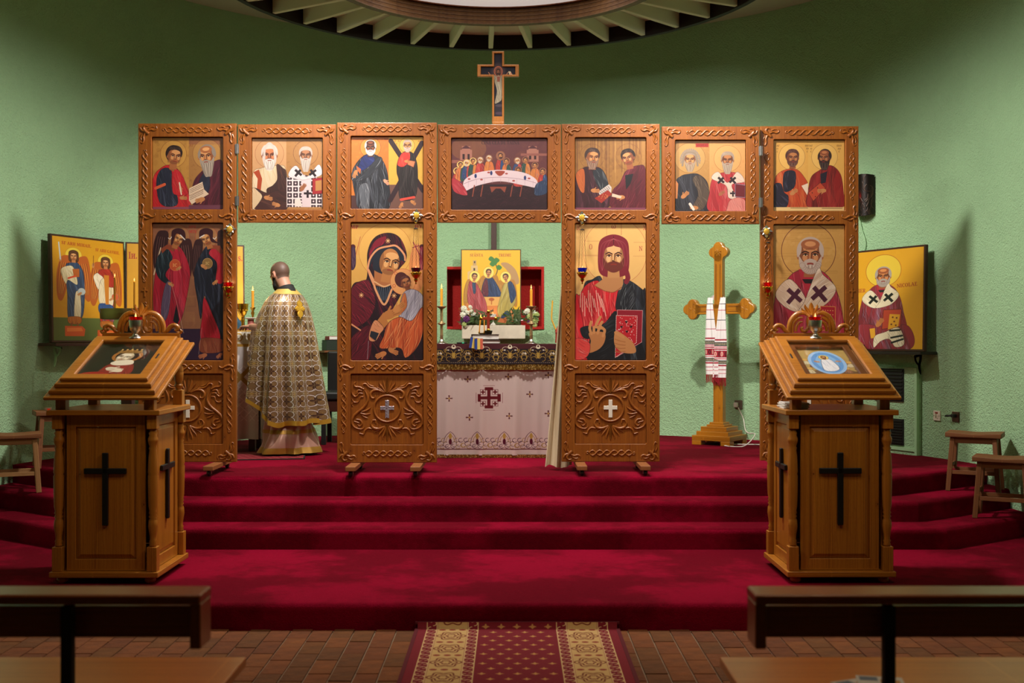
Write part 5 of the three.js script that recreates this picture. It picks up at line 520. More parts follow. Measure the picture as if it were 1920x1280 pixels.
function hangingLamp(label, mx, my, cy, Z, glass, chainTop) {
  const zf = -Z, o = thing('vigil_lamp', label, 'oil lamp', at(mx, my, Z), 0, 'hanging oil lamps on the screen'), k = F / Z; o.position.z = zf;
  mesh('medallion', medal, M.silver, o).scale.setScalar(1.25); mesh('medallion_face', medalFace, std({ color: 0xd8a83c, metalness: 0.6, roughness: 0.4 }), o).scale.set(1.45, 1.6, 1.3); const out = 0.055, drop = -(cy - my) / k;
  mesh('hook', join(tube([[0, -0.02, 0.004], [0, -0.03, 0.03], [0, -0.034, out]], 0.0025, 10, 5), move(new THREE.TorusGeometry(0.013, 0.0018, 6, 18), 0, -0.05, out)), M.brass, o);
  const capY = -(chainTop - my) / k; mesh('chain_cap', move(lathe([[0, 0.008], [0.004, 0.008], [0.018, 0], [0.018, -0.003], [0, -0.003]], 16), 0, capY, out), M.ironBlack, o);
  const ch = []; for (let i = 0; i < 3; i++) { const a = 0.5 + i * 2.094, A = V(0.014 * Math.cos(a), capY, out + 0.014 * Math.sin(a)), Bq = V(0.036 * Math.cos(a), drop + 0.03, out + 0.036 * Math.sin(a)); const n = 22, L = A.distanceTo(Bq) / n; for (let j = 0; j < n; j++) { const g = new THREE.TorusGeometry(L * 0.48, 0.0011, 4, 7); g.scale(0.6, 1, 1); g.rotateY(j % 2 ? 0 : Math.PI / 2); const q = A.clone().lerp(Bq, (j + 0.5) / n); ch.push(move(g, q.x, q.y, q.z)); } }
  mesh('chains', join(ch), M.ironBlack, o);
  mesh('glass_cup', move(lathe([[0.026, 0.0], [0.034, 0.03], [0.039, 0.046], [0.036, 0.046], [0.031, 0.03], [0.023, 0.004], [0, 0.002]], 22), 0, drop, out), glass, o);
  mesh('lamp_bowl', move(lathe([[0, -0.082], [0.004, -0.08], [0.007, -0.073], [0.003, -0.066], [0.012, -0.056], [0.017, -0.045], [0.012, -0.036], [0.026, -0.024], [0.036, -0.008], [0.038, 0.008], [0.034, 0.014], [0.03, 0.006], [0.022, -0.004], [0, -0.006]], 22), 0, drop, out), M.gold, o);
  const ring = []; for (let i = 0; i < 9; i++) { const a = i * 0.698; ring.push(move(new THREE.SphereGeometry(0.0065, 8, 6), 0.038 * Math.cos(a), drop + 0.008, out + 0.038 * Math.sin(a))); } mesh('rim_beads', join(ring), M.gold, o);
  flame(o, 0, drop + 0.034, out, 0.9, 0.07); return o;
}
hangingLamp('gold oil lamp with red glass hanging on the two-angel panel', 431, 430, 541, 8.82, M.redGlass, 456);
hangingLamp('gold oil lamp with dark wine glass hanging before mother and child', 781, 404, 514, 8.78, M.wineGlass, 430);
hangingLamp('gold oil lamp with blue glass hanging beside the red-haired teacher', 1091, 408, 514, 8.84, M.blueGlass, 432);
hangingLamp('gold oil lamp with red glass hanging beside the large bishop', 1437, 434, 541, 8.93, M.redGlass, 456);
// ---------------------------------------------------------------- altar
const hang = (W, H, fn, nu = 60, nv = 16) => gridGeo(nu, nv, (u, v) => { const [dx, dz] = fn(u, v); return [(u - 0.5) * W + dx, -v * H, dz, u, 1 - v]; });
function cuboidCloth(w, d, h, drop) { return null; }
const AZ = 9.92, AW = 1.52, AD = 0.85, AH = 1.0, AX = (936 - 960) / F * AZ; // altar front, width, depth, height
{
  const table = thing('altar_table', 'altar table hidden under the white and wine-red cloths', 'table', [AX, TOP, -AZ - AD / 2 - 0.03]);
  mesh('tabletop', wbox(AW - 0.04, 0.04, AD - 0.04, 0, AH - 0.026, 0, 0.004, 0), M.darkWood, table); mesh('apron', join(wbox(AW - 0.16, 0.1, 0.03, 0, AH - 0.1, AD / 2 - 0.1, 0.003, 0), wbox(AW - 0.16, 0.1, 0.03, 0, AH - 0.1, -AD / 2 + 0.1, 0.003, 0)), M.darkWood, table);
  for (const x of [-1, 1]) for (const z of [-1, 1]) mesh('leg', wbox(0.07, AH - 0.05, 0.07, x * (AW / 2 - 0.1), (AH - 0.05) / 2, z * (AD / 2 - 0.1)), M.darkWood, table);
}
{ // white front cloth with wine-red embroidery
  const [cv, c] = canvas(1400, 960); c.fillStyle = '#ddc6c0'; c.fillRect(0, 0, 1400, 960); const K = 1400 / 1.54; const col = '#6a1822';
  // photo: cloth spans y 690..852, scale 211.7 px per metre here
  const Xp = (x) => 700 + ((x - 936) / 211.7) * K, Yp = (y) => ((y - 645) / 211.7) * 930; const u = 930 / 211.7;
  const potent = (x, y, s, w) => { c.fillRect(x - w / 2, y - s, w, 2 * s); c.fillRect(x - s, y - w / 2, 2 * s, w); c.fillRect(x - s * 0.36, y - s, s * 0.72, w); c.fillRect(x - s * 0.36, y + s - w, s * 0.72, w); c.fillRect(x - s, y - s * 0.36, w, s * 0.72); c.fillRect(x + s - w, y - s * 0.36, w, s * 0.72); };
  const X = Xp(917), Y = Yp(750); c.fillStyle = col; c.strokeStyle = col; c.lineWidth = 3; potent(X, Y, 21 * u, 6 * u); for (const a of [-1, 1]) for (const b of [-1, 1]) { const x = X + a * 11 * u, y = Y + b * 11.5 * u; c.fillRect(x - 1.3 * u, y - 4 * u, 2.6 * u, 8 * u); c.fillRect(x - 4 * u, y - 1.3 * u, 8 * u, 2.6 * u); c.strokeRect(x - 5 * u, y - 5 * u, 10 * u, 10 * u); } c.strokeStyle = '#8a3440'; c.lineWidth = 2; for (const q of [24.2]) { c.strokeRect(X - q * u * 0.42, Y - q * u, q * u * 0.84, 1); c.strokeRect(X - q * u * 0.42, Y + q * u, q * u * 0.84, 1); c.strokeRect(X - q * u, Y - q * u * 0.42, 1, q * u * 0.84); c.strokeRect(X + q * u, Y - q * u * 0.42, 1, q * u * 0.84); }
  const small = (x, y) => { c.fillStyle = '#5a1c1e'; for (let i = 0; i < 4; i++) { c.save(); c.translate(x, y); c.rotate(i * Math.PI / 2); c.beginPath(); c.moveTo(0, -1.2 * u); c.lineTo(-1.2 * u, -2.4 * u); c.lineTo(-0.7 * u, -4.6 * u); c.lineTo(-2.1 * u, -5 * u); c.lineTo(0, -6.6 * u); c.lineTo(2.1 * u, -5 * u); c.lineTo(0.7 * u, -4.6 * u); c.lineTo(1.2 * u, -2.4 * u); c.fill(); c.restore(); } c.fillStyle = '#c49a54'; c.beginPath(); c.arc(x, y, 1.8 * u, 0, 7); c.fill(); };
  for (const [x, y] of [[877, 713], [953, 708], [1028, 705], [842, 751], [993, 743], [880, 789], [955, 786], [1028, 781], [805, 712], [768, 751], [805, 790], [1100, 745], [1085, 712], [1085, 785]]) small(Xp(x), Yp(y));
  c.lineWidth = 4; for (let i = -3; i < 7; i++) { const x = Xp(844 + i * 50.5), y0 = Yp(838); const arch = (X, Y, s, k) => { c.strokeStyle = k; c.beginPath(); c.moveTo(X - s, Y); c.quadraticCurveTo(X - s, Y - s * 1.3, X, Y - s * 1.9); c.quadraticCurveTo(X + s, Y - s * 1.3, X + s, Y); c.stroke(); }; arch(x, y0 + 2 * u, 12 * u, '#5a2038'); arch(x, y0, 8 * u, '#a8803c'); c.fillStyle = '#c09a4c'; c.beginPath(); c.ellipse(x, y0 - 12 * u, 3 * u, 6 * u, 0, 0, 7); c.fill(); c.fillStyle = '#5a1830'; c.beginPath(); c.ellipse(x, y0 - 1 * u, 3 * u, 6 * u, 0, 0, 7); c.fill(); for (const s of [-1, 1]) for (const [dx, dy, r] of [[8, 4, 5], [17, 3, 5], [24, 6, 4], [12, -4, 4], [20, -4, 4], [5, 8, 4], [15, 9, 4]]) { c.strokeStyle = (dx % 3) ? '#4a1c34' : '#a8843c'; c.beginPath(); c.arc(x + s * dx * u, y0 + dy * u, r * u, 0.5, 5.2); c.stroke(); } }
  c.strokeStyle = '#4a1828'; c.setLineDash([7, 6]); c.lineWidth = 3; c.beginPath(); c.moveTo(0, Yp(849)); c.lineTo(1400, Yp(849)); c.stroke(); c.setLineDash([]); c.fillStyle = '#5a1824'; c.fillRect(0, Yp(851), 1400, 8);
  const o = thing('altar_cloth', 'white satin altar cloth embroidered with wine-red crosses', 'altar cloth', [AX, TOP + AH, -AZ]);
  const fold = (u, v) => [0.004 * Math.sin(u * 40) * v, 0.008 + (0.002 + 0.010 * v) * (Math.sin(u * 34 + 0.6) + 0.6 * Math.sin(u * 61 + 2 + v) + 0.4 * Math.sin(u * 97 + 1.3 * v))];
  mesh('front_drop', hang(AW + 0.02, 0.975, fold, 150, 24), phys({ map: texOf(cv), roughness: 0.38, sheen: 0.6, sheenRoughness: 0.3, sheenColor: new THREE.Color(0.5, 0.42, 0.4) }), o);
  const side = phys({ color: 0xddc6c0, roughness: 0.4 }); for (const s of [-1, 1]) mesh('side_drop', move(turnY(hang(AD, 0.97, (u, v) => [0, 0.006 * Math.sin(u * 30) * v], 30, 6), s * Math.PI / 2), s * (AW / 2 + 0.012), 0, -AD / 2), side, o); mesh('top_sheet', box(AW, 0.003, AD, 0, -0.004, -AD / 2), side, o);
  const fr = (W, y, z, h) => hang(W, h, (u, v) => [0, 0.004 * Math.sin(u * 300)], 220, 2).translate(0, y, z); const fringeMap = (() => { const [k, x] = canvas(512, 32); x.fillStyle = '#8a6428'; x.fillRect(0, 0, 512, 32); for (let i = 0; i < 900; i++) { x.fillStyle = ['#d8b060', '#5a3c14', '#f0d490', '#a87c34'][i % 4]; x.fillRect(rr(0, 512), rr(0, 32), 2, rr(3, 9)); } return texOf(k); })(); M.fringe = std({ map: fringeMap, roughness: 0.35, metalness: 0.55 });
  mesh('bottom_fringe', fr(AW + 0.02, -0.968, 0.024, 0.028), M.fringe, o);
}
{ // wine-red top cloth with a gold border
  const [cv, c] = canvas(1400, 200); c.fillStyle = '#1c070b'; c.fillRect(0, 0, 1400, 200); c.fillStyle = '#4a0d18'; c.fillRect(0, 0, 1400, 46); const u = 1400 / 1.56 / 211.7, H = 200 / 38;
  for (let i = -4; i < 8; i++) { const x = 700 + (852 + i * 52 - 936) * u, k = 1; c.lineWidth = 4; const sc = ['#b8923c', '#d8c8a0', '#8a6a2c']; c.fillStyle = '#e8dcc0'; c.beginPath(); c.ellipse(x, 26, 17, 22, 0, 0, 7); c.fill(); c.fillStyle = '#4a0d18'; c.beginPath(); c.ellipse(x, 20, 8, 9, 0, 0, 7); c.fill(); c.fillStyle = '#b8923c'; c.beginPath(); c.ellipse(x, 112, 14, 30, 0, 0, 7); c.fill(); for (const s of [-1, 1]) { const arc = (dx, y, r, a, b, col) => { c.strokeStyle = col; c.beginPath(); if (s > 0) c.arc(x + dx, y, r, a, b); else c.arc(x - dx, y, r, Math.PI - b, Math.PI - a); c.stroke(); }; arc(34, 52, 26, 3.4, 6.6, '#e0d4b4'); arc(54, 70, 14, 3.6, 8, sc[0]); arc(26, 80, 18, 0, 4.6, sc[0]); arc(40, 110, 20, 2.2, 7, sc[0]); arc(72, 100, 20, 2.4, 7.4, sc[2]); arc(104, 80, 18, 2.6, 7.8, sc[0]); arc(34, 146, 22, 3.2, 8, sc[0]); arc(76, 144, 20, 3, 8, sc[2]); arc(112, 130, 22, 2.4, 7, sc[0]); arc(134, 104, 16, 3, 8, sc[2]); arc(110, 158, 14, 3, 8, sc[0]); arc(66, 60, 10, 0, 6, sc[0]); c.fillStyle = '#e4d8c8'; c.beginPath(); c.ellipse(x + s * 100, 92, 8, 12, 0.4 * s, 0, 7); c.fill(); c.beginPath(); c.ellipse(x + s * 42, 58, 9, 6, 0, 0, 7); c.fill(); } }
  c.strokeStyle = '#c8b49c'; c.setLineDash([9, 7]); c.lineWidth = 3; c.beginPath(); c.moveTo(0, 182); c.lineTo(1400, 182); c.stroke();
  const o = thing('altar_overlay', 'dark wine-red altar overlay with a gold scroll border', 'altar cloth', [AX, TOP + AH + 0.006, -AZ]);
  mesh('border_drop', hang(AW + 0.06, 0.178, (u, v) => [0, 0.034 + 0.003 * Math.sin(u * 26) * v], 80, 6), std({ map: texOf(cv), roughness: 0.75 }), o); const velvet = phys({ color: 0x4a0d18, roughness: 0.9, sheen: 0.5, sheenColor: new THREE.Color(0.3, 0.03, 0.06) });
  mesh('top_sheet', box(AW + 0.06, 0.004, AD + 0.07, 0, 0, -AD / 2 - 0.001), velvet, o); for (const s of [-1, 1]) mesh('side_drop', move(turnY(hang(AD + 0.07, 0.178, () => [0, 0], 8, 3), s * Math.PI / 2), s * (AW / 2 + 0.03), 0, -AD / 2 - 0.001), velvet, o);
  mesh('gold_fringe', hang(AW + 0.06, 0.05, (u, v) => [0, 0.033 + 0.003 * Math.sin(u * 300)], 220, 3).translate(0, -0.176, 0), M.fringe, o);
}
const ATOP = TOP + AH + 0.009;
function candle(label, x, y, z, h, r, burning, group, lean = 0, cd = 0.2, name = 'candle') { const o = thing(name, label, 'candle', [x, y, z], 0, group); o.rotation.z = lean; mesh('wax_stick', lathe([[0, 0], [r, 0], [r, h - r * 0.4], [r * 0.7, h], [0, h - r * 0.1]], 14), burning ? M.wax : M.waxPlain, o); mesh('wick', move(lathe([[0, 0], [0.0012, 0], [0.001, 0.008], [0, 0.008]], 6), 0, h - 0.001, 0), M.black, o); if (burning) flame(o, 0, h + 0.004, 0, r > 0.009 ? 1.25 : 0.85, cd); return o; }
for (const [n, xx, panY, fl] of [['left', 828, 571, 568], ['right', 996, 574, 568]]) {
  const Z = 10.25, k = F / Z, p = at(xx, 641, Z), o = thing('candlestick', `tall bronze candlestick on the ${n === 'left' ? 'left' : 'right'} end of the altar`, 'candlestick', [p.x, ATOP, p.z], 0, 'tall altar candlesticks'), H = 68 / k;
  mesh('base', lathe([[0, 0], [0.056, 0], [0.057, 0.006], [0.03, 0.018], [0.018, 0.032], [0.02, 0.04], [0, 0.04]], 26), M.silver, o); mesh('stem', lathe([[0, 0.038], [0.013, 0.04], [0.014, H * 0.22], [0.017, H * 0.23], [0.014, H * 0.25], [0.013, H * 0.5], [0.016, H * 0.52], [0.038, H * 0.545], [0.036, H * 0.565], [0.018, H * 0.6], [0.013, H * 0.62], [0.013, H - 0.02], [0.02, H - 0.008], [0, H - 0.006]], 22), M.bronze, o); mesh('drip_pan', lathe([[0, H - 0.01], [0.02, H - 0.012], [0.044, H + 0.006], [0.046, H + 0.012], [0.042, H + 0.01], [0.02, H - 0.002], [0, H - 0.002]], 26), M.bronze, o);
  candle(`lit amber candle in the ${n === 'left' ? 'left' : 'right'} altar candlestick`, p.x, ATOP + H - 0.001, p.z, (n === 'left' ? 36 : 34) / k, 0.0125, true, 'altar candles', 0, 0.35);
}
{ // marble ledge on the wall with icon, flowers and a small white lamp
  const Z = 12.3, k = F / Z, x0 = (866 - 960) / k, x1 = (985 - 960) / k, yT = EYE + (640 - 609.5) / k, yB = EYE + (640 - 635) / k, cx = (x0 + x1) / 2;
  single('marble_ledge', muv(box(x1 - x0, yT - yB, 0.36, cx, (yT + yB) / 2, -Z - 0.18, 0.006)), M.marble, 'pale marble ledge on the wall under the altar icon', 'ledge');
  const o = thing('altar_icon', 'yellow icon of three haloed guests standing above the altar', 'icon', [(920.5 - 960) / F * 12.42, yT, -12.42]); const w = 113 / F * 12.42, h = 143 / F * 12.42; o.rotation.x = -0.03;
  mesh('board', muv(box(w, h, 0.03, 0, h / 2, -0.016, 0.003)), M.darkWood, o); const q = mesh('painted_face', new THREE.BoxGeometry(w - 0.02, h - 0.02, 0.002), printMat('threeGuests'), o); q.position.set(0, h / 2, 0.0);
  const post = thing('wall_post', 'dark brown wooden post on the wall above the altar icon', 'post', [(926 - 960) / F * 12.6, 0, -12.62]); mesh('beam', wbox(0.062, 1.5, 0.05, 0, 2.95, 0, 0.004), M.darkWood, post); mesh('cross_arm', wbox(0.62, 0.062, 0.05, 0, 3.3, -0.002, 0.004, 0), M.darkWood, post);
  const g = thing('white_goblet', 'small white goblet lamp on the marble ledge', 'goblet', [(924 - 960) / k, yT, -Z - 0.07]); mesh('bowl', lathe([[0, 0], [0.034, 0], [0.03, 0.012], [0.01, 0.035], [0.009, 0.05], [0.02, 0.065], [0.034, 0.09], [0.036, 0.125], [0.033, 0.125], [0.03, 0.09], [0, 0.07]], 24), M.porcelain, g); flame(g, 0, 0.118, 0, 0.8, 0.05);
  // bouquets wrapped in film, lying on the ledge
  const leafGeo = (() => { const s = new THREE.Shape(); s.moveTo(0, 0); s.quadraticCurveTo(0.014, 0.03, 0, 0.075); s.quadraticCurveTo(-0.014, 0.03, 0, 0); return clean(new THREE.ExtrudeGeometry(s, { depth: 0.0012, bevelEnabled: false, curveSegments: 4 })); })();
  const bloom = (r, n) => { const l = []; for (let k2 = 0; k2 < 3; k2++) for (let i = 0; i < n; i++) { const a = i / n * 6.283 + k2 * 0.3, g2 = clean(new THREE.SphereGeometry(r * 0.42, 6, 4)); g2.scale(0.55, 1, 0.3); g2.translate(0, r * 0.55, 0); g2.rotateX(0.35 + 0.35 * k2); g2.rotateY(0); g2.rotateZ(0); g2.applyMatrix4(new THREE.Matrix4().makeRotationY(a)); l.push(g2); } return join(l); };
  const white = std({ color: 0xe8e6d2, roughness: 0.8 }), lime = std({ color: 0xb8c47a, roughness: 0.8 }), purple = std({ color: 0x6a2c6c, roughness: 0.8 }), leafM = phys({ color: 0x46602c, roughness: 0.7, transmission: 0.2, thickness: 0 }), b1 = bloom(0.05, 9), b2 = bloom(0.034, 8);
  for (const [n, bx, by, dir, ht] of [['left', 884, 609, -1, 0], ['right', 985, 609, 1, 0]]) {
    const p = at(bx, by, Z), f = thing('flower_bouquet', n === 'left' ? 'bouquet of white and purple flowers in film, left of the altar icon' : 'bouquet of pale green and cream flowers in film, right of the altar icon', 'bouquet', [p.x, yT + 0.012, -Z - 0.06], 0, 'bouquets on the marble ledge');
    const spots = n === 'left' ? [[-0.09, 0.13, 0.04, white, b1], [-0.10, 0.06, 0.06, white, b1], [-0.06, 0.02, 0.08, purple, b1], [-0.11, 0.0, 0.05, purple, b2], [-0.05, 0.09, 0.08, white, b2], [-0.08, -0.035, 0.08, lime, b2], [0.0, 0.10, 0.06, white, b2], [0.03, 0.07, 0.07, white, b2], [-0.02, 0.15, 0.03, white, b2]] : [[0.03, 0.10, 0.06, white, b1], [0.06, 0.05, 0.08, lime, b1], [0.115, 0.06, 0.05, lime, b1], [0.12, 0.0, 0.07, lime, b1], [0.05, -0.01, 0.09, purple, b2], [0.0, 0.09, 0.05, white, b2], [0.09, 0.095, 0.05, white, b2], [0.10, -0.045, 0.08, lime, b2]];
    for (const [x, y, z, m, b] of spots) { const q2 = mesh('blossom', b, m, f); q2.position.set(x, y + 0.03, z); q2.rotation.set(0.9, rr(0, 6), -dir * 0.5); }
    const lv = []; for (let i = 0; i < 70; i++) { const g2 = leafGeo.clone(); g2.scale(rr(0.7, 1.4), rr(0.7, 1.5), 1); g2.rotateX(rr(-0.9, 0.9)); g2.rotateZ(rr(-2.2, 2.2)); lv.push(move(g2, -dir * rr(-0.1, 0.2), rr(0.01, 0.12) * (1 - 0), rr(0.0, 0.1))); } mesh('leaves', join(lv), leafM, f).userData.kind = 'stuff';
    mesh('wrapping_film', gridGeo(24, 10, (u, v) => { const a = u * 6.283, r = 0.035 + 0.085 * v + 0.012 * Math.sin(a * 5 + v * 3) * v; return [-dir * (0.2 - 0.34 * v), 0.06 + r * Math.cos(a) * 0.75 + 0.03 * v, 0.05 + r * Math.sin(a) * 0.7]; }), phys({ color: 0xffffff, transmission: 1, roughness: 0.12, thickness: 0, ior: 1.3 }), f);
  }
}
{ // things on the altar
  const Z = 10.0, k = F / Z, X = (x) => (x - 960) / k;
  const stack = (label, x0, x1, y0, h, d, zz, col) => { const o = thing('altar_book', label, 'book', [X((x0 + x1) / 2), y0, zz], 0.05), w = (x1 - x0) / k; mesh('pages', box(w - 0.012, h - 0.012, d - 0.012, 0.002, h / 2, 0), M.paper, o); mesh('cover', join(box(w, 0.005, d, 0, 0.0025, 0), box(w, 0.005, d, 0, h - 0.0025, 0), box(0.006, h, d, -w / 2 + 0.003, h / 2, 0)), std({ color: col, roughness: 0.5 }), o); return o; };
  stack('thick dark book lying on the altar under another book', 887, 937, ATOP, 0.035, 0.2, -10.12, 0x3a2418); stack('thick book with pale page edges on the altar book pile', 883, 935, ATOP + 0.036, 0.05, 0.19, -10.12, 0x24100c);
  const by = ATOP + 0.087;
  const tray = thing('candle_dish', 'small ornate gold candle dish on the altar books', 'dish', [X(909), by, -10.12]); mesh('dish', lathe([[0, 0], [0.05, 0], [0.06, 0.01], [0.056, 0.011], [0.048, 0.004], [0, 0.003]], 24), M.gold, tray); for (const x of [-0.058, -0.012]) { const s = mesh('socket', lathe([[0, 0.003], [0.009, 0.003], [0.007, 0.016], [0.009, 0.022], [0.006, 0.02], [0, 0.018]], 12), M.gold, tray); s.position.set(x + 0.005, 0, 0.0); }
  candle('lit thin yellow candle on the altar books, the left one', X(909) - 0.053, by + 0.018, -10.12, 0.135, 0.0055, true, 'thin candles on the altar books', -0.09, 0.12); candle('lit thin yellow candle on the altar books, beside the hand cross', X(909) - 0.007, by + 0.018, -10.12, 0.12, 0.005, true, 'thin candles on the altar books', 0.01, 0.1);
  const hc = thing('hand_cross', 'ornate red and gold standing hand cross on the altar', 'cross', [X(915.5), by, -10.048]); mesh('bowl_base', lathe([[0, 0], [0.03, 0], [0.038, 0.03], [0.036, 0.032], [0.026, 0.012], [0, 0.01]], 20), std({ color: 0x26301c, roughness: 0.35 }), hc); mesh('cross_body', move(crossCut(0.13, 0.17, 0.026, 0.012, 0.025), 0, 0.115, -0.006), std({ color: 0xa8402c, roughness: 0.35, metalness: 0.4 }), hc); mesh('arm_ends', join([[-0.065, 0.14], [0.065, 0.14], [0, 0.2], [0, 0.035]].map(([x, y]) => move(new THREE.SphereGeometry(0.017, 12, 8).scale(1, 1, 0.6), x, y, 0))), M.gold, hc);
  for (const [i, x0, rot, dz, lab] of [[0, 883, 0.16, 0.058, 'small blue yellow red paper flag hanging over the altar edge, partly covered'], [1, 891, 0, 0.066, 'small blue yellow red paper flag hanging over the altar edge, in front']]) { const [cv, c] = canvas(96, 96); ['#2c4aa0', '#f0d468', '#e06a50'].forEach((q, j) => { c.fillStyle = q; c.fillRect(j * 32, 0, 32, 96); }); const w = 15.5 / k, h = 20 / k; const o = thing('paper_flag', lab, 'flag', [X(x0 + 8 - i * 0.5), ATOP + 0.055 - i * 0.008, -AZ + dz], 0, 'little paper flags on the altar'); o.rotation.z = -rot; mesh('flag_sheet', gridGeo(10, 6, (u, v) => [(u - 0.5) * w, -v * h, 0.003 * Math.sin(u * 5), u, 1 - v]), std({ map: texOf(cv), roughness: 0.8 }), o); mesh('flag_stick', tube([[-w / 2, 0.006, 0.001], [-w / 2, -h, 0.001]], 0.0012, 4, 5), M.footWood, o); }
  const dev = thing('altar_device', 'small black device with a green light on the altar', 'device', [X(866), ATOP, -10.0]); mesh('case', box(0.09, 0.014, 0.06, 0, 0.007, 0, 0.003), M.black, dev); mesh('indicator', box(0.018, 0.006, 0.002, 0.012, 0.008, 0.031), std({ color: 0x30e0a0, emissive: 0x30e0a0, emissiveIntensity: 1.2 }), dev);
  // bent candles in a glass vase
  const tp = at(1043, 641, 10.25), v = thing('candle_vase', 'glass vase with red and black ribbons on the right end of the altar', 'vase', [tp.x, ATOP, tp.z]); mesh('glass', lathe([[0, 0], [0.035, 0], [0.04, 0.05], [0.042, 0.15], [0.039, 0.15], [0.036, 0.05], [0, 0.006]], 22), M.clear, v); mesh('stem_bundle', join(tube([[0.0, 0.008, 0], [0.004, 0.08, 0], [0.0, 0.13, 0]], 0.012, 10, 8), tube([[0.0, 0.1, 0.005], [0.02, 0.15, 0], [0.045, 0.2, 0]], 0.012, 8, 8)), std({ color: 0xa03424, roughness: 0.6 }), v); mesh('ribbon', join(tube([[0.01, 0.02, 0.01], [0.02, 0.1, 0.012], [0.04, 0.16, 0.01], [0.055, 0.205, 0.01]], 0.009, 10, 6)), M.blackMatte, v);
  for (const [i, pts] of [[0, [[-0.004, 0.125, 0], [-0.03, 0.19, 0], [-0.042, 0.225, 0.0], [-0.04, 0.3, 0], [-0.034, 0.395, 0]]], [1, [[0.03, 0.16, -0.012], [0.06, 0.21, -0.01], [0.064, 0.27, 0], [0.062, 0.395, 0]]]]) { const c = thing('bent_candle', i ? 'bent yellow candle at the altar end, near the panel edge' : 'bent yellow candle at the altar end, leaning left', 'candle', [tp.x, ATOP, tp.z], 0, 'bent candles in the vase'); mesh('wax_stick', tube(pts, 0.0065, 16, 8), M.waxPlain, c); mesh('wick', tube([pts[pts.length - 1], [pts[pts.length - 1][0], pts[pts.length - 1][1] + 0.01, 0]], 0.001, 2, 5), M.black, c); }
}
{ // cream door curtain gathered behind the panel edge
  const Z = 8.98, xL = 1052, o = thing('door_curtain', 'cream satin curtain gathered at the right side of the altar opening', 'curtain', [(1072 - 960) / F * Z, TOP + 0.03, -Z]);
  mesh('curtain_fabric', gridGeo(40, 30, (u, v) => { const spread = 0.07 + 0.145 * Math.pow(v, 1.15), x = -spread * (1 - u), z = 0.02 * Math.sin(u * 15 + v * 2) * (0.4 + v) + 0.012 * Math.sin(u * 33) + 0.02; return [x, 1.72 * (1 - v) + 0.012 * Math.sin(u * 8) * v, z, u * 0.4, v]; }), phys({ color: 0xd8c6a4, roughness: 0.45, sheen: 0.5, sheenColor: new THREE.Color(0.5, 0.45, 0.35) }), o);
  mesh('curtain_rail', tube([[-0.09, 1.735, 0.02], [0.02, 1.735, 0.02]], 0.006, 4, 8), M.brass, o);
}
// ---------------------------------------------------------------- lecterns (icon stands)
const spindle = (y0, y1) => { const L = y1 - y0, q = (t, r) => [r, y0 + t * L]; return lathe([[0, y0], q(0, 0.019), q(0.015, 0.024), q(0.03, 0.019), q(0.045, 0.024), q(0.06, 0.018), q(0.10, 0.021), q(0.17, 0.029), q(0.22, 0.026), q(0.24, 0.019), q(0.255, 0.026), q(0.27, 0.019), q(0.285, 0.026), q(0.3, 0.021), q(0.34, 0.027), q(0.48, 0.03), q(0.6, 0.031), q(0.615, 0.026), q(0.63, 0.031), q(0.76, 0.027), q(0.82, 0.021), q(0.835, 0.026), q(0.85, 0.02), q(0.89, 0.03), q(0.915, 0.031), q(0.945, 0.022), q(0.965, 0.027), q(0.98, 0.02), q(1, 0.024), [0, y1]], 18); };
const crestStrokes = [ // right half, metres, y up from the desk edge
  [[0.0, 0.12, 0.012], [0.0, 0.155, 0.016], [0, 0.185, 0.011], [0, 0.2, 0.003]], [[0.006, 0.12, 0.008], [0.022, 0.15, 0.011], [0.034, 0.172, 0.008], [0.036, 0.188, 0.002]], [[0.008, 0.115, 0.008], [0.032, 0.138, 0.01], [0.05, 0.152, 0.006], [0.056, 0.166, 0.002]],
  [[0.01, 0.11, 0.006], [0.045, 0.135, 0.013], [0.085, 0.125, 0.015], [0.115, 0.09, 0.015], [0.128, 0.05, 0.013], [0.13, 0.008, 0.012]], [[0.05, 0.105, 0.005], [0.075, 0.1, 0.011], [0.1, 0.075, 0.011], [0.108, 0.04, 0.009], [0.108, 0.005, 0.008]], [[0.05, 0.078, 0.005], [0.07, 0.072, 0.01], [0.085, 0.05, 0.009], [0.09, 0.015, 0.008]],
  [[0.012, 0.118, 0.007], [0.018, 0.085, 0.012], [0.014, 0.05, 0.011], [0.03, 0.02, 0.011], [0.05, 0.018, 0.01], [0.058, 0.035, 0.008], [0.045, 0.042, 0.006]], [[0.13, 0.01, 0.012], [0.15, 0.02, 0.013], [0.168, 0.045, 0.014], [0.192, 0.055, 0.014], [0.212, 0.04, 0.013], [0.205, 0.022, 0.01], [0.192, 0.026, 0.007]], [[0.205, 0.012, 0.007], [0.222, 0.006, 0.01], [0.232, 0.016, 0.008], [0.224, 0.026, 0.005]],
];
const crestGeo = (() => { const l = []; for (const s of crestStrokes) for (const q of [s, mirX(s)]) { const f = strand(q, 14, 1.0, 6), b = strand(mirX(q), 14, 1.0, 6); b.rotateY(Math.PI); l.push(f, b); } return join(l); })();
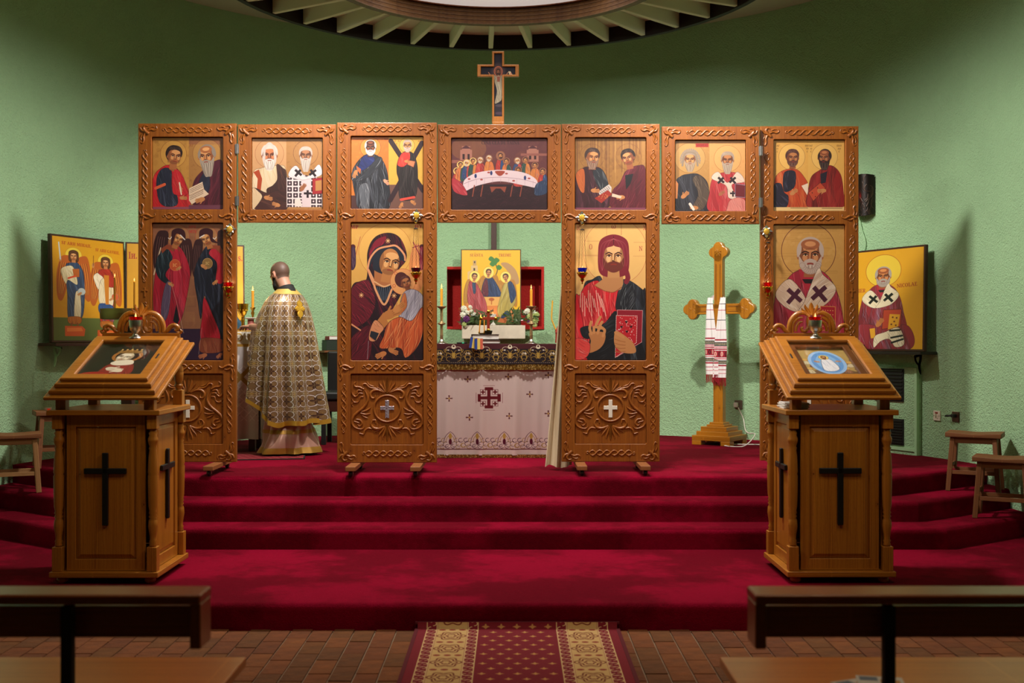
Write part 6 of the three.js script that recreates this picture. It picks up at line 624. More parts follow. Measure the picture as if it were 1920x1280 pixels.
function raisedPanel(w, h) { // field with a bevelled border, z towards the viewer
  const st = 0.055, f = shapeOf([[-w / 2, 0], [w / 2, 0], [w / 2, h], [-w / 2, h]]); f.holes.push(rrect(-w / 2 + st, 0.07, w - 2 * st, h - 0.14, 0.002)); const frame = extrude(f, 0.02, 0.002, 1);
  const pw = w - 2 * st - 0.004, ph = h - 0.144; const fld = new THREE.ExtrudeGeometry(shapeOf([[-pw / 2, 0.072], [pw / 2, 0.072], [pw / 2, 0.072 + ph], [-pw / 2, 0.072 + ph]]), { depth: 0.004, bevelEnabled: true, bevelSize: 0.028, bevelThickness: 0.012, bevelOffset: -0.028, bevelSegments: 1 }); return [muv(frame), muv(fld)];
}
const blackCross = (() => { const b = (w, h, x, y) => box(w, h, 0.018, x, y, 0, 0.005); return join(b(0.037, 0.445, 0, 0), b(0.26, 0.036, 0, 0.11)); })();
const FEET = 0.04;
function lectern(label, x, z, print, printLabel, turn = 0) {
  const o = thing('icon_lectern', label, 'lectern', [x, 0.15, z], turn, 'wooden icon lecterns'), W = 0.60, D = 0.58, Wm = M.lecternWood;
  mesh('plinth', wbox(0.665, 0.035, D + 0.07, 0, FEET + 0.0175, 0, 0.006, 0), Wm, o);
  for (const sx of [-1, 1]) { mesh('bun_foot', move(lathe([[0, 0], [0.022, 0], [0.032, 0.01], [0.034, 0.02], [0.03, 0.032], [0.022, FEET], [0, FEET]], 18), sx * 0.27, 0, D / 2 - 0.02), Wm, o); const c = mesh('caster', casterFork, M.steel, o); c.position.set(sx * 0.27, 0.025, -D / 2 + 0.02); mesh('caster_wheel', casterWheel, M.rubber, c); }
  for (const sx of [-1, 1]) for (const sz of [-1, 1]) {
    const px2 = sx * 0.289, pz = sz * (D / 2 - 0.012), p = mesh('post', join(wbox(0.062, 0.15, 0.062, px2, 0.15, pz, 0.004), move(spindle(0.225, 0.945), px2, 0, pz), wbox(0.062, 0.085, 0.062, px2, 0.987, pz, 0.004)), Wm, o);
  }
  const place = (w, tx, tz, ry) => { const [f, p] = raisedPanel(w, 0.95); const g = new THREE.Group(); const a = mesh('door_frame', f, Wm, o); a.position.set(tx, 0.077, tz); a.rotation.y = ry; const b = mesh('raised_panel', p, Wm, a); b.position.set(0, 0, 0.002); return a; };
  const fr = place(W - 0.12, 0, D / 2 - 0.03, 0), sd = [place(D - 0.1, W / 2 - 0.035, 0, Math.PI / 2), place(D - 0.1, -W / 2 + 0.035, 0, -Math.PI / 2)]; place(W - 0.12, 0, -D / 2 + 0.03, Math.PI);
  for (const [p, s] of [[fr, 1], [sd[0], 1], [sd[1], 1]]) { const c = mesh('black_cross', blackCross, M.black, p); c.position.set(0, 0.5, 0.029); c.scale.x = s; c.userData.label = 'black wooden cross'; }
  mesh('shelf', wbox(0.69, 0.033, D + 0.09, 0, 1.046, 0, 0.006, 0), Wm, o);
  // sloping desk on short front posts and taller turned back posts
  const tilt = Math.atan2(0.335, 0.78), y0 = 1.122, zf = D / 2 + 0.075, desk = new THREE.Group(); desk.name = 'desk'; desk.position.set(0, y0, zf); desk.rotation.x = tilt; o.add(desk);
  for (const sx of [-1, 1]) { mesh('desk_post', wbox(0.062, 0.09, 0.062, sx * 0.27, 1.105, D / 2 - 0.02, 0.004), Wm, o); mesh('desk_post', join(wbox(0.062, 0.1, 0.062, sx * 0.28, 1.11, -D / 2 + 0.01, 0.004), move(spindle(1.15, 1.36), sx * 0.28, 0, -D / 2 + 0.01)), Wm, o); }
  const L = 0.85, tier = (w, l, h, yb, nm) => { const g = muv(box(w, h, l, 0, yb + h / 2, -L / 2, 0.008), 0); return mesh(nm, g, Wm, desk); };
  tier(0.70, L, 0.022, 0, 'desk_board'); 
  const hollow = (w, l, h, yb, iw, il, nm) => { const s = shapeOf([[-w / 2, -l / 2], [w / 2, -l / 2], [w / 2, l / 2], [-w / 2, l / 2]]); s.holes.push(rrect(-iw / 2, -il / 2, iw, il, 0.003)); const g = extrude(s, h, 0.009, 3); g.rotateX(-Math.PI / 2); g.translate(0, yb, -L / 2); return mesh(nm, muv(g, 0), Wm, desk); };
  hollow(0.645, 0.785, 0.03, 0.022, 0.44, 0.56, 'desk_moulding'); hollow(0.59, 0.725, 0.03, 0.052, 0.44, 0.56, 'desk_moulding'); const door = hollow(0.535, 0.665, 0.024, 0.082, 0.40, 0.525, 'glazed_door');
  const pn = mesh('glass_pane', box(0.41, 0.003, 0.535, 0, 0.088, -L / 2), M.pane, desk);
  const pic2 = mesh('icon_print', clean(new THREE.PlaneGeometry(0.42, 0.54)), print, desk); pic2.rotation.x = -Math.PI / 2; pic2.position.set(0, x < 0 ? 0.074 : 0.056, -L / 2); pic2.userData.label = printLabel;
  const plate = []; for (let i = -2; i <= 2; i++) plate.push(move(new THREE.SphereGeometry(0.008, 8, 6).scale(0.8, 0.3, 1), 0.0, 0, i * 0.014)); const esc = mesh('lock_plate', join(plate), M.ironBlack, door); esc.position.set((x < 0 ? 1 : -1) * 0.233, 0.107, -L / 2);
  const crest = mesh('carved_crest', crestGeo, Wm, o); const rear = V(0, 0.022, -L + 0.03).applyEuler(desk.rotation).add(desk.position); crest.position.set(0, rear.y + 0.066, rear.z); crest.scale.set(1.16, 1.05, 1.3); const bd = mesh('crest_rail', wbox(0.52, 0.085, 0.03, 0, rear.y + 0.03, rear.z, 0.006, 0), Wm, o);
  return { o, rear, desk };
}
const LL = lectern('wooden icon lectern on the left, holding the dark crowned lady picture', (195 - 960) / F * 6.83, -6.83 - 0.31, printMat('crownedLady'), 'dark picture of a crowned lady'), LR = lectern('wooden icon lectern on the right, holding the pale blue oval picture', (1577.5 - 960) / F * 6.85, -6.85 - 0.31, printMat('lightOval'), 'picture of a white figure in a blue oval');
{ const f = mesh('inner_frame', (() => { const s = shapeOf([[-0.2, -0.26], [0.2, -0.26], [0.2, 0.26], [-0.2, 0.26]]); s.holes.push(rrect(-0.155, -0.215, 0.31, 0.43, 0.003)); const g = extrude(s, 0.02, 0.005, 2); g.rotateX(-Math.PI / 2); g.translate(0, 0.057, -0.425); return muv(g, 0); })(), wood(0x7a4a24), LR.desk); }
for (const [l, dx, lab] of [[LL, -0.005, 'red glass candle cup on a silver stand, on the left lectern'], [LR, 0.0, 'red glass candle cup on a silver stand, on the right lectern']]) {
  const p = l.rear.clone(); p.z += 0.10; p.y = l.rear.y + 0.0335; const big = 1.22; p.x = dx; l.o.updateWorldMatrix(true, false); const w = l.o.localToWorld(p); const o = thing('candle_cup', lab, 'candle cup', w, 0, 'candle cups on the lecterns'); o.scale.setScalar(big);
  mesh('silver_stand', lathe([[0, 0], [0.036, 0], [0.038, 0.004], [0.03, 0.01], [0.016, 0.018], [0.012, 0.028], [0.018, 0.036], [0.03, 0.046], [0.035, 0.07], [0.036, 0.1], [0.033, 0.1], [0.03, 0.075], [0, 0.06]], 22), M.silver, o); mesh('red_glass', lathe([[0, 0.064], [0.026, 0.066], [0.031, 0.09], [0.037, 0.118], [0.034, 0.118], [0.028, 0.09], [0, 0.07]], 22), M.redGlass, o); flame(o, 0, 0.108, 0, 1.0, 0.08);
}
{ // folded papers on the shelf of the right lectern
  const b = LR.o.position; for (let i = 0; i < 5; i++) { const o = single('paper_sheets', box(0.15, 0.006, 0.2, 0, 0, 0), M.paper, i === 4 ? 'topmost sheaf of papers on the right lectern shelf' : ['bottom','second lowest','middle','second highest'][i] + ' sheaf in the paper pile on the right lectern shelf', 'papers', 'papers on the right lectern', [b.x - 0.25 + i * 0.002, 0.15 + 1.066 + i * 0.0075, b.z + 0.12]); o.rotation.y = 0.1 * (i % 2) - 0.05; }
}
// ---------------------------------------------------------------- stools
function stoolParts(o, pale) {
  const m = pale ? M.stoolPale : M.stoolWood, H = 0.46, t = 0.155, b = 0.185;
  const seat = gridGeo(16, 4, (u, v) => { const x = (u - 0.5) * 0.40, z = (v - 0.5) * 0.30; return [x, H - 0.02 * Math.cos(u * Math.PI * 2 - Math.PI) * 0.25 - 0.004, z]; }); seat.computeVertexNormals();
  const s = new THREE.Shape(); s.moveTo(-0.205, H - 0.035); s.lineTo(0.205, H - 0.035); s.lineTo(0.205, H + 0.002); s.quadraticCurveTo(0.12, H, 0.08, H - 0.004); s.quadraticCurveTo(0, H - 0.009, -0.08, H - 0.004); s.quadraticCurveTo(-0.12, H, -0.205, H + 0.002); s.closePath(); mesh('seat', muv(extrude(s, 0.30, 0.004, 1).translate(0, 0, -0.15), 0), M.stoolWood, o);
  for (const x of [-1, 1]) for (const z of [-1, 1]) mesh('leg', bar([x * t, H - 0.037, z * 0.11], [x * b, 0.0, z * 0.145], 0.036), m, o);
  mesh('apron', join(wbox(2 * t, 0.045, 0.02, 0, H - 0.06, 0.11, 0.002, 0), wbox(2 * t, 0.045, 0.02, 0, H - 0.06, -0.11, 0.002, 0), wbox(0.02, 0.045, 0.22, t, H - 0.06, 0, 0.002, 2), wbox(0.02, 0.045, 0.22, -t, H - 0.06, 0, 0.002, 2)), m, o);
  for (const z of [-1, 1]) mesh('stretcher', wbox(0.345, 0.03, 0.02, 0, 0.15, z * 0.133, 0.002, 0), m, o); for (const x of [-1, 1]) mesh('stretcher', wbox(0.02, 0.03, 0.25, x * 0.172, 0.2, 0, 0.002, 2), m, o);
}
const stool = (label, x, y, z, turn, pale) => { const o = thing('wooden_stool', label, 'stool', [x, y, z], turn, 'wooden stools by the walls'); stoolParts(o, pale); return o; };
stool('dark wooden stool on the upper step by the right wall', 3.68, 0.45, -8.90, -0.5, false);
stool('dark wooden stool at the right picture edge, one step lower', 3.72, 0.30, -8.48, -0.5, false);
stool('pale-legged wooden stool at the left picture edge', -3.92, 0.45, -8.80, 0.42, true);
stool('dark wooden stool on the platform behind the left lectern', -3.74, 0.6, -9.28, 0.5, false);
// ---------------------------------------------------------------- benches
function bench(label, X, dir) { // X: aisle end
  const L = 3.0, o = thing('church_bench', label, 'bench', [X + dir * L / 2, 0, -3.6], 0, 'church benches in the foreground'), e = -dir * L / 2;
  mesh('top_rail', wbox(L, 0.032, 0.135, 0, 0.834, 0.085, 0.008, 0), M.benchWood, o); mesh('back_panel', wbox(L - 0.06, 0.10, 0.03, 0, 0.748, 0.06, 0.004, 0), M.benchWood, o);
  for (const s of [-1, 1]) mesh('end_bracket', wbox(0.035, 0.14, 0.12, s * (L / 2 - 0.018), 0.75, 0.085, 0.005), M.benchWood, o);
  mesh('seat', wbox(L, 0.035, 0.36, 0, 0.473, -0.27, 0.006, 0), M.benchSeat, o);
  for (const q of [0.42, L / 2 + 0.0, L - 0.42]) { const x = e + dir * q; mesh('steel_frame', join(box(0.035, 0.81, 0.035, x, 0.405, 0.12, 0.003), box(0.035, 0.035, 0.5, x, 0.436, -0.14, 0.003), box(0.035, 0.42, 0.035, x, 0.21, -0.37, 0.003)), M.blackMatte, o); }
  return o;
}
bench('wooden bench with black steel posts, left foreground', -0.96, -1); bench('wooden bench with black steel posts, right foreground', 0.75, 1);
{ const [cv, c] = canvas(128, 90); c.fillStyle = '#cfd0d6'; c.fillRect(0, 0, 128, 90); c.fillStyle = '#5a6a8c'; c.fillRect(8, 8, 50, 40); c.fillStyle = '#b07a3c'; c.fillRect(64, 30, 54, 44); const m = std({ map: texOf(cv), roughness: 0.4 }); for (const [i, x, z, r] of [[0, 1.15, -3.72, 0.4], [1, 1.23, -3.74, -0.2]]) { const q = single('leaflet', box(0.15, 0.003, 0.1, 0, 0, 0), m, i ? 'printed leaflet on the right bench seat, upper one' : 'printed leaflet on the right bench seat, lower one', 'leaflet', 'leaflets on the right bench', [x, 0.4925 + i * 0.0035, z]); q.rotation.y = r; } }
// ---------------------------------------------------------------- icons, shelves and fittings on the apse wall
const wallPoint = (px2, off) => { const d = apseDeg(px2, APSE.r - off), [x, z] = onApse(d, APSE.r - off); return V(x, 0, z); };
function wallIcon(name, label, pxL, pxR, yTopL, yBotL, off, print, lean = 0.02) { // board between two photo columns, a little clear of the wall
  const A = wallPoint(pxL, off), B = wallPoint(pxR, off), w = A.distanceTo(B), ZL = -A.z, top = EYE + (640 - yTopL) / F * ZL, bot = EYE + (640 - yBotL) / F * ZL, h = top - bot, c = A.clone().add(B).multiplyScalar(0.5), ang = Math.atan2(-(B.z - A.z), B.x - A.x);
  const o = thing(name, label, 'icon', [c.x, bot, c.z], ang); o.rotation.order = 'YXZ'; o.rotation.x = -lean; mesh('board', muv(box(w, h, 0.035, 0, h / 2, -0.02, 0.003)), M.darkWood, o); const q = mesh('painted_face', new THREE.BoxGeometry(w - 0.036, h - 0.036, 0.002), print, o); q.position.set(0, h / 2, -0.002); return { o, w, h, A, B, bot, ang, c };
}
const IA = wallIcon('wall_icon', 'large yellow icon of two winged archangels on the left wall', 98, 236, 437, 642, 0.14, printMat('archangelsWall', 0.5));
const IB = wallIcon('wall_icon', 'yellow icon of a bishop in a white stole on the right wall', 1590, 1732, 472, 657, 0.14, printMat('bishopWall', 0.5));
{ // second yellow icon behind the left end of the screen, leaning on the table of preparation
  const L = at(239, 453, 10.56), R = at(462, 457, 10.92), w = Math.hypot(R.x - L.x, R.z - L.z), bot = TOP + 1.138, h = L.y - bot; const o = thing('wall_icon', 'yellow icon with a blue-robed figure half hidden behind the screen', 'icon', [(L.x + R.x) / 2, bot, (L.z + R.z) / 2 + 0.06], Math.atan2(L.z - R.z, R.x - L.x)); o.rotation.order = 'YXZ'; o.rotation.x = -0.07; mesh('board', muv(box(w, h, 0.03, 0, h / 2, -0.016, 0.003)), M.darkWood, o); const q = mesh('painted_face', new THREE.BoxGeometry(w - 0.03, h - 0.03, 0.002), printMat('blueRobedWall', 0.5), o); q.position.set(0, h / 2, 0); }
const bracketGeo = (() => { const l = [strand([[0, 0, 0.012], [0.005, -0.05, 0.013], [0.02, -0.1, 0.014], [0.01, -0.15, 0.012], [0.0, -0.18, 0.006]], 12, 1, 6), strand([[0.0, 0, 0.012], [0.05, -0.015, 0.012], [0.08, -0.02, 0.01]], 8, 1, 6), strand([[0.07, -0.02, 0.01], [0.06, -0.06, 0.01], [0.03, -0.09, 0.009]], 8, 1, 6)]; return join(l, l.map((g) => { const q = g.clone(); q.scale(1, 1, -1); return q; })); })();
for (const [I, n, m] of [[IA, 'left', M.darkWood], [IB, 'right', M.shelfWood]]) {
  const o = thing('wall_shelf', n === 'left' ? 'narrow dark shelf under the archangel icon on the left wall' : 'narrow black shelf under the bishop icon on the right wall', 'shelf', [I.c.x, I.bot - 0.03, I.c.z], I.ang); mesh('board', wbox(I.w + 0.06, 0.026, 0.2, 0, 0.013, -0.03, 0.003, 0), m, o);
  for (const s of [-1, 1]) { const b = mesh('bracket', bracketGeo, M.plainGreen, o); b.position.set(s * I.w * 0.36, 0, -0.1); b.rotation.y = -Math.PI / 2; }
}
{ // small cup standing on the right shelf
  const p = V(-0.24, 0, 0.05).applyAxisAngle(V(0, 1, 0), IB.ang); single('tea_light_cup', lathe([[0, 0], [0.03, 0], [0.032, 0.06], [0.029, 0.06], [0.027, 0.006], [0, 0.006]], 18), std({ color: 0x4c4a4c, roughness: 0.3 }), 'small dark candle cup on the black shelf of the bishop icon', 'cup', undefined, [IB.c.x + p.x, IB.bot - 0.003, IB.c.z + p.z]); }
{ // boxed-in duct under the right shelf with two black grilles
  const A = wallPoint(1604, 0.0), B = wallPoint(1727, 0.0), ang = IB.ang, w = A.distanceTo(B), c = A.clone().add(B).multiplyScalar(0.5), H = 1.0; const o = structure('wall_duct_box', 'green boxed-in duct under the bishop icon'); o.position.set(c.x, TOP, c.z); o.rotation.y = ang;
  const h = IB.bot - 0.03 - TOP - 0.12; mesh('casing', muv(box(w, h, 0.22, 0, h / 2, -0.06)), M.wall, o); mesh('corner_strip', box(0.03, h, 0.03, w / 2, h / 2, 0.045, 0.005), M.plainGreen, o); mesh('base_strip', box(w, 0.03, 0.012, 0, 0.05, 0.055), M.plainGreen, o);
  for (const [y, hh] of [[0.63, 0.3], [0.2, 0.24]]) { const v = mesh('vent_grille', box(0.36, hh, 0.012, 0.08, y, 0.056), M.blackMatte, o); for (let i = 0; i < 9; i++) mesh('slat', box(0.34, 0.012, 0.01, 0.08, y - hh / 2 + 0.02 + i * (hh - 0.04) / 8, 0.064), M.black, v); }
}
function onWall(pxc, y, off, name, label, category, group) { const p = wallPoint(pxc, off), d = apseDeg(pxc), o = thing(name, label, category, [p.x, EYE + (640 - y) / F * -p.z, p.z], -d * Math.PI / 180, group); return o; }
const socketPlate = box(0.088, 0.088, 0.012, 0, 0, 0, 0.003);
{ for (const [x, y, lab, lit] of [[1757, 779, 'cream fused switch plate with a red tab on the right wall', 0], [90, 773, 'cream fused switch plate with a glowing red lamp on the left wall', 1]]) { const o = onWall(x, y, 0.008, 'switch_plate', lab, 'switch', 'switch plates on the walls'); mesh('plate', socketPlate, M.plastic, o); mesh('red_tab', box(0.03, 0.012, 0.006, 0, 0.026, 0.008), lit ? M.redLed : std({ color: 0x8a1410, roughness: 0.4 }), o); mesh('rocker', box(0.014, 0.032, 0.007, -0.006, -0.004, 0.008, 0.001), M.silver, o); mesh('fuse_holder', box(0.014, 0.032, 0.006, 0.012, -0.006, 0.008, 0.001), M.plastic, o); for (const s of [-1, 1]) mesh('screw', move(turnX(lathe([[0, 0], [0.004, 0], [0.004, 0.002], [0, 0.002]], 8), Math.PI / 2), s * 0.034, 0, 0.006), M.steel, o); }
  const o = onWall(1792, 781, 0.008, 'metal_socket', 'brown metal socket with a black plug on the right wall', 'socket'); mesh('plate', box(0.088, 0.088, 0.012, 0, 0, 0, 0.002), std({ color: 0x5a3830, roughness: 0.35, metalness: 0.6 }), o); mesh('plug', join(box(0.04, 0.03, 0.035, 0.0, 0.008, 0.022, 0.006), tube([[-0.01, 0.01, 0.03], [-0.05, 0.006, 0.05], [-0.075, 0.004, 0.045]], 0.009, 8, 8)), M.black, o); mesh('rim', box(0.09, 0.004, 0.013, 0, 0.044, 0), M.silver, o);
  const s2 = onWall(1383, 758, 0.008, 'power_socket', 'double power socket with a white plug behind the standing cross', 'socket'); mesh('plate', box(0.09, 0.09, 0.012, 0.01, 0, 0, 0.003), std({ color: 0x6a5a4c, roughness: 0.4 }), s2); mesh('plug', box(0.045, 0.05, 0.035, -0.008, -0.004, 0.022, 0.007), M.whiteCable, s2);
  const p = s2.position; const a = at(1416, 815, 11.0), b = at(1395, 835, 10.95), d = at(1358, 835.5, 11.0), e = at(1372, 832, 11.12), f2 = at(1425, 832.5, 11.1); for (const q of [b, d, e, f2]) q.y = TOP + 0.008; single('white_cable', tube([[p.x, p.y - 0.03, p.z + 0.03], [p.x + 0.04, p.y - 0.12, p.z + 0.05], [a.x - 0.05, p.y - 0.24, a.z - 0.1], [a.x, TOP + 0.12, a.z], b, d, e, f2], 0.006, 70, 7), M.whiteCable, 'white cable from the socket down to the carpet by the standing cross', 'cable'); }
{ // dark sconce with a red lamp high on the right wall
  const o = onWall(1626, 367, 0.012, 'wall_sconce', 'dark pierced metal sconce with a red lamp on the right wall', 'sconce'); const [cv, c] = canvas(128, 256); c.fillStyle = '#1c120e'; c.fillRect(0, 0, 128, 256); for (let i = 0; i < 70; i++) { c.strokeStyle = ['#3c2a20', '#0c0806', '#4c382c'][i % 3]; c.lineWidth = rr(1, 4); c.beginPath(); const x = rr(0, 128), y = rr(0, 256); c.moveTo(x, y); c.quadraticCurveTo(x + rr(-30, 30), y + rr(0, 60), x + rr(-20, 20), y + rr(20, 100)); c.stroke(); }
  const sm = std({ map: texOf(cv), roughness: 0.4, metalness: 0.5, bumpMap: texOf(cv, null, false), bumpScale: 0.006 }); mesh('shade', gridGeo(14, 8, (u, v) => { const a = (u - 0.5) * 3.0, y = (v - 0.5) * 0.37; return [0.095 * Math.sin(a), y + 0.03 * Math.cos(a) * (v - 0.5), 0.1 * Math.cos(a)]; }), sm, o);
  mesh('lamp_tube', move(lathe([[0, -0.06], [0.022, -0.06], [0.022, 0.06], [0, 0.06]], 16), -0.05, 0.01, 0.105), M.redGlass, o); mesh('lamp_glow', move(new THREE.SphereGeometry(0.016, 12, 8), -0.052, -0.004, 0.128), std({ color: 0x000000, emissive: 0xff1808, emissiveIntensity: 7 }), o); mesh('back_plate', box(0.18, 0.34, 0.008, 0, 0, 0.0, 0.003), M.ironBlack, o); const L = new THREE.PointLight(0xff2010, 0.12, 0, 2); o.updateWorldMatrix(true, false); L.position.copy(o.localToWorld(V(-0.05, 0.0, 0.16))); L.castShadow = true; scene.add(L);
  const q = [[1611, 405], [1616, 430], [1623, 455], [1619, 475]].map(([x, y]) => { const w = wallPoint(x, 0.02); return V(w.x, EYE + (640 - y) / F * -w.z, w.z); }); single('sconce_wire', tube(q, 0.005, 20, 5), M.plainGreen, 'thin wire hanging from the dark sconce on the right wall', 'wire'); }
// ---------------------------------------------------------------- brass candle stand behind the left lectern
{
  const Z = 9.5, k = F / Z, p = at(240, 598, Z), top = EYE + (640 - 579) / k, o = thing('candle_stand', 'round brass candle tray on a wooden post behind the left lectern', 'candle stand', [p.x, TOP, p.z]), H = top - TOP;
  mesh('tray', lathe([[0, H - 0.09], [0.2, H - 0.09], [0.222, H - 0.084], [0.224, H - 0.045], [0.228, H - 0.04], [0.224, H - 0.035], [0.226, H], [0.219, H], [0.216, H - 0.075], [0, H - 0.075]], 40), M.oldBrass, o); mesh('sand', lathe([[0, H - 0.03], [0.217, H - 0.03], [0.217, H - 0.074], [0, H - 0.074]], 32), std({ color: 0x8a7c60, roughness: 1 }), o); mesh('post', wbox(0.09, H - 0.13, 0.09, 0, (H - 0.09) / 2 + 0.02, 0), M.darkWood, o); mesh('base', wbox(0.34, 0.04, 0.34, 0, 0.02, 0, 0.006), M.darkWood, o);
  for (const [x, fy, lab] of [[219, 520, 'lit thin candle in the brass tray, the left one'], [248, 527, 'lit thin candle in the brass tray, next to the screen']]) candle(lab, (x - 960) / k, TOP + H - 0.03, p.z + (x < 230 ? 0.05 : -0.05), (579 - fy) / k + 0.03, 0.0075, true, 'candles in the brass tray', 0, 0.14);
}
// ---------------------------------------------------------------- standing cross with an embroidered towel
{
  const Z = 11.25, k = F / Z, p = at(1349, 828, Z), yaw = -0.62, o = thing('standing_cross', 'tall carved wooden standing cross on a stepped base', 'cross', [p.x, TOP, p.z], yaw); p.x -= 0.012;
  const s1 = 0.058, W = 0.41; [[0.41, 0.05, 0.045], [0.345, 0.045, 0.09], [0.28, 0.045, 0.135]].forEach(([w, h, y]) => mesh('base_step', wbox(w, h, w, 0, y + h / 2, 0, 0.004, 0), M.crossWood, o)); for (const x of [-1, 1]) for (const z of [-1, 1]) mesh('base_foot', wbox(0.1, 0.045, 0.1, x * 0.155, 0.0225, z * 0.155, 0.004, 0), M.crossWood, o); mesh('base_collar', join(wbox(0.19, 0.02, 0.19, 0, 0.19, 0, 0.004, 0), wbox(0.15, 0.025, 0.15, 0, 0.21, 0, 0.004, 0)), M.crossWood, o);
  const H = (833 - 455) / k, ay = (833 - 580) / k; mesh('shaft', wbox(0.105, ay - 0.2, 0.075, 0, 0.2 + (ay - 0.2) / 2, 0, 0.006), M.crossWood, o);
  const lobes = (cx, cy) => { const s = new THREE.Shape(); const r = 0.052, pts = []; for (let i = 0; i < 4; i++) { const a0 = i * Math.PI / 2, qx = 0.052 * Math.cos(a0), qy = 0.052 * Math.sin(a0); for (let j = -8; j <= 8; j++) { const a = a0 + j / 8 * 1.35; pts.push([cx + qx + r * Math.cos(a), cy + qy + r * Math.sin(a)]); } } return extrude(shapeOf(pts), 0.07, 0.008, 2).translate(0, 0, -0.035); };
  const A = 0.285, head = [wbox(0.09, H - ay - 0.08, 0.07, 0, ay + (H - ay - 0.08) / 2, 0, 0.006), wbox(2 * A - 0.06, 0.105, 0.07, 0, ay, 0, 0.006, 0)]; mesh('cross_arms', join(head), M.crossWood, o); for (const [x, y] of [[0, H - 0.1], [-A, ay], [A, ay]]) { const l = mesh('trefoil_end', muv(lobes(x, y)), M.crossWood, o); const st = []; for (let i = 0; i < 8; i++) { const a = i * Math.PI / 4 + 0.39; st.push(strand([[x + 0.006 * Math.cos(a), y + 0.006 * Math.sin(a), 0.002], [x + 0.025 * Math.cos(a), y + 0.025 * Math.sin(a), 0.005], [x + 0.042 * Math.cos(a), y + 0.042 * Math.sin(a), 0.001]], 6, 0.6, 3, 0.0345)); } mesh('carved_rosette', join(st), M.crossWood, l); }
  mesh('carved_groove', join([[-0.022, 1], [0.022, 1]].map(([x]) => box(0.006, H - ay - 0.3, 0.003, x, ay + 0.08 + (H - ay - 0.3) / 2, 0.0355, 0.001)), [-1, 1].map((s) => box(0.11, 0.006, 0.003, s * 0.165, ay + 0.025, 0.0355, 0.001)), [-1, 1].map((s) => box(0.11, 0.006, 0.003, s * 0.165, ay - 0.025, 0.0355, 0.001))), wood(0x7a4a18), o);
  // towel: draped over the back of the upper arm, two tails in front
  const [cv, c] = canvas(256, 768); c.fillStyle = '#ece6e4'; c.fillRect(0, 0, 256, 768); const row = (y, h, col) => { c.fillStyle = col; c.fillRect(0, y, 256, h); };
  for (const [y, q] of [[120, '#a8203a'], [215, '#1c1a20'], [310, '#a8203a'], [60, '#1c1a20']]) row(y, 6, q); row(400, 14, '#a01c30'); row(430, 36, '#141216'); for (let i = 0; i < 16; i++) { c.fillStyle = '#e8dcb8'; c.fillRect(i * 16 + 4, 438, 7, 8); c.fillRect(i * 16 + 4, 450, 7, 8); } row(472, 8, '#c02c44'); row(490, 12, '#a01c30'); row(510, 66, '#a01c30'); for (let i = 0; i < 4; i++) { c.fillStyle = i % 2 ? '#1c1216' : '#e8c0b0'; c.beginPath(); c.ellipse(32 + i * 64, 543, 20, 24, 0, 0, 7); c.fill(); c.fillStyle = i % 2 ? '#a01c30' : '#c84440'; c.fillRect(26 + i * 64, 528, 12, 30); } row(584, 8, '#c02c44'); row(604, 34, '#141216'); for (let i = 0; i < 16; i++) { c.fillStyle = '#e8dcb8'; c.fillRect(i * 16 + 4, 612, 7, 8); c.fillRect(i * 16 + 4, 624, 7, 8); } row(646, 14, '#a01c30'); row(690, 7, '#a8203a'); row(726, 5, '#c02c44');
  const tm = phys({ map: texOf(cv), roughness: 0.9, sheen: 0.2 }), tw = thing('embroidered_towel', 'white towel with red and black embroidered ends hung on the standing cross', 'towel', [p.x, TOP + ay, p.z], yaw); const Lt = (705 - 565) / k;
  for (const [s, drop] of [[-1, 0.0], [1, -0.03]]) {
    const f = (u, v) => { const w = 0.055 + 0.085 * Math.min(1, v * 1.6), x = s * (0.062 + 0.0 * v) + s * 0.01 * (1 - v) + (u - 0.5) * w - s * 0.02 * v, yy = 0.115 - v * (Lt + 0.02) + drop * v, z = 0.046 + 0.02 * Math.sin(u * 12 + s) * (0.4 + 0.6 * v) * 0.6 + 0.012 + (v < 0.12 ? -0.02 * (0.12 - v) / 0.12 : 0); return [x, yy, z, u, 1 - v]; };
    const t = mesh('towel_tail', gridGeo(24, 30, f), tm, tw); const fr = []; for (let i = 0; i < 26; i++) { const q = f((i + 0.5) / 26, 1); fr.push(tube([[q[0], q[1], q[2]], [q[0] + rr(-0.004, 0.004), q[1] - 0.04, q[2] + rr(-0.004, 0.004)], [q[0] + rr(-0.008, 0.008), q[1] - rr(0.07, 0.09), q[2]]], 0.0022, 4, 4)); } mesh('red_fringe', join(fr), std({ color: 0x9c1424, roughness: 0.9 }), t).userData.kind = 'stuff';
  }
  mesh('towel_loop', gridGeo(30, 8, (u, v) => { const a = -0.25 + u * (Math.PI + 0.5), r = 0.058 + 0.0 * v; return [r * 1.15 * Math.cos(a), 0.1 + 0.035 * Math.sin(a) + (v - 0.5) * 0.05, -0.052 * Math.sin(a) + 0.02 * (1 - Math.sin(a)) + 0.004, v, 0.98]; }), tm, tw);
}
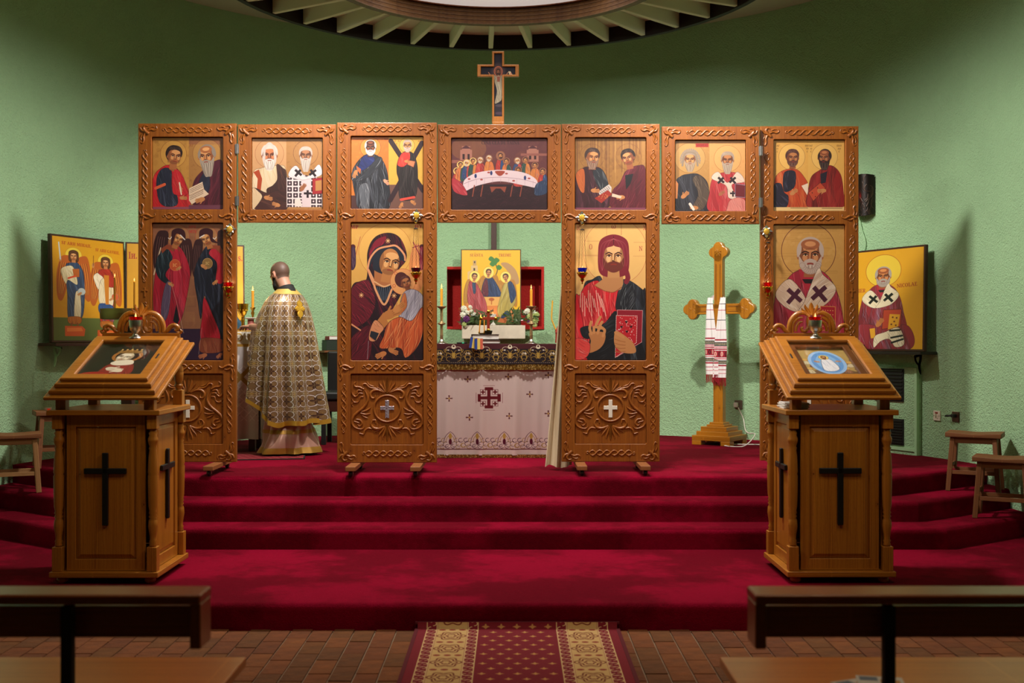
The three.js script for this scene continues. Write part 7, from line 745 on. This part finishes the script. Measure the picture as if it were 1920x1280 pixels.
// ---------------------------------------------------------------- table of preparation with its vessels
const PT = { x: -2.87, z: -10.70, h: 1.135 };
{
  const o = thing('preparation_table', 'table of preparation with white lace cloth behind the two-angel panel', 'table', [PT.x, TOP, PT.z]), W = 1.0, D = 0.42; mesh('tabletop', wbox(W - 0.03, 0.03, D - 0.03, 0, PT.h - 0.02, 0, 0.003, 0), M.darkWood, o); for (const x of [-1, 1]) for (const z of [-1, 1]) mesh('leg', wbox(0.06, PT.h - 0.04, 0.06, x * (W / 2 - 0.08), (PT.h - 0.04) / 2, z * (D / 2 - 0.08)), M.darkWood, o);
  const t = thing('preparation_cloth', 'white lace cloth with gold ribbons on the table of preparation', 'cloth', [PT.x, TOP + PT.h, PT.z]); const [cv, c] = canvas(768, 768); c.fillStyle = '#dcd2d2'; c.fillRect(0, 0, 768, 768); c.strokeStyle = '#f2ecec'; c.lineWidth = 6; for (let i = -10; i < 20; i++) { c.beginPath(); c.moveTo(i * 60, 250); c.lineTo(i * 60 + 380, 640); c.stroke(); c.beginPath(); c.moveTo(i * 60, 250); c.lineTo(i * 60 - 380, 640); c.stroke(); } c.fillStyle = '#b8aab0'; for (let i = 0; i < 14; i++) for (let j = 0; j < 8; j++) c.fillRect(i * 60 + (j % 2) * 30, 270 + j * 46, 9, 9); c.fillStyle = '#e6dccc'; c.fillRect(0, 0, 768, 96); c.fillStyle = '#c09038'; c.fillRect(0, 96, 768, 20); c.fillRect(0, 0, 768, 10); for (let i = 0; i < 8; i++) { c.strokeStyle = '#c8a050'; c.lineWidth = 9; c.beginPath(); c.arc(48 + i * 96, 50, 26, 0, 7); c.stroke(); } c.save(); c.translate(640, 330); for (const a of [0.75, -0.75]) { c.save(); c.rotate(a); c.fillStyle = '#b08a44'; c.fillRect(-14, -130, 28, 260); c.restore(); } c.restore();
  const cm = phys({ map: texOf(cv), roughness: 0.8, sheen: 0.2 }), f = (u, v) => [0, 0.006 + 0.02 * v * (Math.sin(u * 26) + 0.5 * Math.sin(u * 47 + 1))]; mesh('front_drop', hang(W, 1.02, f, 70, 18).translate(0, 0, D / 2 + 0.004), cm, t); for (const s of [-1, 1]) mesh('side_drop', move(turnY(hang(D, 1.02, f, 40, 18), s * Math.PI / 2), s * (W / 2 + 0.004), 0, 0), cm, t); mesh('top_sheet', box(W, 0.004, D, 0, -0.001, 0), std({ color: 0xe6dccc, roughness: 0.8 }), t);
  const Z = 10.6, k = F / Z, yT = TOP + PT.h + 0.002; const ch = thing('chalice', 'gold chalice on the table of preparation', 'chalice', [(455 - 960) / k, yT, -Z]); const s = 1.02; mesh('cup', lathe([[0, 0.0], [0.052, 0], [0.054, 0.008], [0.03, 0.024], [0.014, 0.04], [0.011, 0.07], [0.021, 0.088], [0.012, 0.105], [0.015, 0.125], [0.034, 0.15], [0.047, 0.185], [0.052, 0.245], [0.049, 0.245], [0.044, 0.19], [0, 0.155]].map(([x, y]) => [x * s, y * s]), 28), M.gold, ch); mesh('cup_beads', join(Array.from({ length: 10 }, (_, i) => move(new THREE.SphereGeometry(0.006, 8, 6), 0.048 * Math.cos(i * 0.628), 0.19, 0.048 * Math.sin(i * 0.628)))), M.gold, ch);
  const cs = thing('table_candlestick', 'small brass candlestick on the table of preparation', 'candlestick', [(468.5 - 960) / k, yT, -Z - 0.12]); mesh('body', lathe([[0, 0], [0.034, 0], [0.036, 0.008], [0.014, 0.02], [0.01, 0.05], [0.018, 0.07], [0.011, 0.09], [0.01, 0.14], [0.018, 0.165], [0.01, 0.185], [0.026, 0.215], [0.027, 0.22], [0.012, 0.214], [0, 0.21]], 20), M.brass, cs); candle('thick lit candle glowing before the yellow icon beside the priest', (468.5 - 960) / k, yT + 0.212, -Z - 0.12, 0.17, 0.013, true, undefined, 0, 0.9);
  const pl = thing('paten', 'white dish on a red stand between chalice and priest', 'dish', [(473 - 960) / k, yT, -Z + 0.06]); mesh('dish', lathe([[0, 0.1], [0.03, 0.1], [0.062, 0.112], [0.064, 0.118], [0.03, 0.108], [0, 0.106]], 24), M.porcelain, pl); mesh('stand', lathe([[0, 0], [0.04, 0], [0.038, 0.01], [0.03, 0.03], [0.03, 0.1], [0, 0.1]], 18), std({ color: 0xa05048, roughness: 0.6 }), pl);
}
{ const [cv, c] = canvas(256, 128); c.fillStyle = '#8a1626'; c.fillRect(0, 0, 256, 128); c.strokeStyle = '#b8605a'; c.lineWidth = 1.5; for (let i = -8; i < 20; i++) { c.beginPath(); c.moveTo(i * 16, 0); c.lineTo(i * 16 + 50, 128); c.stroke(); } for (let i = 0; i < 900; i++) { c.fillStyle = rnd() < 0.5 ? '#a0202f' : '#70101c'; c.fillRect(rr(0, 256), rr(0, 128), 2, 2); } const o = thing('priest_mat', 'thin red striped mat under the priest on the platform', 'mat', [-2.42, TOP, -10.02], 0.16); mesh('weave', box(1.1, 0.008, 0.62, 0, 0.004, 0), std({ map: texOf(cv), roughness: 0.95 }), o); mesh('hem', join(box(1.12, 0.009, 0.012, 0, 0.0045, 0.312), box(0.012, 0.009, 0.63, 0.556, 0.0045, 0)), M.blackMatte, o); }
{ // black chair and little shelf behind the priest
  const Z = 11.15, k = F / Z, o = thing('black_chair', 'black padded chair with wooden rail behind the priest', 'chair', [(628 - 960) / k, TOP, -Z - 0.2]); const u = (x) => (x - 628) / k, w = 0.42; mesh('backrest', box(w, 0.42, 0.07, 0.07, 0.72, -0.22, 0.02), M.black, o); mesh('seat', box(w, 0.09, 0.44, 0.07, 0.485, 0, 0.025), M.black, o); mesh('rail', wbox(w - 0.02, 0.11, 0.4, 0.07, 0.385, 0, 0.006, 0), wood(0x3c1a12), o); for (const x of [-1, 1]) for (const z of [-1, 1]) mesh('leg', box(0.045, 0.34, 0.045, 0.07 + x * (w / 2 - 0.025), 0.17, z * 0.18, 0.004), M.black, o);
  const sh = wallPoint(628, 0.12), d = apseDeg(628), s = thing('corner_shelf', 'small wooden wall shelf right of the priest', 'shelf', [sh.x, EYE + (640 - 657) / F * -sh.z, sh.z], -d * Math.PI / 180); mesh('board', wbox(0.34, 0.02, 0.22, 0.02, -0.01, 0, 0.003, 0), M.stoolWood, s); mesh('bracket', box(0.02, 0.1, 0.16, 0.02, -0.07, -0.03), M.stoolWood, s);
  const bx = thing('shelf_box', 'dark green box on the small wall shelf right of the priest', 'box', [sh.x, s.position.y + 0.0005, sh.z], -d * Math.PI / 180); mesh('body', box(0.24, 0.105, 0.16, 0.0, 0.0535, 0, 0.004), std({ color: 0x1c2a1c, roughness: 0.6 }), bx); mesh('lid', box(0.244, 0.008, 0.164, 0, 0.11, 0, 0.002), std({ color: 0x18241a, roughness: 0.6 }), bx); const rb = thing('red_book', 'red book on the dark green box right of the priest', 'book', [sh.x, s.position.y + 0.115, sh.z], -d * Math.PI / 180); mesh('cover', box(0.2, 0.04, 0.15, 0.01, 0.021, 0, 0.003), std({ color: 0x8a1c20, roughness: 0.6 }), rb); mesh('pages', box(0.196, 0.03, 0.15, 0.014, 0.021, 0.003), M.paper, rb); }
// ---------------------------------------------------------------- priest
{
  const px0 = (541 - 960) / F * 10.24, o = thing('person', 'bearded person in gold brocade cape bowing at the table, seen from behind', 'person', [px0, TOP + 0.008, -10.24]); const fwd = V(-0.8, 0, -0.6).normalize(); o.rotation.y = Math.atan2(fwd.x, fwd.z);
  // local frame: +z is the way he faces, +x his left, y up
  const cap = (p, a, b, ra, rb) => { const bx = b[0] - a[0], by = b[1] - a[1], bz = b[2] - a[2], l2 = bx * bx + by * by + bz * bz, t = Math.max(0, Math.min(1, ((p[0] - a[0]) * bx + (p[1] - a[1]) * by + (p[2] - a[2]) * bz) / l2)); return Math.hypot(p[0] - a[0] - bx * t, p[1] - a[1] - by * t, p[2] - a[2] - bz * t) - (ra + (rb - ra) * t); };
  const ellip = (p, c, r) => { const x = (p[0] - c[0]) / r[0], y = (p[1] - c[1]) / r[1], z = (p[2] - c[2]) / r[2], k0 = Math.hypot(x, y, z), k1 = Math.hypot(x / r[0], y / r[1], z / r[2]); return k1 < 1e-6 ? -Math.min(...r) : k0 * (k0 - 1) / k1; };
  const smin = (a, b, k) => { const h = Math.max(k - Math.abs(a - b), 0) / k; return Math.min(a, b) - h * h * k / 4; };
  function polygonise(res, c, half, sdf) { const mc = new MarchingCubes(res, new THREE.MeshBasicMaterial(), false, false, 120000); mc.isolation = 0; const hs = res / 2; for (let z = 0; z < res; z++) for (let y = 0; y < res; y++) for (let x = 0; x < res; x++) mc.field[x + y * res + z * res * res] = -sdf([c[0] + (x - hs) / hs * half, c[1] + (y - hs) / hs * half, c[2] + (z - hs) / hs * half]); mc.update(); const n = mc.count, g = new THREE.BufferGeometry(), p = new Float32Array(mc.positionArray.slice(0, n * 3)), q = new Float32Array(mc.normalArray.slice(0, n * 3)); for (let i = 0; i < p.length; i += 3) { p[i] = p[i] * half + c[0]; p[i + 1] = p[i + 1] * half + c[1]; p[i + 2] = p[i + 2] * half + c[2]; } for (let i = 0; i < q.length; i += 3) { const l = Math.hypot(q[i], q[i + 1], q[i + 2]) || 1; q[i] /= l; q[i + 1] /= l; q[i + 2] /= l; } g.setAttribute('position', new THREE.BufferAttribute(p, 3)); g.setAttribute('normal', new THREE.BufferAttribute(q, 3)); g.computeVertexNormals(); const m = mergeVertices(g.deleteAttribute('normal'), 1e-5); m.computeVertexNormals(); return m; }
  const bow = 0.42, hc = [0.0, 1.632, 0.115], ca = Math.cos(bow), sa = Math.sin(bow);
  const toHead = (p) => { const y = p[1] - hc[1], z = p[2] - hc[2]; return [p[0] - hc[0], y * ca + z * sa, -y * sa + z * ca]; };
  const headField = (P0) => { const p = toHead(P0), q = [Math.abs(p[0]), p[1], p[2]];
    let d = ellip(p, [0, 0.03, -0.012], [0.078, 0.092, 0.098]); d = smin(d, ellip(p, [0, -0.035, 0.03], [0.062, 0.085, 0.066]), 0.03); d = smin(d, ellip(p, [0, -0.095, 0.05], [0.036, 0.03, 0.036]), 0.03); d = smin(d, cap(p, [0, 0.01, 0.088], [0, -0.035, 0.112], 0.009, 0.014), 0.014); d = smin(d, ellip(p, [0, 0.02, 0.082], [0.05, 0.012, 0.012]), 0.012); d = Math.max(d, -ellip(q, [0.032, 0.002, 0.096], [0.014, 0.009, 0.012])); d = smin(d, ellip(q, [0.031, 0.001, 0.078], [0.012, 0.01, 0.012]), 0.004); d = smin(d, ellip(p, [0, -0.062, 0.088], [0.024, 0.008, 0.012]), 0.008);
    let ear = ellip(q, [0.082, -0.004, -0.008], [0.012, 0.032, 0.02]); ear = Math.max(ear, -ellip(q, [0.094, 0.0, -0.002], [0.01, 0.02, 0.011])); d = smin(d, ear, 0.008);
    d = smin(d, cap(P0, [0, 1.44, 0.0], [0, 1.58, 0.075], 0.062, 0.058), 0.03); return d; };
  const neckCut = (P0) => headField(P0);
  const hd = polygonise(104, [0, 1.60, 0.09], 0.17, (p) => Math.max(headField(p), 1.452 - p[1]));
  const arms = [[0.16, 1.34, 0.01, 0.21, 1.14, 0.15, 0.13, 1.16, 0.36], [-0.16, 1.34, 0.01, -0.21, 1.14, 0.15, -0.12, 1.16, 0.36]];
  const bodyField = (p) => { let d = cap(p, [0, 1.31, 0.02], [0, 0.98, 0.01], 0.115, 0.12); d = smin(d, cap(p, [-0.14, 1.345, 0.01], [0.14, 1.345, 0.01], 0.058, 0.058), 0.05); d = smin(d, cap(p, [0, 1.36, 0], [0, 1.47, 0.02], 0.08, 0.06), 0.04); for (const s of [-1, 1]) { d = smin(d, cap(p, [s * 0.085, 0.92, 0], [s * 0.09, 0.5, 0.01], 0.09, 0.06), 0.04); d = smin(d, cap(p, [s * 0.09, 0.5, 0.01], [s * 0.095, 0.1, -0.02], 0.058, 0.04), 0.02); } for (const a of arms) { d = smin(d, cap(p, a.slice(0, 3), a.slice(3, 6), 0.055, 0.042), 0.03); d = smin(d, cap(p, a.slice(3, 6), a.slice(6, 9), 0.042, 0.027), 0.015); } return d; };
  const bd = polygonise(96, [0, 0.80, 0.08], 0.78, bodyField);
  const handField = (s, w) => (p) => { const x = (p[0] - w[0]) * -s, y = p[1] - w[1], z = p[2] - w[2], q = [x, y, z]; let d = ellip(q, [0.0, 0, 0.045], [0.04, 0.015, 0.045]); d = smin(d, cap(q, [0, 0, -0.04], [0, 0, 0.02], 0.026, 0.024), 0.015); [[-0.03, 0.058, 0.010], [-0.01, 0.07, 0.0105], [0.011, 0.066, 0.010], [0.03, 0.05, 0.009]].forEach(([fx, L, r]) => { const k = [fx * 1.1, -0.004, 0.082 + L * 0.45], e = [fx * 1.1, -0.03, 0.082 + L * 0.8]; d = smin(d, Math.min(cap(q, [fx, 0.002, 0.075], k, r, r * 0.9), cap(q, k, e, r * 0.9, r * 0.75)), 0.004); }); d = smin(d, Math.min(cap(q, [0.03, -0.002, 0.02], [0.058, -0.012, 0.055], 0.013, 0.011), cap(q, [0.058, -0.012, 0.055], [0.055, -0.02, 0.085], 0.011, 0.009)), 0.008); return d; };
  const hands = arms.map((a, i) => polygonise(56, [a[6], a[7] - 0.01, a[8] + 0.05], 0.115, handField(i ? -1 : 1, a.slice(6, 9))));
  const paint = (g, fn) => { const p = g.attributes.position, c = new Float32Array(p.count * 3); for (let i = 0; i < p.count; i++) c.set(fn([p.getX(i), p.getY(i), p.getZ(i)]), i * 3); g.setAttribute('color', new THREE.BufferAttribute(c, 3)); return g; };
  const SK = [0.44, 0.22, 0.145], HR = [0.035, 0.022, 0.016], EA = [0.47, 0.2, 0.13];
  paint(hd, (P0) => { const p = toHead(P0), h = Math.hypot(p[0], p[1], p[2]); const n = 0.5 + 0.5 * Math.sin(p[0] * 410 + p[1] * 370) * Math.sin(p[1] * 440 - p[2] * 390); const ear = Math.abs(p[0]) > 0.077 && p[1] < 0.03; if (ear) return EA; const hairLine = p[2] < 0.052 + 0.03 * (p[1] > 0.06 ? 1 : 0) && p[1] > (p[2] > -0.02 ? 0.005 : -0.052) && p[1] > -0.052; const bald = p[1] > 0.085 && p[2] > -0.03; if (hairLine) { const t = bald ? 0.35 : 0.74 + 0.16 * n; return SK.map((v, i) => v * (1 - t) + HR[i] * t); } const beard = p[2] > 0.0 && p[1] < -0.015 && p[1] > -0.135 && !(p[2] > 0.075 && p[1] > -0.05); if (beard && P0[1] > 1.5) return SK.map((v, i) => v * 0.15 + HR[i] * 0.85); return SK; });
  paint(bd, () => SK); hands.forEach((h) => paint(h, () => SK)); const flat = (g) => { g = g.index ? g.toNonIndexed() : g; return g; };
  const body = mergeGeometries([hd, bd, ...hands].map((g) => { const q = flat(g); return q; })); mesh('body', body, phys({ vertexColors: true, roughness: 0.55, sheen: 0.1 }), o);
  const bf = (P0) => { const p = toHead(P0), q = [Math.abs(p[0]), p[1], p[2]]; let d = ellip(p, [0, -0.085, 0.058], [0.052, 0.062, 0.052]); d = smin(d, cap(q, [0.066, -0.02, 0.02], [0.045, -0.085, 0.05], 0.011, 0.02), 0.02); d = smin(d, cap(q, [0, -0.048, 0.1], [0.03, -0.062, 0.085], 0.008, 0.008), 0.008); d = Math.max(d, -ellip(p, [0, -0.06, 0.118], [0.02, 0.006, 0.02])); return d + 0.0015 * Math.sin(p[0] * 300) * Math.sin(p[1] * 260); };
  mesh('beard', polygonise(56, [0, 1.53, 0.155], 0.125, bf), std({ color: 0x120b08, roughness: 0.9 }), o);
  mesh('black_collar', gridGeo(40, 6, (u, v) => { const a = u * 6.2832, r = 0.074 + 0.012 * (1 - v); return [r * 1.04 * Math.sin(a), 1.452 + 0.062 * v - 0.032 * Math.cos(a), r * 1.05 * Math.cos(a) + 0.018 + 0.03 * v]; }, true), M.blackMatte, o);
  // brocade cape
  const [cv, c] = canvas(768, 768); c.fillStyle = '#8c6c48'; c.fillRect(0, 0, 768, 768); const n = 4, T = 768 / n; for (let i = 0; i < 2600; i++) { c.fillStyle = ['#8c6c46', '#6a4a30', '#a8895a', '#5e412c'][i % 4]; c.fillRect(rr(0, 768), rr(0, 768), rr(2, 9), rr(1, 3)); }
  const quat = (x, y, r, w, col) => { c.strokeStyle = col; c.lineWidth = w; for (let i = 0; i < 4; i++) { const a = i * Math.PI / 2 + Math.PI / 4, cx = x + r * 0.62 * Math.cos(a), cy = y + r * 0.62 * Math.sin(a); c.beginPath(); c.arc(cx, cy, r * 0.46, a - 2.2, a + 2.2); c.stroke(); } };
  for (let i = -1; i <= n; i++) for (let j = -1; j <= n; j++) for (const [ox, oy] of [[0, 0], [0.5, 0.5]]) { const x = (i + ox) * T, y = (j + oy) * T; if (ox) { quat(x, y, T * 0.42, 17, '#4a3020'); quat(x, y, T * 0.42, 9, '#e2d4cc'); quat(x, y, T * 0.2, 5, '#a8864c'); c.fillStyle = '#4a2e22'; for (let q = 0; q < 4; q++) { c.save(); c.translate(x, y); c.rotate(q * Math.PI / 2); c.beginPath(); c.ellipse(0, -T * 0.12, T * 0.055, T * 0.1, 0, 0, 7); c.fill(); c.restore(); } } else { quat(x, y, T * 0.16, 7, '#c8b088'); c.fillStyle = '#b89452'; c.beginPath(); c.arc(x, y, T * 0.07, 0, 7); c.fill(); for (let q = 0; q < 8; q++) { c.strokeStyle = '#d8ccb8'; c.lineWidth = 5; const a = q * 0.785; c.beginPath(); c.arc(x + Math.cos(a) * T * 0.26, y + Math.sin(a) * T * 0.26, T * 0.05, a + 1, a + 5); c.stroke(); } } }
  const bro = texOf(cv, [1, 1]); const capeM = phys({ map: bro, roughness: 0.38, metalness: 0.3, sheen: 0.5, sheenColor: new THREE.Color(0.5, 0.42, 0.3), bumpMap: texOf(cv, [1, 1], false), bumpScale: 0.0012 });
  // rings from the neck down: height, side, front, back half-widths
  const rings = [[1.50, 0.086, 0.10, 0.070], [1.475, 0.115, 0.125, 0.09], [1.44, 0.17, 0.155, 0.118], [1.385, 0.216, 0.205, 0.142], [1.28, 0.25, 0.285, 0.163], [1.12, 0.278, 0.362, 0.184], [0.9, 0.298, 0.378, 0.208], [0.6, 0.322, 0.372, 0.248], [0.26, 0.348, 0.35, 0.292]];
  const ringByH = (h) => { let i = 0; while (i < rings.length - 2 && h < rings[i + 1][0]) i++; const t = (rings[i][0] - h) / (rings[i][0] - rings[i + 1][0]); return rings[i].map((v, k) => v + (rings[i + 1][k] - v) * Math.max(0, Math.min(1, t))); };
  const hemTable = [[0, 1.02], [20, 0.92], [37, 0.80], [60, 0.60], [82, 0.42], [105, 0.30], [127, 0.26], [180, 0.28]];
  const hemAt = (deg) => { let i = 0; while (i < hemTable.length - 2 && deg > hemTable[i + 1][0]) i++; const t = (deg - hemTable[i][0]) / (hemTable[i + 1][0] - hemTable[i][0]); return hemTable[i][1] + (hemTable[i + 1][1] - hemTable[i][1]) * t; };
  const capePt = (u, v, off = 0) => { const a = u * Math.PI * 2, deg = Math.min(u, 1 - u) * 360, hem = hemAt(deg), h = 1.50 + (hem - 1.50) * Math.pow(v, 1.25), [, sd, fr, bk] = ringByH(h), ca2 = Math.cos(a), sn = Math.sin(a), rz = ca2 > 0 ? fr : bk, s = (1.5 - h) / 1.24; const amp = 0.058 * Math.pow(Math.max(0, s - 0.1) / 0.9, 0.75), sw = (q) => 1 - 2 * Math.pow(Math.abs(Math.sin(q / 2)), 0.8), fold = amp * (sw(a * 9 + 0.8 + 0.35 * s) + 0.4 * Math.sin(a * 14 + 2.1 + s) + 0.3 * Math.sin(a * 5)); const r = 1 + (fold + 0.35 * amp) / 0.30; return [sd * 0.95 * sn * r * (1 + off), h + 0.01 * Math.sin(a * 8) * s, rz * ca2 * r * (1 + off) + 0.015]; };
  mesh('brocade_cape', gridGeo(200, 70, (u, v) => { const q = capePt(u, v); return [...q, u * 3.5, (1.5 - q[1]) * 1.85]; }, true), capeM, o);
  mesh('cape_hem', gridGeo(200, 2, (u, v) => { const q = capePt(u, 0.972 + 0.028 * v, 0.006); return q; }, true), std({ color: 0xc89a34, roughness: 0.4, metalness: 0.4 }), o); mesh('cape_neckband', gridGeo(60, 3, (u, v) => capePt(u, 0.0 + v * 0.075, 0.02), true), std({ color: 0xc8a858, roughness: 0.5, metalness: 0.3 }), o);
  { // gold cross on the back, a little left of the middle as the photograph shows
    const q = capePt(0.497, 0.56), arms2 = []; for (let i = 0; i < 4; i++) { const a = i * Math.PI / 2, L = i % 2 ? 0.088 : 0.062; for (const d of [-0.35, 0, 0.35]) arms2.push(strand([[0, 0, 0.008], [Math.cos(a + d) * L * 0.5, Math.sin(a + d) * L * 0.5, 0.019], [Math.cos(a + d * 0.6) * L * (d ? 0.85 : 1.02), Math.sin(a + d * 0.6) * L * (d ? 0.85 : 1.02), 0.002]], 8, 0.5, 5)); } const cr = mesh('gold_cross', join(arms2), std({ color: 0xe2b03c, metalness: 0.55, roughness: 0.38 }), o); cr.position.set(0.03, 1.315, -0.184); cr.rotation.set(-0.12, Math.PI - 0.05, 0); cr.rotation.order = 'YXZ'; }
  // satin under-robe
  const robeM = phys({ color: 0xb88a78, roughness: 0.32, metalness: 0.15, sheen: 0.5, sheenColor: new THREE.Color(0.6, 0.5, 0.4) }); const robePt = (u, v, off = 0) => { const a = u * Math.PI * 2, h = 0.95 * (1 - v) + 0.018, r = 0.12 + 0.14 * v * v, f = 0.022 * v * (Math.sin(a * 7 + 2) + 0.6 * Math.sin(a * 12 + 1)) + 0.02 * v * Math.sin(v * 16 + a * 3); return [(r * 1.08 + f + off) * Math.sin(a), h, (r + f + off) * Math.cos(a) - 0.01 * v]; };
  mesh('satin_robe', gridGeo(120, 40, (u, v) => robePt(u, v), true), robeM, o); for (const [v0, v1] of [[0.945, 1.0], [0.78, 0.815]]) mesh('gold_band', gridGeo(120, 3, (u, v) => robePt(u, v0 + (v1 - v0) * v, 0.003), true), std({ color: 0xb08434, roughness: 0.4, metalness: 0.45 }), o);
  for (const s of [-1, 1]) mesh('shoe', (() => { const g = clean(new THREE.SphereGeometry(0.05, 16, 12)); g.scale(0.9, 0.75, 2.5); const p = g.attributes.position; for (let i = 0; i < p.count; i++) if (p.getY(i) < -0.02) p.setY(i, -0.02); g.translate(s * 0.1, 0.02, 0.03 - (s > 0 ? 0 : 0.12)); return g; })(), M.black, o);
}
scene.traverse((n) => { if (n.isMesh && !n.name) n.name = 'part'; });
renderer.render(scene, camera);
